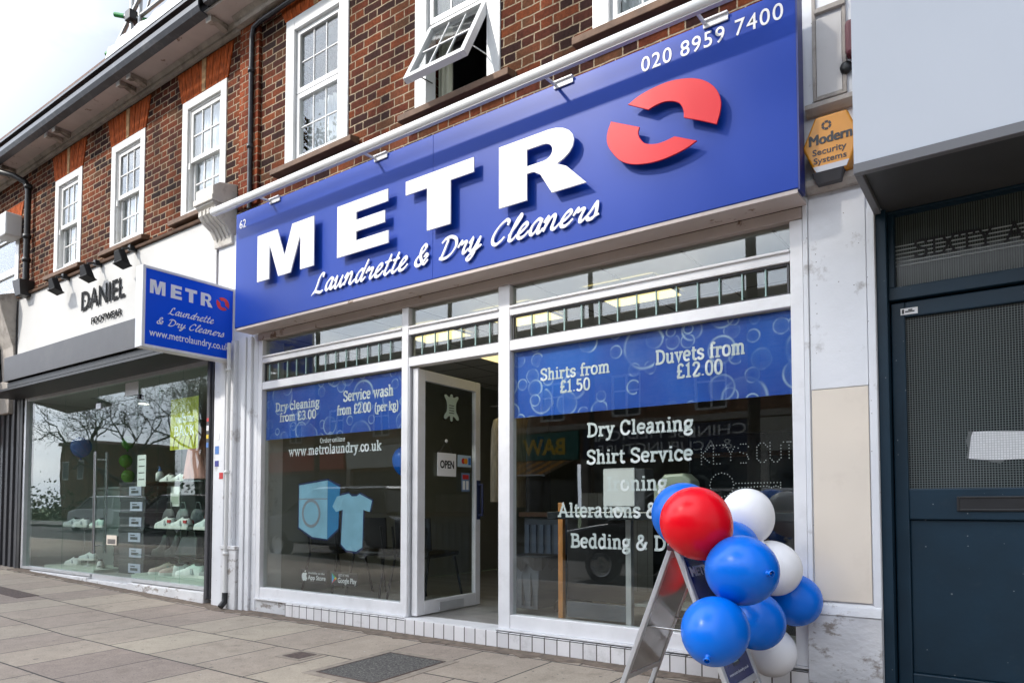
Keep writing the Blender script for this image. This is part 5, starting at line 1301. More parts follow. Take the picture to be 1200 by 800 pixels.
balloon('rightmost blue balloon against the white pilaster', 'blue', (-1.02, -.19, .582), .141, down=(-.5, -.5, .5))
balloon('lowest white balloon near the ground behind the blue balloons', 'white', (-1.15, -.20, .285), .136, down=(-.4, .5, .6))
balloon('pale edged blue balloon peeping out above the red balloon', 'blue', (-1.42, -.79, 1.058), .165, down=(.2, .4, -.7))
balloon('blue balloon squeezed between the red, white and upper blue balloons', 'blue', (-1.235, -.62, .875), .150, down=(-.2, .2, -.8))
balloon('blue balloon floating inside the left window beside the door frame', 'blue', (-4.47, .32, 1.515), .13, down=(0, .1, -1), group='', string_to=None) if False else None
balloon('red balloon hidden low behind the pavement board, mirrored in its grey back', 'red', (-1.37, -.17, .52), .135, down=(0, .3, -1))
t = balloon('blue balloon floating inside the left window beside the door frame', 'blue', (-4.47, .32, 1.515), .135, group='balloons seen through the shop windows')

# ------------------------------------------------------------------ pavement board
ab = thing('pavement_board', 'silver framed A shaped pavement board with blue poster, balloons tied to its top', 'pavement board', (AX, (AYN+AYF)/2, zg(AX)-FALL*.95))
zgb = zg(AX)-FALL*.95
def board(sgn, poster):
    """one leaning panel: apex at AX, foot sgn*.33 away"""
    ap = Vector((AX+.012*sgn, 0, .885)); ft = Vector((AX+.335*sgn, 0, zgb+.0))
    d = (ft-ap); Ln = d.length; d.normalize(); nrm = Vector((-d.z*sgn, 0, d.x*sgn)); nrm = nrm if nrm.x*sgn > 0 else -nrm
    def P(s_, y, o): q_ = ap+d*s_+nrm*o; return (q_.x, y, q_.z)
    def slab(mb, s0, s1, y0, y1, o0, o1): mb.hexa([P(s0, y0, o0), P(s0, y1, o0), P(s1, y1, o0), P(s1, y0, o0)], [P(s0, y0, o1), P(s0, y1, o1), P(s1, y1, o1), P(s1, y0, o1)])
    m1 = MB(); W = .036
    slab(m1, 0, Ln, AYN, AYN+W, -.012, .014); slab(m1, 0, Ln, AYF-W, AYF, -.012, .014)
    slab(m1, .02, .02+W, AYN+W, AYF-W, -.011, .013); slab(m1, .735, .735+W, AYN+W, AYF-W, -.011, .013)
    f_ = m1.build('panel_frame', SILVER, ab, bev=.004); fix_normals(f_)
    m1 = MB(); slab(m1, .02+W, .735, AYN+W, AYF-W, -.006, -.002); fix_normals(m1.build('back_sheet', GREYBACK, f_))
    m1 = MB(); slab(m1, .02+W, .735, AYN+W, AYF-W, .002, .005); fix_normals(m1.build('poster', mat("deep_blue_poster", (.004, .018, .15), .2, var=.1, vscale=4) if poster else bpy.data.materials["deep_blue_poster"], f_))
    if poster:
        m1 = MB(); y0, y1 = AYN+W, AYF-W; wd = y1-y0
        tm = lambda a, u, o: P(.735-(u), y0+a, .0055-o)
        font_text(m1, "METRO", .04, wd-.04, .57, .625, 0, .001, bold=.03, mapf=tm); font_text(m1, "www.metrolaundry.co.uk", .05, wd-.05, .035, .055, 0, .001, mapf=tm)
        fix_normals(m1.build('lettering', VINYL, f_))
        m1 = MB(); slab(m1, .55, .655, y0+wd*.38, y0+wd*.62, .0055, .0065); fix_normals(m1.build('printed_square', mat("dark_square_print", (.01, .015, .03), .3), f_))
        m1 = MB(); slab(m1, .565, .59, y0+wd*.42, y0+wd*.58, .007, .0075); slab(m1, .615, .64, y0+wd*.42, y0+wd*.58, .007, .0075); fix_normals(m1.build('print_bar', mat("mint_print", (.4, .6, .5), .4), f_))
board(1, True); board(-1, False)
m_ = MB(); m_.box(AX-.03, AX+.03, AYN-.004, AYF+.004, .868, .899); m_.build('hinge_cap', mat("maroon_cap", (.09, .03, .05), .3), ab, bev=.006)
for y in (AYN+.05, AYF-.05):
    m_ = MB(); m_.tube([(AX-.17, y, .46), (AX+.17, y, .45)], .005, 6); m_.build('stay_bar', STEEL, ab)

# ------------------------------------------------------------------ covers in the pavement
def zq(x, y, d): return zg(x)-.03*max(0, -y)/4.9*0 + d
def pavz(x, y):
    return zg(x)-FALL*(.35-y)
def plate(mb, x0, x1, y0, y1, h, lift=0.0):
    mb.hexa([(x0, y0, pavz(x0, y0)-.02), (x1, y0, pavz(x1, y0)-.02), (x1, y1, pavz(x1, y1)-.02), (x0, y1, pavz(x0, y1)-.02)], [(x0, y0, pavz(x0, y0)+h), (x1, y0, pavz(x1, y0)+h), (x1, y1, pavz(x1, y1)+h), (x0, y1, pavz(x0, y1)+h)])
cv = thing('access_cover', 'large concrete filled access cover with pale collar set in the pavement near the door', 'access cover', (-3.46, -.94, pavz(-3.46, -.94)))
m_ = MB(); x0, x1, y0, y1 = -3.80, -3.13, -1.335, -.55
for a in ((x0, x1, y0, y0+.06), (x0, x1, y1-.06, y1), (x0, x0+.07, y0+.06, y1-.06), (x1-.07, x1, y0+.06, y1-.06)): plate(m_, *a, .003)
m_.build('collar', CONC, cv)
m_ = MB()
for a in ((-3.73, -3.20, -1.275, -1.263), (-3.73, -3.20, -.622, -.61), (-3.73, -3.716, -1.263, -.622), (-3.214, -3.20, -1.263, -.622)): plate(m_, *a, .006)
m_.build('rim', RUST, cv)
m_ = MB(); plate(m_, -3.716, -3.214, -1.263, -.622, .0045); m_.build('lid', COVERC, cv)
cv = thing('stopcock_cover', 'small rusty square stopcock cover in the pavement left of the large cover', 'cover', (-4.22, -1.03, pavz(-4.22, -1.03)))
m_ = MB(); x0, x1, y0, y1 = -4.35, -4.09, -1.14, -.91
for a in ((x0, x1, y0, y0+.035), (x0, x1, y1-.035, y1), (x0, x0+.04, y0+.035, y1-.035), (x1-.04, x1, y0+.035, y1-.035)): plate(m_, *a, .003)
m_.build('collar', CONC, cv)
m_ = MB(); plate(m_, -4.31, -4.13, -1.105, -.945, .005); m_.build('lid', RUST, cv)
cv = thing('access_cover', 'dark rectangular iron cover in the pavement before the shoe shop', 'access cover', (-9.6, -1.0, pavz(-9.6, -1.0)))
m_ = MB(); plate(m_, -10.3, -9.0, -1.1, -.88, .004); m_.build('lid', RUST, cv)

# ------------------------------------------------------------------ right hand doorway
cn = thing('shop_canopy', 'big plain pale grey boxed fascia projecting over the dark blue door at the right', 'canopy', (1.2, -.3, 2.70))
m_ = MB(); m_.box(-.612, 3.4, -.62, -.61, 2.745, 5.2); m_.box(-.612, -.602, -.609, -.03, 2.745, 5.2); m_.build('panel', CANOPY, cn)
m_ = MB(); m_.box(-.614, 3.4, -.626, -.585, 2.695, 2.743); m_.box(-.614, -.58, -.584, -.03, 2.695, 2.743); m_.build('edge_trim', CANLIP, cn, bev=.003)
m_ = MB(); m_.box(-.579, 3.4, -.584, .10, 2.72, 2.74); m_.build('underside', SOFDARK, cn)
bd = thing('blue_door_front', 'dark blue framed doorway with wired glass transom and door under the pale fascia', 'doorway', (-.1, .1, zg(-.1)))
m_ = MB(); m_.box(-.611, -.56, -.02, .20, zg(-.6)-.05, 2.72); m_.box(-.56, .50, .03, .18, 2.225, 2.295); m_.box(-.56, .50, .03, .18, 2.705, 2.72); m_.box(.44, .50, .02, .20, zg(.4)-.05, 2.222)
m_.box(-.56, -.53, .035, .17, 2.295, 2.705); m_.build('frame', NAVY, bd, bev=.004)
m_ = MB(); m_.box(-.532, .5, .10, .106, 2.293, 2.707); tp = m_.build('transom_pane', RIBBED, bd)
m_ = MB(); x = -.53
stroke_text(m_, "SIXTY A", -.445, .06, 2.458, .0968, SLABF, size=.135, wgt=.085, thick=.001); m_.build('lettering', BLACK, tp)
m_ = MB()
for k in range(6): m_.box(-.53, .5, .097, .0985, 2.425+.022*k, 2.431+.022*k)
m_.build('etched_line', mat("etched_line_white", (.42, .45, .45), .5), tp)
m_ = MB(); z0_, z1_ = zg(-.1)+.02, 2.215
m_.box(-.555, -.487, .06, .11, z0_, z1_); m_.box(.37, .438, .06, .11, z0_, z1_); m_.box(-.487, .37, .06, .11, 2.13, z1_); m_.box(-.487, .37, .06, .11, 1.03, 1.195); m_.box(-.487, .37, .06, .11, z0_, .21)
m_.box(-.487, .37, .082, .10, .21, 1.03)
dl = m_.build('door', NAVY, bd, bev=.006)
m_ = MB(); m_.box(-.488, .371, .084, .09, 1.194, 2.131); m_.build('pane', WIRED, dl)
m_ = MB(); m_.frame(-.268, .16, 1.075, 1.152, .012, .05, .06); m_.build('letterbox', BLACKM, dl, bev=.003); m_ = MB(); m_.box(-.256, .148, .0535, .0585, 1.087, 1.14); m_.build('letter_flap', BLACK, dl)
m_ = MB(); m_.box(-.507, -.425, .0575, .0595, 2.143, 2.178); pl_ = m_.build('sticker', PAPER, dl); m_ = MB(); m_.box(-.50, -.49, .0565, .057, 2.149, 2.172); m_.box(-.485, -.44, .0565, .057, 2.155, 2.162); m_.box(-.47, -.45, .0565, .057, 2.164, 2.171); m_.build('print_lines', BLACK, pl_)
m_ = MB(); m_.prism([(-.212, 1.348), (-.15, 1.341), (-.06, 1.336), (.0, 1.339), (.05, 1.335), (.05, 1.477), (-.19, 1.489), (-.20, 1.46)], .0815, .083); nt_ = m_.build('taped_paper', PAPERW, dl); fix_normals(nt_)
m_ = MB(); m_.prism([(-.222, 1.352), (-.212, 1.349), (-.20, 1.459), (-.19, 1.4895), (-.21, 1.492), (-.222, 1.44), (-.214, 1.40)], .0812, .0826); fix_normals(m_.build('torn_edge', mat("clear_tape", (.12, .13, .13), .2), nt_))
m_ = MB(); m_.prism([(-.15, 1.340), (-.06, 1.3355), (-.075, 1.318), (-.11, 1.327)], .0812, .0826); fix_normals(m_.build('torn_edge', bpy.data.materials["clear_tape"], nt_))
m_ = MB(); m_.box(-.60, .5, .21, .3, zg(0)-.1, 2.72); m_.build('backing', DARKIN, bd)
m_ = MB(); m_.box(-.611, .5, -.03, .199, zg(0)-.1, zg(0)+.008); m_.build('threshold', CONC, bd)
rw = MB(); rw.box(.503, 5.9, -.03, .28, zg(1)-.2, 2.70)
tag(rw.build('shop_wall', NAVY), 'dark blue panelled shopfront wall beyond the dark blue door', 'shopfront')
# ------------------------------------------------------------------ shoe shop at the left
sf = thing('shoe_shopfront', 'frameless glass shoe shop front with charcoal shutter box and white rendered fascia', 'shopfront', (-9.4, 0, zg(-9.4)))
m_ = MB(); m_.box(-12.25, -6.985, -.03, .0, 2.95, 4.235); m_.build('fascia', RENDER, sf, bev=.006)
m_ = MB(); m_.prism([(0, 4.237), (-.06, 4.237), (-.07, 4.262), (0, 4.29)], -12.25, -6.985, axis='x'); m_.build('ledge', BROWN, sf)
m_ = MB(); m_.box(-11.35, -6.985, -.50, -.485, 2.81, 3.14); m_.box(-11.35, -11.335, -.484, -.031, 2.81, 3.14); m_.box(-11.335, -6.985, -.484, -.031, 3.125, 3.14); m_.box(-7.0, -6.985, -.484, -.031, 2.81, 3.125); m_.build('shutter_box', CHAR, sf, bev=.004)
m_ = MB(); m_.box(-12.2, -6.96, -.483, .16, 2.69, 2.72); m_.box(-11.33, -7.0, -.46, -.16, 2.735, 2.80); m_.build('shutter_slot', BLACKM, sf)
m_ = MB(); m_.box(-11.9, -6.97, -.02, .06, 2.645, 2.688); m_.build('head_channel', SILVER, sf)
m_ = MB(); m_.box(-7.055, -6.955, -.06, .08, zg(-7)+.05, 2.80); m_.box(-7.03, -6.98, -.085, -.061, zg(-7)+.05, 2.80); m_.build('shutter_guide', CHAR, sf, bev=.004)
m_ = MB(); m_.box(-11.93, -11.86, -.03, .08, .2, 2.80); m_.build('side_channel', SILVER, sf, bev=.004)
m_ = MB()
for a, b in ((-11.86, -9.735), (-8.69, -7.057)):
    m_.hexa([(a, -.07, zg(a)-.1), (b, -.07, zg(b)-.1), (b, .1, zg(b)-.1), (a, .1, zg(a)-.1)], [(a, -.07, .185), (b, -.07, .185), (b, .1, .2), (a, .1, .2)])
m_.hexa([(-9.735, -.065, zg(-9.7)-.1), (-8.69, -.065, zg(-8.7)-.1), (-8.69, .1, zg(-8.7)-.1), (-9.735, .1, zg(-9.7)-.1)], [(-9.735, -.065, .168), (-8.69, -.065, .168), (-8.69, .1, .17), (-9.735, .1, .17)])
m_.build('sill', PEEL, sf, bev=.004)
for xa_, xb_ in ((-11.85, -9.74), (-8.685, -7.06)):
    m_ = MB(); m_.box(xa_, xb_, -.03, .05, .201, .235); m_.build('floor_channel', SILVER, sf)
for a, b in ((-11.85, -10.685), (-10.678, -9.735), (-8.69, -8.205), (-8.2, -7.695), (-7.69, -7.058)): pane('pane', a, b, .236, 2.645, y=.02, m=GLASS_G, parent=sf, t=.012)
pane('pane', -9.728, -8.697, 2.42, 2.645, y=.02, m=GLASS_G, parent=sf, t=.012)
dpn = MB(); dpn.box(-9.725, -8.70, .008, .02, .20, 2.412); gd = dpn.build('door', GLASS_G, sf)
m_ = MB()
m_.tube([(-9.60, -.055, .50), (-9.60, -.055, 1.80)], .017, 14); m_.tube([(-9.60, .085, .50), (-9.60, .085, 1.80)], .017, 14)
for z in (.6, 1.7): m_.tube([(-9.60, -.055, z), (-9.60, .085, z)], .009, 8)
m_.build('handle', STEEL, gd)
for bx_ in ((-9.73, -8.69, -.01, .04, .172, .235), (-9.73, -9.60, -.008, .036, 2.36, 2.43)):
    m_ = MB(); m_.box(*bx_); m_.build('patch_fitting', SILVER, gd)
m_ = MB(); m_.box(-8.98, -8.66, -.0005, .006, 2.46, 2.62); m_.build('door_closer_plate', UPVC, sf)
for x, t_ in ((-9.70, .055), (-8.655, .05)):
    m_ = MB(); m_.box(x-.02, x+.02, -.0, .05, 2.40, 2.455); m_.build('glass_clamp', BLACKM, sf)
for x, z, h, k in ((-7.005, 1.93, .045, 4), (-7.005, 1.84, .035, 3), (-7.005, 1.75, .045, 1), (-7.005, 2.02, .03, 0)):
    m_ = MB(); m_.box(x-.02, x+.02, -.0865, -.0852, z-h*.6, z+h*.6); m_.build('sticker', STK[k], sf)
# letters on the fascia
MATTB = mat('matt_black_letter', (.006, .006, .007), .7, spec=.15)
def rlet(txt, x0, x1, z0, z1, bold, nm):
    m_ = MB(); font_text(m_, txt, x0, x1, z0, z1, -.042, .006, bold=bold); o = m_.build(nm, MATTB, sf)
    m_ = MB()
    for i in range(7): x = x0+(x1-x0)*(i+.5)/7; m_.box(x-.006, x+.006, -.042, -.0302, (z0+z1)/2-.01, (z0+z1)/2+.01)
    m_.build('stand_off', BLACKM, o)
rlet("DANIEL", -10.13, -8.96, 3.70, 3.955, .008, 'shop_name'); rlet("FOOTWEAR", -9.83, -9.02, 3.475, 3.565, .012, 'shop_subtitle')
# interior
m_ = MB(); m_.box(-12.3, -12.2, .1, 6, .2, 2.7); m_.box(-6.98, -6.95, .32, 6, .2, 2.7); m_.box(-12.3, -6.95, 6, 6.1, .2, 2.7); m_.build('interior_wall', mat("pale_green_wall", (.34, .40, .365), .7), sf)
m_ = MB(); m_.box(-12.2, -6.98, .101, 6, .1, .2); m_.build('interior_floor', FLOORIN, sf)
m_ = MB(); m_.box(-12.2, -6.98, .165, 6, 2.69, 2.70); m_.build('interior_ceiling', CEIL, sf)
for k, (x, y) in enumerate(((-10.9, 1.2), (-9.2, 1.4), (-7.9, 1.1), (-9.9, 3.4))):  # downlights added only to brighten the shop interior
    if k == 0:
        D0 = thing('fill_downlight', 'small round ceiling downlight added to brighten the left of the shoe shop', 'downlight', (x, y, 2.67), 'downlights added to brighten the shoe shop')
        m_ = MB(); m_.lathe((x, y, 2.69), [(.10, 0), (.10, -.02), (.075, -.022)]); m_.build('rim', ALU, D0)
        m_ = MB(); m_.lathe((x, y, 2.672), [(.074, 0), (0, -.002)]); m_.build('lens', mat("fill_light_lens", (.9, .9, .85), .5, emit=(1, .93, .8), estr=4), D0); d0 = (x, y)
    else: copy_tree(D0, (x-d0[0], y-d0[1], 0), label=['', 'small added ceiling downlight behind the glass shop door', 'small added ceiling downlight above the yellow poster', 'small added ceiling downlight deepest in the shoe shop'][k])
# wall spotlights over the fascia
for k, x in enumerate((-10.55, -9.62, -8.72)):
    if k == 0:
        S0 = thing('floodlight', 'black floodlight on the white shoe shop fascia, left one of three', 'floodlight', (x, -.03, 4.22), 'black floodlights over the shoe shop fascia')
        m_ = MB(); m_.box(x-.03, x+.03, -.12, -.031, 4.20, 4.27); m_.tube([(x, -.10, 4.235), (x, -.2, 4.2)], .014); m_.build('bracket', BLACKM, S0, bev=.004)
        FBLK = mat("matt_black_housing", (.008, .008, .009), .6, spec=.2)
        m_ = MB(); m_.hexa([(x-.10, -.245, 4.035), (x+.10, -.245, 4.035), (x+.10, -.14, 4.00), (x-.10, -.14, 4.00)], [(x-.055, -.27, 4.16), (x+.055, -.27, 4.16), (x+.055, -.20, 4.19), (x-.055, -.20, 4.19)]); m_.build('housing', FBLK, S0, bev=.008)
        m_ = MB(); m_.hexa([(x-.112, -.258, 4.022), (x+.112, -.258, 4.022), (x+.112, -.13, 3.98), (x-.112, -.13, 3.98)], [(x-.112, -.254, 4.034), (x+.112, -.254, 4.034), (x+.112, -.126, 3.992), (x-.112, -.126, 3.992)]); m_.build('rim', FBLK, S0, bev=.002)
    else: copy_tree(S0, (x+10.55, 0, 0), label=('', 'black floodlight on the white shoe shop fascia, middle one of three', 'black floodlight above the letters EL on the white fascia, next to the projecting sign')[k])
# poster and papers on the glass
YG = .028
po = thing('poster', 'yellow green welcome BACK poster inside the shoe shop window', 'poster', (-7.67, YG, 1.74))
m_ = MB(); m_.box(-7.965, -7.385, YG+.003, YG+.005, 1.745, 2.33); m_.build('sheet', mat("yellow_green_print", (.50, .50, .02), .5, var=.06), po)
m_ = MB(); stroke_text(m_, "welcome", -7.86, -7.47, 2.05, YG+.003, SCRIPTF | {k: SLABF[k] for k in 'wcom'}, size=.13, wgt=.09, thick=.001); m_.build('script_word', VINYL, po)
m_ = MB(); stroke_text(m_, "BACK", -7.89, -7.45, 1.90, YG+.003, SLABF | {'K': (.66, l((.15,.68),(.15,.04)), l((.52,.68),(.16,.32)), l((.26,.42),(.54,.04)), s(.15,.68,.1), s(.15,.04,.1))}, size=.16, wgt=.09, thick=.001); m_.build('block_word', VINYL, po)
m_ = MB()
for k in range(5): m_.tube([(-7.9+.11*k, YG+.002, 1.76), (-7.88+.11*k, YG+.002, 1.85), (-7.84+.11*k+.02*(k % 2), YG+.002, 1.91)], .005, 5)
m_.build('print_stroke', mat("brown_print", (.2, .14, .02), .6), po)
for nm, lb, ct_, x0, x1, z0, z1, mm in (('notice_sheet', 'white printed notice taped inside the glass beside the bare tree reflection', 'notice', -8.70, -8.50, 1.34, 1.72, PAPER), ('door_sign', 'small cream plate stuck low on the glass shop door', 'plate', -9.38, -9.12, .62, .74, CREAM)):
    t = thing(nm, lb, ct_, ((x0+x1)/2, YG, z0)); m_ = MB(); yy = YG+.002 if nm == 'notice_sheet' else .002
    m_.box(x0, x1, yy, yy+.003, z0, z1); m_.build('sheet', mm, t); m_ = MB()
    for k in range(4): m_.box(x0+.03, x1-.03, yy-.001, yy-.0002, z1-.05-(z1-z0-.06)*k/4-.012, z1-.05-(z1-z0-.06)*k/4)
    m_.build('print_lines', CHAR, t)
# glass shelves
GSH = glass("shelf_glass", (.78, .92, .86), gain=1.6)
shf = []
for k, (x0, x1, z, lb) in enumerate(((-11.7, -10.2, .81, 'left glass shelf holding pale trainers'), (-9.0, -7.15, 1.40, 'upper right glass shelf with white shoes under the dress'), (-9.1, -7.15, .83, 'middle right glass shelf with red patched trainers'), (-9.1, -7.15, .50, 'lower right glass shelf with black boots and bag'))):
    t = thing('glass_shelf', lb, 'shelf', ((x0+x1)/2, .42, z), 'glass shelves in the shoe shop window')
    m_ = MB(); m_.box(x0, x1, .22, .72, z-.012, z); m_.build('shelf', GSH, t)
    for x in (x0+.12, x1-.12):
        m_ = MB(); m_.tube([(x, .69, .2), (x, .69, z-.013)], .006, 6); m_.build('leg', STEEL, t)
pt = thing('display_plinth', 'low pale green platform carrying pink and white trainers', 'plinth', (-8.2, .45, .2))
m_ = MB(); m_.box(-9.15, -7.15, .2, .75, .2, .245); m_.box(-9.12, -7.18, .23, .72, .246, .256); m_.build('platform', mat("pale_green_board", (.47, .51, .45), .5), pt, bev=.004)
pt2 = thing('display_plinth', 'pale platform under the trainers at the left end of the shoe window', 'plinth', (-11, .45, .2))
m_ = MB(); m_.box(-11.7, -10.15, .2, .7, .201, .245); m_.build('platform', bpy.data.materials["pale_green_board"], pt2, bev=.004)
dc = thing('display_counter', 'pale grey display unit behind the left glass pane', 'counter', (-11, 1.3, .2))
m_ = MB(); m_.box(-11.9, -10.1, 1.0, 1.6, .2, 1.36); m_.box(-11.95, -10.05, .96, 1.65, 1.361, 1.40); m_.build('body', mat("pale_grey_unit", (.48, .52, .50), .5), dc, bev=.006)
UPM = {}
GREYL = mat('dark_grey_lining', (.06, .06, .065), .8); SGREY = mat('light_grey_stripe', (.38, .40, .41), .6)
def shoe(x, y, z, rot, col, label, boot=False, sole=(.75, .74, .70), sc=1.0, accent=None):
    t = thing('boot' if boot else 'trainer', label, 'boot' if boot else 'shoe', (x, y, z), 'shoes on display in the shoe shop window')
    key = (col, sole)
    if col not in UPM: UPM[col] = mat("shoe_upper", col, .6, var=.12, vscale=25)
    if sole not in UPM: UPM[sole] = mat("shoe_sole", sole, .6)
    M = Matrix.Translation((x, y, z)) @ Matrix.Rotation(R(rot), 4, 'Z') @ Matrix.Scale(sc, 4)
    L_ = [(-.147, .026, .02), (-.138, .034, .085 if not boot else .19), (-.10, .037, .088 if not boot else .205), (-.06, .036, .094 if not boot else .215), (-.03, .037, .098 if not boot else .15), (.01, .040, .080), (.055, .044, .056), (.10, .046, .044), (.135, .036, .034), (.15, .012, .02)]
    m_ = MB(); n = 10; rings = []
    for xx, hw, hh in L_:
        rings.append([(xx, hw*math.cos(math.pi*k/(n-1)), .022+hh*(math.sin(math.pi*k/(n-1))**.7 if 0 < k < n-1 else 0)) for k in range(n)])
    m_.smooth = True
    m_.add([p for r_ in rings for p in r_], [(i*n+k, (i+1)*n+k, (i+1)*n+k+1, i*n+k+1) for i in range(len(rings)-1) for k in range(n-1)])
    m_.xform(M); m_.build('upper', UPM[col], t)
    P = [(-.15, .0)] + [(xx, -hw-.004) for xx, hw, _h in L_] + [(.158, 0)] + [(xx, hw+.004) for xx, hw, _h in reversed(L_)]
    m_ = MB(); m_.prism(P, .0, .026, axis='z'); m_.xform(M); fix_normals(m_.build('sole', UPM[sole], t))
    if not boot:
        m_ = MB(); n = 12; m_.prism([(-.085+.042*math.cos(2*math.pi*k/n), .026*math.sin(2*math.pi*k/n)) for k in range(n)], .104, .127, axis='z'); m_.xform(M); fix_normals(m_.build('lining', GREYL, t))
        m_ = MB()
        for k in range(4): m_.box(-.028+.024*k, -.018+.024*k, -.022, .022, .118-.0125*k, .122-.0125*k)
        m_.xform(M); m_.build('laces', GREYL, t)
        m_ = MB(); m_.hexa([(-.06, -.049, .03), (-.03, -.049, .03), (-.03, .049, .03), (-.06, .049, .03)], [(-.04, -.036, .08), (-.02, -.036, .08), (-.02, .036, .08), (-.04, .036, .08)]); m_.xform(M); m_.build('side_stripe', SGREY, t)
    if accent:
        m_ = MB(); m_.box(-.135, -.085, -.043, .043, .055, .085); m_.xform(M); m_.build('heel_patch', accent, t)
    return t
WHT, PALE, PINK, BLK, MINT, GREY = (.72, .72, .71), (.62, .66, .66), (.58, .42, .38), (.015, .015, .016), (.5, .66, .6), (.25, .25, .26)
REDP = STK[0]
shoe(-11.35, .42, .81, 200, PALE, 'pale trainer first from the left on the left glass shelf'); shoe(-11.0, .40, .81, 195, WHT, 'white trainer second from the left on the left glass shelf'); shoe(-10.55, .42, .81, 190, MINT, 'mint trainer at the right end of the left glass shelf')
shoe(-11.3, .42, .246, 190, WHT, 'white trainer lying flat on the left platform'); shoe(-10.9, .45, .33, 200, PALE, 'pale trainer tilted up on a stand over the left platform'); shoe(-10.4, .4, .246, 150, WHT, 'white trainer on the left platform beside the shop door')
stn = thing('shoe_stand', 'small clear stand lifting one trainer above the left platform', 'stand', (-10.9, .45, .245)); m_ = MB(); m_.lathe((-10.9, .45, .246), [(.05, 0), (.05, .006), (.008, .01), (.008, .075), (.04, .08), (0, .083)]); m_.build('stem', SILVER, stn)
shoe(-8.72, .42, 1.40, 185, WHT, 'white trainer at the left of the upper right shelf', sc=.9); shoe(-8.42, .40, 1.40, 185, WHT, 'white trainer in the middle of the upper right shelf', sc=.9)
shoe(-8.75, .42, .83, 185, WHT, 'white trainer with red heel patch on the middle right shelf', accent=REDP, sc=1.2); shoe(-8.35, .40, .83, 185, WHT, 'white trainer with red heel patch nearer the middle of its shelf', accent=REDP, sc=1.2); shoe(-7.85, .42, .83, 185, PALE, 'pale trainer at the right end of the middle right shelf', sc=1.2)
shoe(-8.85, .42, .50, 185, BLK, 'black boot standing left on the lower right shelf', boot=True, sole=(.02, .02, .02), sc=1.05); shoe(-8.60, .44, .50, 180, BLK, 'black boot standing right beside its twin on the lower shelf', boot=True, sole=(.02, .02, .02), sc=1.05)
shoe(-8.75, .42, .257, 235, PINK, 'pink beige trainer leftmost on the pale green platform', sc=1.2); shoe(-8.5, .42, .257, 235, PINK, 'pink beige trainer second on the pale green platform', sc=1.2); shoe(-8.25, .45, .257, 60, WHT, 'white trainer turned away on the pale green platform', sc=1.2)
shoe(-8.05, .36, .257, 200, WHT, 'white chunky trainer in front on the pale green platform', sc=1.35); shoe(-7.7, .42, .257, 190, GREY, 'grey trainer on the pale green platform', sc=1.25); shoe(-7.45, .40, .257, 190, PINK, 'beige trainer at the right end of the pale green platform', sc=1.2)
hb_ = thing('handbag', 'black handbag with handle on the lower right glass shelf', 'bag', (-8.2, .45, .50))
m_ = MB(); m_.hexa([(-8.45, .37, .503), (-7.97, .37, .503), (-7.97, .53, .503), (-8.45, .53, .503)], [(-8.38, .42, .73), (-8.04, .42, .73), (-8.04, .48, .73), (-8.38, .48, .73)]); m_.build('body', BLACK, hb_, bev=.02)
m_ = MB(); m_.tube([(-8.31, .45, .73), (-8.29, .45, .80), (-8.21, .45, .82), (-8.13, .45, .80), (-8.11, .45, .73)], .01); m_.build('handle', BLACK, hb_)
for k, (x, cc, lb) in enumerate(((-8.95, (.06, .06, .065), 'dark grey soft bag behind the trainers at the left of the middle shelf'), (-8.62, (.16, .17, .18), 'grey soft bag behind the trainers in the middle of the middle shelf'), (-8.28, (.09, .10, .105), 'charcoal soft bag behind the trainers right of the grey one'), (-7.98, (.10, .03, .03), 'maroon soft bag behind the trainers at the right of the middle shelf'))):
    t = thing('handbag', lb, 'bag', (x, .58, .831), 'soft bags on the middle glass shelf')
    FM = mat("bag_fabric", cc, .6, var=.3, vscale=12, bump=.5, bscale=18)
    m_ = MB(); m_.smooth = True; n = 16
    secs = [[(x+hw*math.cos(2*math.pi*i/n)*(1+.06*math.sin(i*2.7+k)), .575+hd*math.sin(2*math.pi*i/n), z) for i in range(n)] for z, hw, hd in ((.832, .13, .05), (.86, .155, .06), (.95, .15, .055), (1.03, .12, .035), (1.07, .07, .02))]
    m_.add([p for s_ in secs for p in s_], [(i*n+j, i*n+(j+1) % n, (i+1)*n+(j+1) % n, (i+1)*n+j) for i in range(len(secs)-1) for j in range(n)]); m_.smooth = False; m_.add(secs[0], [tuple(range(n-1, -1, -1))]); m_.add(secs[-1], [tuple(range(n))]); m_.build('body', FM, t)
    m_ = MB(); m_.tube([(x-.06, .575, 1.06), (x-.04, .575, 1.15), (x+.04, .575, 1.15), (x+.06, .575, 1.06)], .007, 6); m_.build('handle', FM, t)
for k, (x, z, lb) in enumerate(((-9.05, 1.10, 'white printed sheet standing left behind the middle shelf'), (-8.2, 1.16, 'white printed card standing under the dress'))):
    t = thing('display_card', lb, 'card', (x, .7, z)); m_ = MB(); m_.box(x-.11, x+.11, .70, .704, z, z+.26); m_.build('sheet', PAPER, t); m_ = MB(); m_.box(x-.09, x+.09, .698, .6995, z+.03, z+.13); m_.build('print_block', bpy.data.materials['pale_green_board'], t)
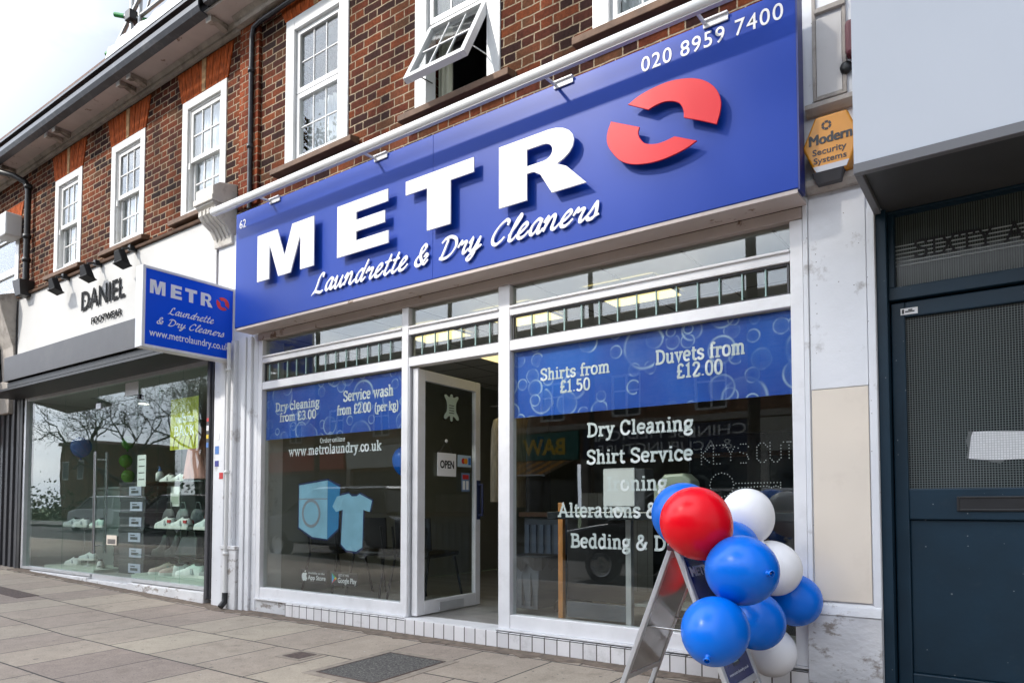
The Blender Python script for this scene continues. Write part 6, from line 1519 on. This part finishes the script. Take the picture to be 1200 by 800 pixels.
# stacked shoe boxes
for k in range(6):
    z = .2+.205*k
    t = thing('shoe_box', ('bottom dark shoe box of the stack behind the glass door', 'second shoe box from the bottom of the stack behind the glass door', 'third shoe box from the bottom of the stack behind the glass door', 'fourth shoe box from the bottom of the stack behind the glass door', 'fifth shoe box from the bottom of the stack behind the glass door', 'topmost shoe box of the stack behind the glass door')[k], 'shoe box', (-9.7, .55, z), 'stacked shoe boxes behind the glass door')
    dx = .02*math.sin(k*2.1)
    m_ = MB(); m_.box(-10.0+dx, -9.33+dx, .45, .75, z+.001, z+.145); m_.build('box', CHAR, t, bev=.002)
    m_ = MB(); m_.box(-10.006+dx, -9.324+dx, .444, .756, z+.146, z+.202); m_.build('lid', BLACKM if k % 2 else CHAR, t, bev=.002)
    m_ = MB(); m_.box(-9.72+dx, -9.40+dx, .4425, .4495, z+.02, z+.14); lb_ = m_.build('end_label', mat("lilac_label", (.42, .43, .56), .6) if k == 0 else bpy.data.materials["lilac_label"], t)
    m_ = MB(); m_.box(-9.66+dx, -9.47+dx, .4405, .442, z+.05, z+.085); m_.box(-9.66+dx, -9.54+dx, .4405, .442, z+.10, z+.115); m_.build('print_lines', CHAR, lb_)
for k in range(4):
    t = thing('shoe_box', ('lowest black box of the low pile left of the tall box stack', 'second black box of the low pile left of the tall box stack', 'third black box of the low pile left of the tall box stack', 'top black box of the low pile left of the tall box stack')[k], 'shoe box', (-10.3, .6, .2+.12*k), 'low pile of black boxes')
    m_ = MB(); m_.box(-10.46, -10.06, .6, .9, .201+.12*k, .28+.12*k); m_.build('box', BLACK, t, bev=.002); m_ = MB(); m_.box(-10.465, -10.055, .595, .905, .281+.12*k, .318+.12*k); m_.build('lid', BLACKM, t, bev=.002)
a, b, c_ = MB(), MB(), MB()
a.lathe((-9.25, .6, 1.435), [(0, 0), (.05, 0), (.05, .10), (.02, .13)]); b.lathe((-9.25, .6, 1.565), [(.02, 0), (.02, .03), (.008, .04), (.008, .06)]); b.tube([(-9.25, .6, 1.62), (-9.29, .6, 1.625)], .006)
prop('sanitiser_bottle', 'small white pump bottle with blue label on top of the shoe boxes', 'bottle', (-9.25, .6, 1.43), [('bottle', a, PAPER, 0), ('pump', b, STK[1], 0)])
# hanging clothes
t = thing('dress', 'pale pink top hanging at the right end of the shoe shop window', 'garment', (-7.9, .42, 1.42))
DRESS = mat("dusty_pink_fabric", (.60, .29, .26), .9, var=.22, vscale=7, stretch=(5, 5, 1), bump=.4, bscale=20)
m_ = MB(); n = 28
def dsec(z, hw, hd): return [(-8.03+(hw+.015*math.sin(i*2.6))*math.cos(2*math.pi*i/n), .42+(hd+.012*math.sin(i*3.3))*math.sin(2*math.pi*i/n), z) for i in range(n)]
secs = [dsec(1.43, .27, .12), dsec(1.6, .22, .11), dsec(1.8, .15, .10), dsec(1.95, .10, .08), dsec(2.02, .08, .06), dsec(2.06, .03, .03)]
m_.smooth = True; m_.add([p for s_ in secs for p in s_], [(i*n+j, i*n+(j+1) % n, (i+1)*n+(j+1) % n, (i+1)*n+j) for i in range(len(secs)-1) for j in range(n)]); m_.build('cloth', DRESS, t)
m_ = MB(); m_.tube([(-8.03, .42, 2.05), (-8.03, .42, 2.3), (-8.03, .42, 2.69)], .003, 6); m_.build('hanging_wire', STEEL, t)
t = thing('carrier_bag', 'bright pink paper bag hanging low at the right end of the shoe shop window', 'bag', (-7.8, .5, .6))
m_ = MB(); m_.box(-8.02, -7.80, .74, .82, .60, 1.22); m_.build('body', mat("bright_pink_paper", (.60, .13, .32), .6, var=.1), t, bev=.004); m_ = MB(); m_.tube([(-7.96, .78, 1.22), (-7.94, .78, 1.38), (-7.88, .78, 1.38), (-7.86, .78, 1.22)], .006); m_.build('handle', PAPER, t)
# balloons inside the shoe shop
BAL['green'] = balloon_mat("green_latex", (.10, .34, .05)); BAL['paleblue'] = balloon_mat("pale_blue_latex", (.08, .18, .50))
balloon('pale blue balloon floating behind the left pane of the shoe shop', 'paleblue', (-11.2, .45, 1.98), .14, group='balloons seen through the shop windows')
for k, (x, z) in enumerate(((-10.75, 2.05), (-10.8, 1.78), (-10.72, 1.55))): balloon('green balloon in the shoe shop beside the door handle, '+('upper', 'middle', 'lower')[k]+' one', 'green', (x, .9, z), .09, group='balloons seen through the shop windows')

# ------------------------------------------------------------------ far left neighbour
nb = thing('neighbour_shopfront', 'next shop with dark folded gate bars and stone console at the far left', 'shopfront', (-13.2, 0, zg(-13)))
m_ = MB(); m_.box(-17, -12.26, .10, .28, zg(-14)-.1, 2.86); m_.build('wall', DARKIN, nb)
m_ = MB()
for k in range(9): m_.box(-12.9+.1*k, -12.84+.1*k, -.05+.02*(k % 2), .05, .15, 2.72)
m_.build('folding_gate', CHAR, nb, bev=.006)
m_ = MB(); m_.box(-12.1, -11.94, -.045, .07, .18, 2.80); m_.build('side_post', BLACKM, nb, bev=.01)
m_ = MB(); m_.prism([(0, 3.0), (-.05, 3.0), (-.08, 3.5), (-.2, 3.9), (-.25, 4.05), (-.28, 4.25), (-.15, 4.3), (0, 4.35)], -12.75, -12.28, axis='x'); m_.box(-12.7, -12.33, -.10, .0, 2.5, 2.998); m_.build('console', STONE, nb, bev=.01)
m_ = MB(); m_.box(-17, -12.8, -.25, -.02, 3.0, 3.8); m_.build('fascia', CHAR, nb)
m_ = MB(); m_.hexa([(-14.6, -1.6, 2.85), (-12.8, -1.6, 2.85), (-12.8, -.05, 3.2), (-14.6, -.05, 3.2)], [(-14.6, -1.6, 2.88), (-12.8, -1.6, 2.88), (-12.8, -.05, 3.3), (-14.6, -.05, 3.3)]); m_.build('awning', BLACKM, nb)
hs_ = thing('hanging_sign', 'sliver of a red and white hanging sign at the left edge', 'sign', (-12.95, -.1, 2.05))
m_ = MB(); m_.box(-12.97, -12.94, -.22, -.06, 2.05, 2.85); m_.build('panel', PAPER, hs_, bev=.003)
m_ = MB()
for z in (2.1, 2.35, 2.62): m_.box(-12.9395, -12.936, -.215, -.065, z, z+.12)
m_.build('red_band', STK[0], hs_); m_ = MB(); m_.box(-12.965, -12.945, -.059, .09, 2.75, 2.79); m_.build('arm', BLACKM, hs_)
# service cables
m_ = MB(); m_.tube([(-12.26, -.04, 4.2), (-12.27, -.045, 3.9), (-12.26, -.04, 3.4), (-12.25, -.045, 3.15)], .008, 6)
tag(m_.build('cable', BLACK), 'thin black cable running down the left edge of the white fascia', 'cable')

# ------------------------------------------------------------------ the other side of the street (seen in the glass)
op = thing('opposite_terrace', 'brown brick terrace with white windows across the street, seen in the window reflections', 'building', (-14, -17.2, zg(-14)))
OPW = []
for k in range(12):
    x = -33.5+2.9*k
    OPW.append((x, x+1.05, 4.1, 5.5))
m_ = MB(); wall_open(m_, -36, 4, 2.6, 7.3, 0, .3, OPW)
m_.v = [(-p[0]-32, -17-p[1], p[2]) for p in m_.v]; m_.build('wall', BR_OPP, op)
for (x0, x1, z0, z1) in OPW:
    m_ = MB(); m_.frame(x0, x1, z0, z1, .08, .03, .1); m_.box((x0+x1)/2-.03, (x0+x1)/2+.03, .035, .095, z0+.08, z1-.08); m_.box(x0+.08, (x0+x1)/2-.03, .036, .094, 4.95, 5.0); m_.box((x0+x1)/2+.03, x1-.08, .036, .094, 4.95, 5.0)
    m_.v = [(-p[0]-32, -17-p[1], p[2]) for p in m_.v]; fo = m_.build('window', UPVC, op)
    m_ = MB(); m_.box(x0+.06, x1-.06, .11, .115, z0+.06, z1-.06); m_.v = [(-p[0]-32, -17-p[1], p[2]) for p in m_.v]; m_.build('pane', mat("dark_pane", (.02, .025, .03), .08) if 'dark_pane' not in bpy.data.materials else bpy.data.materials['dark_pane'], fo)
m_ = MB(); m_.box(-36, 4, -17.4, -16.85, 7.3, 7.55); m_.box(-36, 4, -16.99, -16.93, 3.75, 3.95); m_.build('cornice', STONE, op)
m_ = MB(); m_.prism([(-17.3, 7.55), (-16.85, 7.55), (-20.5, 8.7)], -36, 4, axis='x'); m_.build('roof', ROOFT, op)
fas = [(-36, -30.2, (.5, .5, .48)), (-30, -24.4, (.55, .06, .05)), (-24.2, -18.6, (.72, .72, .70)), (-18.4, -12.4, (.008, .16, .14)), (-12.2, -6.4, (.012, .02, .07)), (-6.2, -1.2, (.5, .48, .42)), (-1, 4, (.1, .1, .1))]
for k, (x0, x1, cc) in enumerate(fas):
    m_ = MB(); m_.box(x0, x1, -17.1, -16.88, 2.75, 3.7); m_.build('shop_fascia', mat("opposite_fascia", cc, .5), op)
    m_ = MB(); m_.box(x0+.2, x1-.2, -17.2, -17.12, .15, 2.7); m_.build('shop_window', bpy.data.materials['dark_pane'], op)
    m_ = MB(); m_.box(x0-.1, x0+.2, -17.25, -16.93, -.3, 2.75); m_.build('pier', STONE, op)
    m_ = MB(); m_.box(x0+.2, x1-.2, -17.15, -16.98, -.3, .5); m_.build('stall_riser', CHAR, op)
def opmap(a, u, o): return (-a, -16.88 - o, u)
def oplet(txt, xr, xl, z0, z1, m, bold):
    """lettering that reads properly for someone facing the opposite shops"""
    m_ = MB(); font_text(m_, txt, -xr, -xl, z0, z1, 0, .01, bold=bold); m_.v = [(-p[0], -16.88-p[1], p[2]) for p in m_.v]; o = m_.build('shop_name', m, op); fix_normals(o)
YEL = mat("yellow_letters", (.75, .5, .02), .5)
oplet("BAW", -12.9, -14.7, 2.92, 3.5, YEL, .03); oplet("pro LL", -15.3, -16.6, 3.0, 3.25, VINYL, 0); oplet("CHINESE MEDICAL", -6.6, -11.9, 3.28, 3.6, VINYL, .0); oplet("& ACUPUNCTURE", -7.0, -11.6, 2.85, 3.15, VINYL, 0)
aw = thing('awning', 'orange and white striped awning over the shop opposite, seen in the reflections', 'awning', (-15.4, -16, 2.3))
m_ = MB(); n = 24
ORA = mat("orange_stripe_canvas", (.55, .24, .03), .8)
for k in range(n):
    x0 = -18.3+5.7*k/n; x1 = x0+5.7/n
    m_.cur = k % 2
    m_.hexa([(x0, -16.87, 2.70), (x1, -16.87, 2.70), (x1, -15.2, 2.15), (x0, -15.2, 2.15)], [(x0, -16.87, 2.72), (x1, -16.87, 2.72), (x1, -15.2, 2.17), (x0, -15.2, 2.17)])
m_.build('canvas', [ORA, mat("dark_stripe_canvas", (.12, .07, .03), .8)], aw)
m_ = MB(); m_.tube([(-18.2, -15.2, 2.14), (-12.7, -15.2, 2.14)], .03); m_.build('front_bar', ALU, aw)
# trees: trunks and limbs fork into twigs, with young leaves in loose clumps
BARK = mat("dark_bark", (.055, .045, .038), .95, var=.3, vscale=14, bump=.8, bscale=20)
LEAF = mat("young_leaves", (.085, .10, .028), .7, var=.5, vscale=2.0)
def tree(x, y, h, seed, label, spread=.55, leaves=1, r0=.2, depth=6):
    rng = random.Random(seed); t = thing('street_tree', label, 'tree', (x, y, zg(x)-.1), 'street trees across the pavement')
    b = MB(); lf = MB()
    def leafc(p, n):
        for _ in range(n):
            c0 = p+Vector((rng.gauss(0, .22), rng.gauss(0, .22), rng.gauss(0, .2))); s_ = rng.uniform(.03, .065)
            u = Vector((rng.gauss(0, 1), rng.gauss(0, 1), rng.gauss(0, 1))).normalized(); v = u.orthogonal().normalized()
            lf.add([tuple(c0-u*s_), tuple(c0+v*s_*.6), tuple(c0+u*s_), tuple(c0-v*s_*.6)], [(0, 1, 2, 3)])
    def grow(p, d, ln, r, k):
        pts = [p]; q = p
        for i in range(3):
            d = (d+Vector((rng.gauss(0, .11), rng.gauss(0, .11), rng.gauss(0, .06)+.05))).normalized(); q = q+d*ln/3; pts.append(q)
        b.tube([tuple(v) for v in pts], r, 7 if k > 3 else 4, caps=False, r1=r*.66)
        if k <= 2 and leaves: leafc(q, int((2+3*rng.random())*leaves))
        if k == 0: return
        nn = 2 if rng.random() < .5 else 3
        for _ in range(nn):
            a = d.orthogonal().normalized(); a.rotate(Matrix.Rotation(rng.uniform(0, 6.283), 3, d))
            nd = (d*(1-spread*.6)+a*rng.uniform(.35, 1)*spread+Vector((0, 0, .10))).normalized()
            grow(q, nd, ln*rng.uniform(.66, .86), r*.62, k-1)
    grow(Vector((x, y, zg(x)-.25)), Vector((rng.gauss(0, .04), rng.gauss(0, .04), 1)), h*.26, r0, depth)
    b.build('trunk', BARK, t)
    if lf.v: lf.build('crown', LEAF, t)
    return t
tree(-36.5, -14.4, 8.6, 3, 'bare branched street tree across the road, reflected in the shoe shop glass', spread=.9, leaves=.35, r0=.17, depth=7)
tree(-47, -17, 10.0, 5, 'larger tree with young leaves farther along the street', spread=.8, leaves=1.5)
tree(-41, -20, 10, 8, 'distant leafy tree past the end of the opposite terrace', leaves=3)
tree(-52, -26, 12, 11, 'far leafy tree beyond the gap in the buildings', leaves=4)
def round_tree(x, y, h, z0, z1, rx, n, seed, label):
    """pavement tree with a leafy crown between z0 and z1"""
    rng = random.Random(seed); t = thing('street_tree', label, 'tree', (x, y, zg(x)-.1), 'street trees across the pavement')
    b = MB(); lf = MB(); top = Vector((x, y, z0+.4)); b.tube([(x, y, zg(x)-.25), (x+.05, y, z0*.5), tuple(top)], .10, 9, caps=False, r1=.07)
    cl = []
    for k in range(46):
        while True:
            p = Vector((rng.uniform(-1, 1), rng.uniform(-1, 1), rng.uniform(-1, 1)))
            if .25 < p.length < 1: break
        q = Vector((x+p.x*rx, y+p.y*rx*.75, (z0+z1)/2+p.z*(z1-z0)/2)); cl.append(q)
        if k % 2 == 0: b.tube([tuple(top), tuple(top*.5+q*.5+Vector((0, 0, .25))), tuple(q)], .03, 5, caps=False, r1=.008)
    for k in range(n):
        q = rng.choice(cl); c0 = q+Vector((rng.gauss(0, .42), rng.gauss(0, .42), rng.gauss(0, .3))); s_ = rng.uniform(.06, .12)
        u = Vector((rng.gauss(0, 1), rng.gauss(0, 1), rng.gauss(0, 1))).normalized(); v = u.orthogonal().normalized()
        lf.add([tuple(c0-u*s_), tuple(c0+v*s_*.6), tuple(c0+u*s_), tuple(c0-v*s_*.6)], [(0, 1, 2, 3)])
    b.build('trunk', BARK, t); lf.build('crown', LEAF, t)
round_tree(-23.0, -14.2, 17, 11.3, 16.6, 4.3, 9000, 31, 'tall leafy tree across the street opposite the shoe shop')
round_tree(-16.0, -14.2, 17, 11.3, 16.5, 4.0, 9000, 32, 'tall leafy tree across the street opposite the laundrette')
round_tree(-10.5, -14.4, 17, 11.6, 16.8, 3.2, 6500, 34, 'slimmer tall leafy tree across the street opposite the dark blue door')
round_tree(-3.1, -5.9, 11, 6.6, 10.6, 2.3, 6000, 33, 'leafy kerbside tree before the dark blue door')
hg = MB(); rng = random.Random(4)
for k in range(7000):
    px_, pz_ = rng.uniform(-95, -37), abs(rng.gauss(0, 1.1)); py_ = -24+rng.gauss(0, 1.2)-(px_+37)*.1
    s_ = rng.uniform(.07, .17); u = Vector((rng.gauss(0, 1), rng.gauss(0, 1), rng.gauss(0, 1))).normalized(); v = u.orthogonal().normalized(); c0 = Vector((px_, py_, pz_))
    hg.add([tuple(c0-u*s_), tuple(c0+v*s_), tuple(c0+u*s_), tuple(c0-v*s_)], [(0, 1, 2, 3)])
tag(hg.build('shrubbery', LEAF), 'low leafy shrubbery along the open ground across the street', 'shrubbery', kind='stuff')
tree(-31.0, -14.6, 9.0, 9, 'second bare branched tree across the road, right of the first in the glass', spread=.9, leaves=.8, r0=.16, depth=7)
ho = thing('brick_house', 'brown brick house end across the street, seen in the shoe shop glass', 'house', (-62, -24, 0))
m_ = MB(); m_.box(-63.2, -58.6, -28, -21, -.7, 6.0); m_.build('wall', BR_OPP, ho)
m_ = MB(); m_.prism([(-63.4, 6.002), (-58.4, 6.002), (-58.6, 6.25), (-63.2, 6.25)], -28.3, -20.85); m_.build('roof', ROOFT, ho)
for x in (-62.2, -59.7):
    m_ = MB(); m_.box(x-.55, x+.55, -20.99, -20.95, 3.2, 4.7); fo = m_.build('window', UPVC, ho); m_ = MB(); m_.box(x-.45, x+.45, -20.945, -20.94, 3.3, 4.6); m_.build('pane', bpy.data.materials['dark_pane'], fo)
# parked cars
def car(x, y, col, label, est=True):
    t = thing('parked_car', label, 'car', (x, y, zg(x)-.24), 'cars parked along the kerb'); z = zg(x)-.24
    PAINT = mat("car_paint", col, .25, metal=.3, coat=.8)
    DG = bpy.data.materials.get("car_glass") or mat("car_glass", (.01, .012, .014), .04)
    prof = [(-2.15, .35), (-2.2, .62), (-2.12, .86), (-1.2, 1.0), (1.9, 1.02), (2.15, .9), (2.2, .55), (2.1, .32)]
    def ext(pr, hw0, hw1, m, nm, zsplit=.8, par=t):
        b = MB(); n = len(pr)
        V = [(x+p[0], y-(hw0 if p[1] < zsplit else hw1), z+p[1]) for p in pr]+[(x+p[0], y+(hw0 if p[1] < zsplit else hw1), z+p[1]) for p in pr]
        b.add(V, [tuple(range(n-1, -1, -1)), tuple(range(n, 2*n))]+[(i, (i+1) % n, (i+1) % n+n, i+n) for i in range(n)])
        o = b.build(nm, m, par, bev=.05); fix_normals(o); return o
    bo = ext(prof, .90, .86, PAINT, 'body')
    cab = MB()
    lo = [(-1.25, .99), (2.0, 1.01)]; hi = [(-.45, 1.52), (1.72, 1.5)]
    cab.hexa([(x+lo[0][0], y-.84, z+.98), (x+lo[1][0], y-.84, z+1.0), (x+lo[1][0], y+.84, z+1.0), (x+lo[0][0], y+.84, z+.98)], [(x+hi[0][0], y-.64, z+1.52), (x+hi[1][0], y-.64, z+1.5), (x+hi[1][0], y+.64, z+1.5), (x+hi[0][0], y+.64, z+1.52)])
    cab.build('cabin_glass', DG, t, bev=.04)
    rf_ = MB(); rf_.hexa([(x-.5, y-.66, z+1.51), (x+1.78, y-.66, z+1.5), (x+1.78, y+.66, z+1.5), (x-.5, y+.66, z+1.51)], [(x-.35, y-.58, z+1.56), (x+1.65, y-.58, z+1.55), (x+1.65, y+.58, z+1.55), (x-.35, y+.58, z+1.56)]); rf_.build('roof', PAINT, t, bev=.02)
    pp_ = MB()
    for sy in (-1, 1):
        for xa, xb in ((-1.25, -.45), (.55, .6), (2.0, 1.72)): pp_.tube([(x+xa, y+.85*sy, z+1.0), (x+xb, y+.66*sy, z+1.52)], .035, 6)
    pp_.build('pillar', PAINT, t)
    for xa in (-1.35, 1.35):
        for sy in (-1, 1):
            w2 = MB(); w2.lathe((x+xa, y+.72*sy, z+.32), [(0, 0), (.22, 0), (.31, .02), (.32, .06), (.32, .16), (.30, .2), (.21, .2)], axis=(0, sy, 0), n=24); wo_ = w2.build('wheel', BLACK, t)
            w2 = MB(); w2.lathe((x+xa, y+.72*sy, z+.32), [(.21, .195), (.18, .17), (.05, .19), (0, .2)], axis=(0, sy, 0), n=10); w2.build('rim', STEEL, wo_)
    for sy in (-1, 1):
        h_ = MB(); h_.box(x-2.2, x-2.05, y+.5*sy-.18, y+.5*sy+.18, z+.68, z+.82); h_.build('headlight', PAPER, t, bev=.02)
    g_ = MB(); g_.box(x-2.22, x-2.1, y-.3, y+.3, z+.6, z+.8); g_.build('grille', BLACK, t, bev=.01)
    g_ = MB(); g_.box(x-2.235, x-2.2, y-.26, y+.26, z+.44, z+.55); g_.build('number_plate', PAPER, t)
    return t
car(-11.9, -6.25, (.06, .065, .07), 'dark grey car parked at the kerb, reflected in the left laundrette window')
car(-4.3, -7.0, (.03, .035, .045), 'near black car parked in the street, reflected in the right laundrette window')
car(-33.6, -11.2, (.45, .46, .48), 'silver car parked across the street, reflected in the shoe shop window')
car(-27.6, -11.2, (.08, .02, .02), 'dark red car parked across the street beside the silver one')
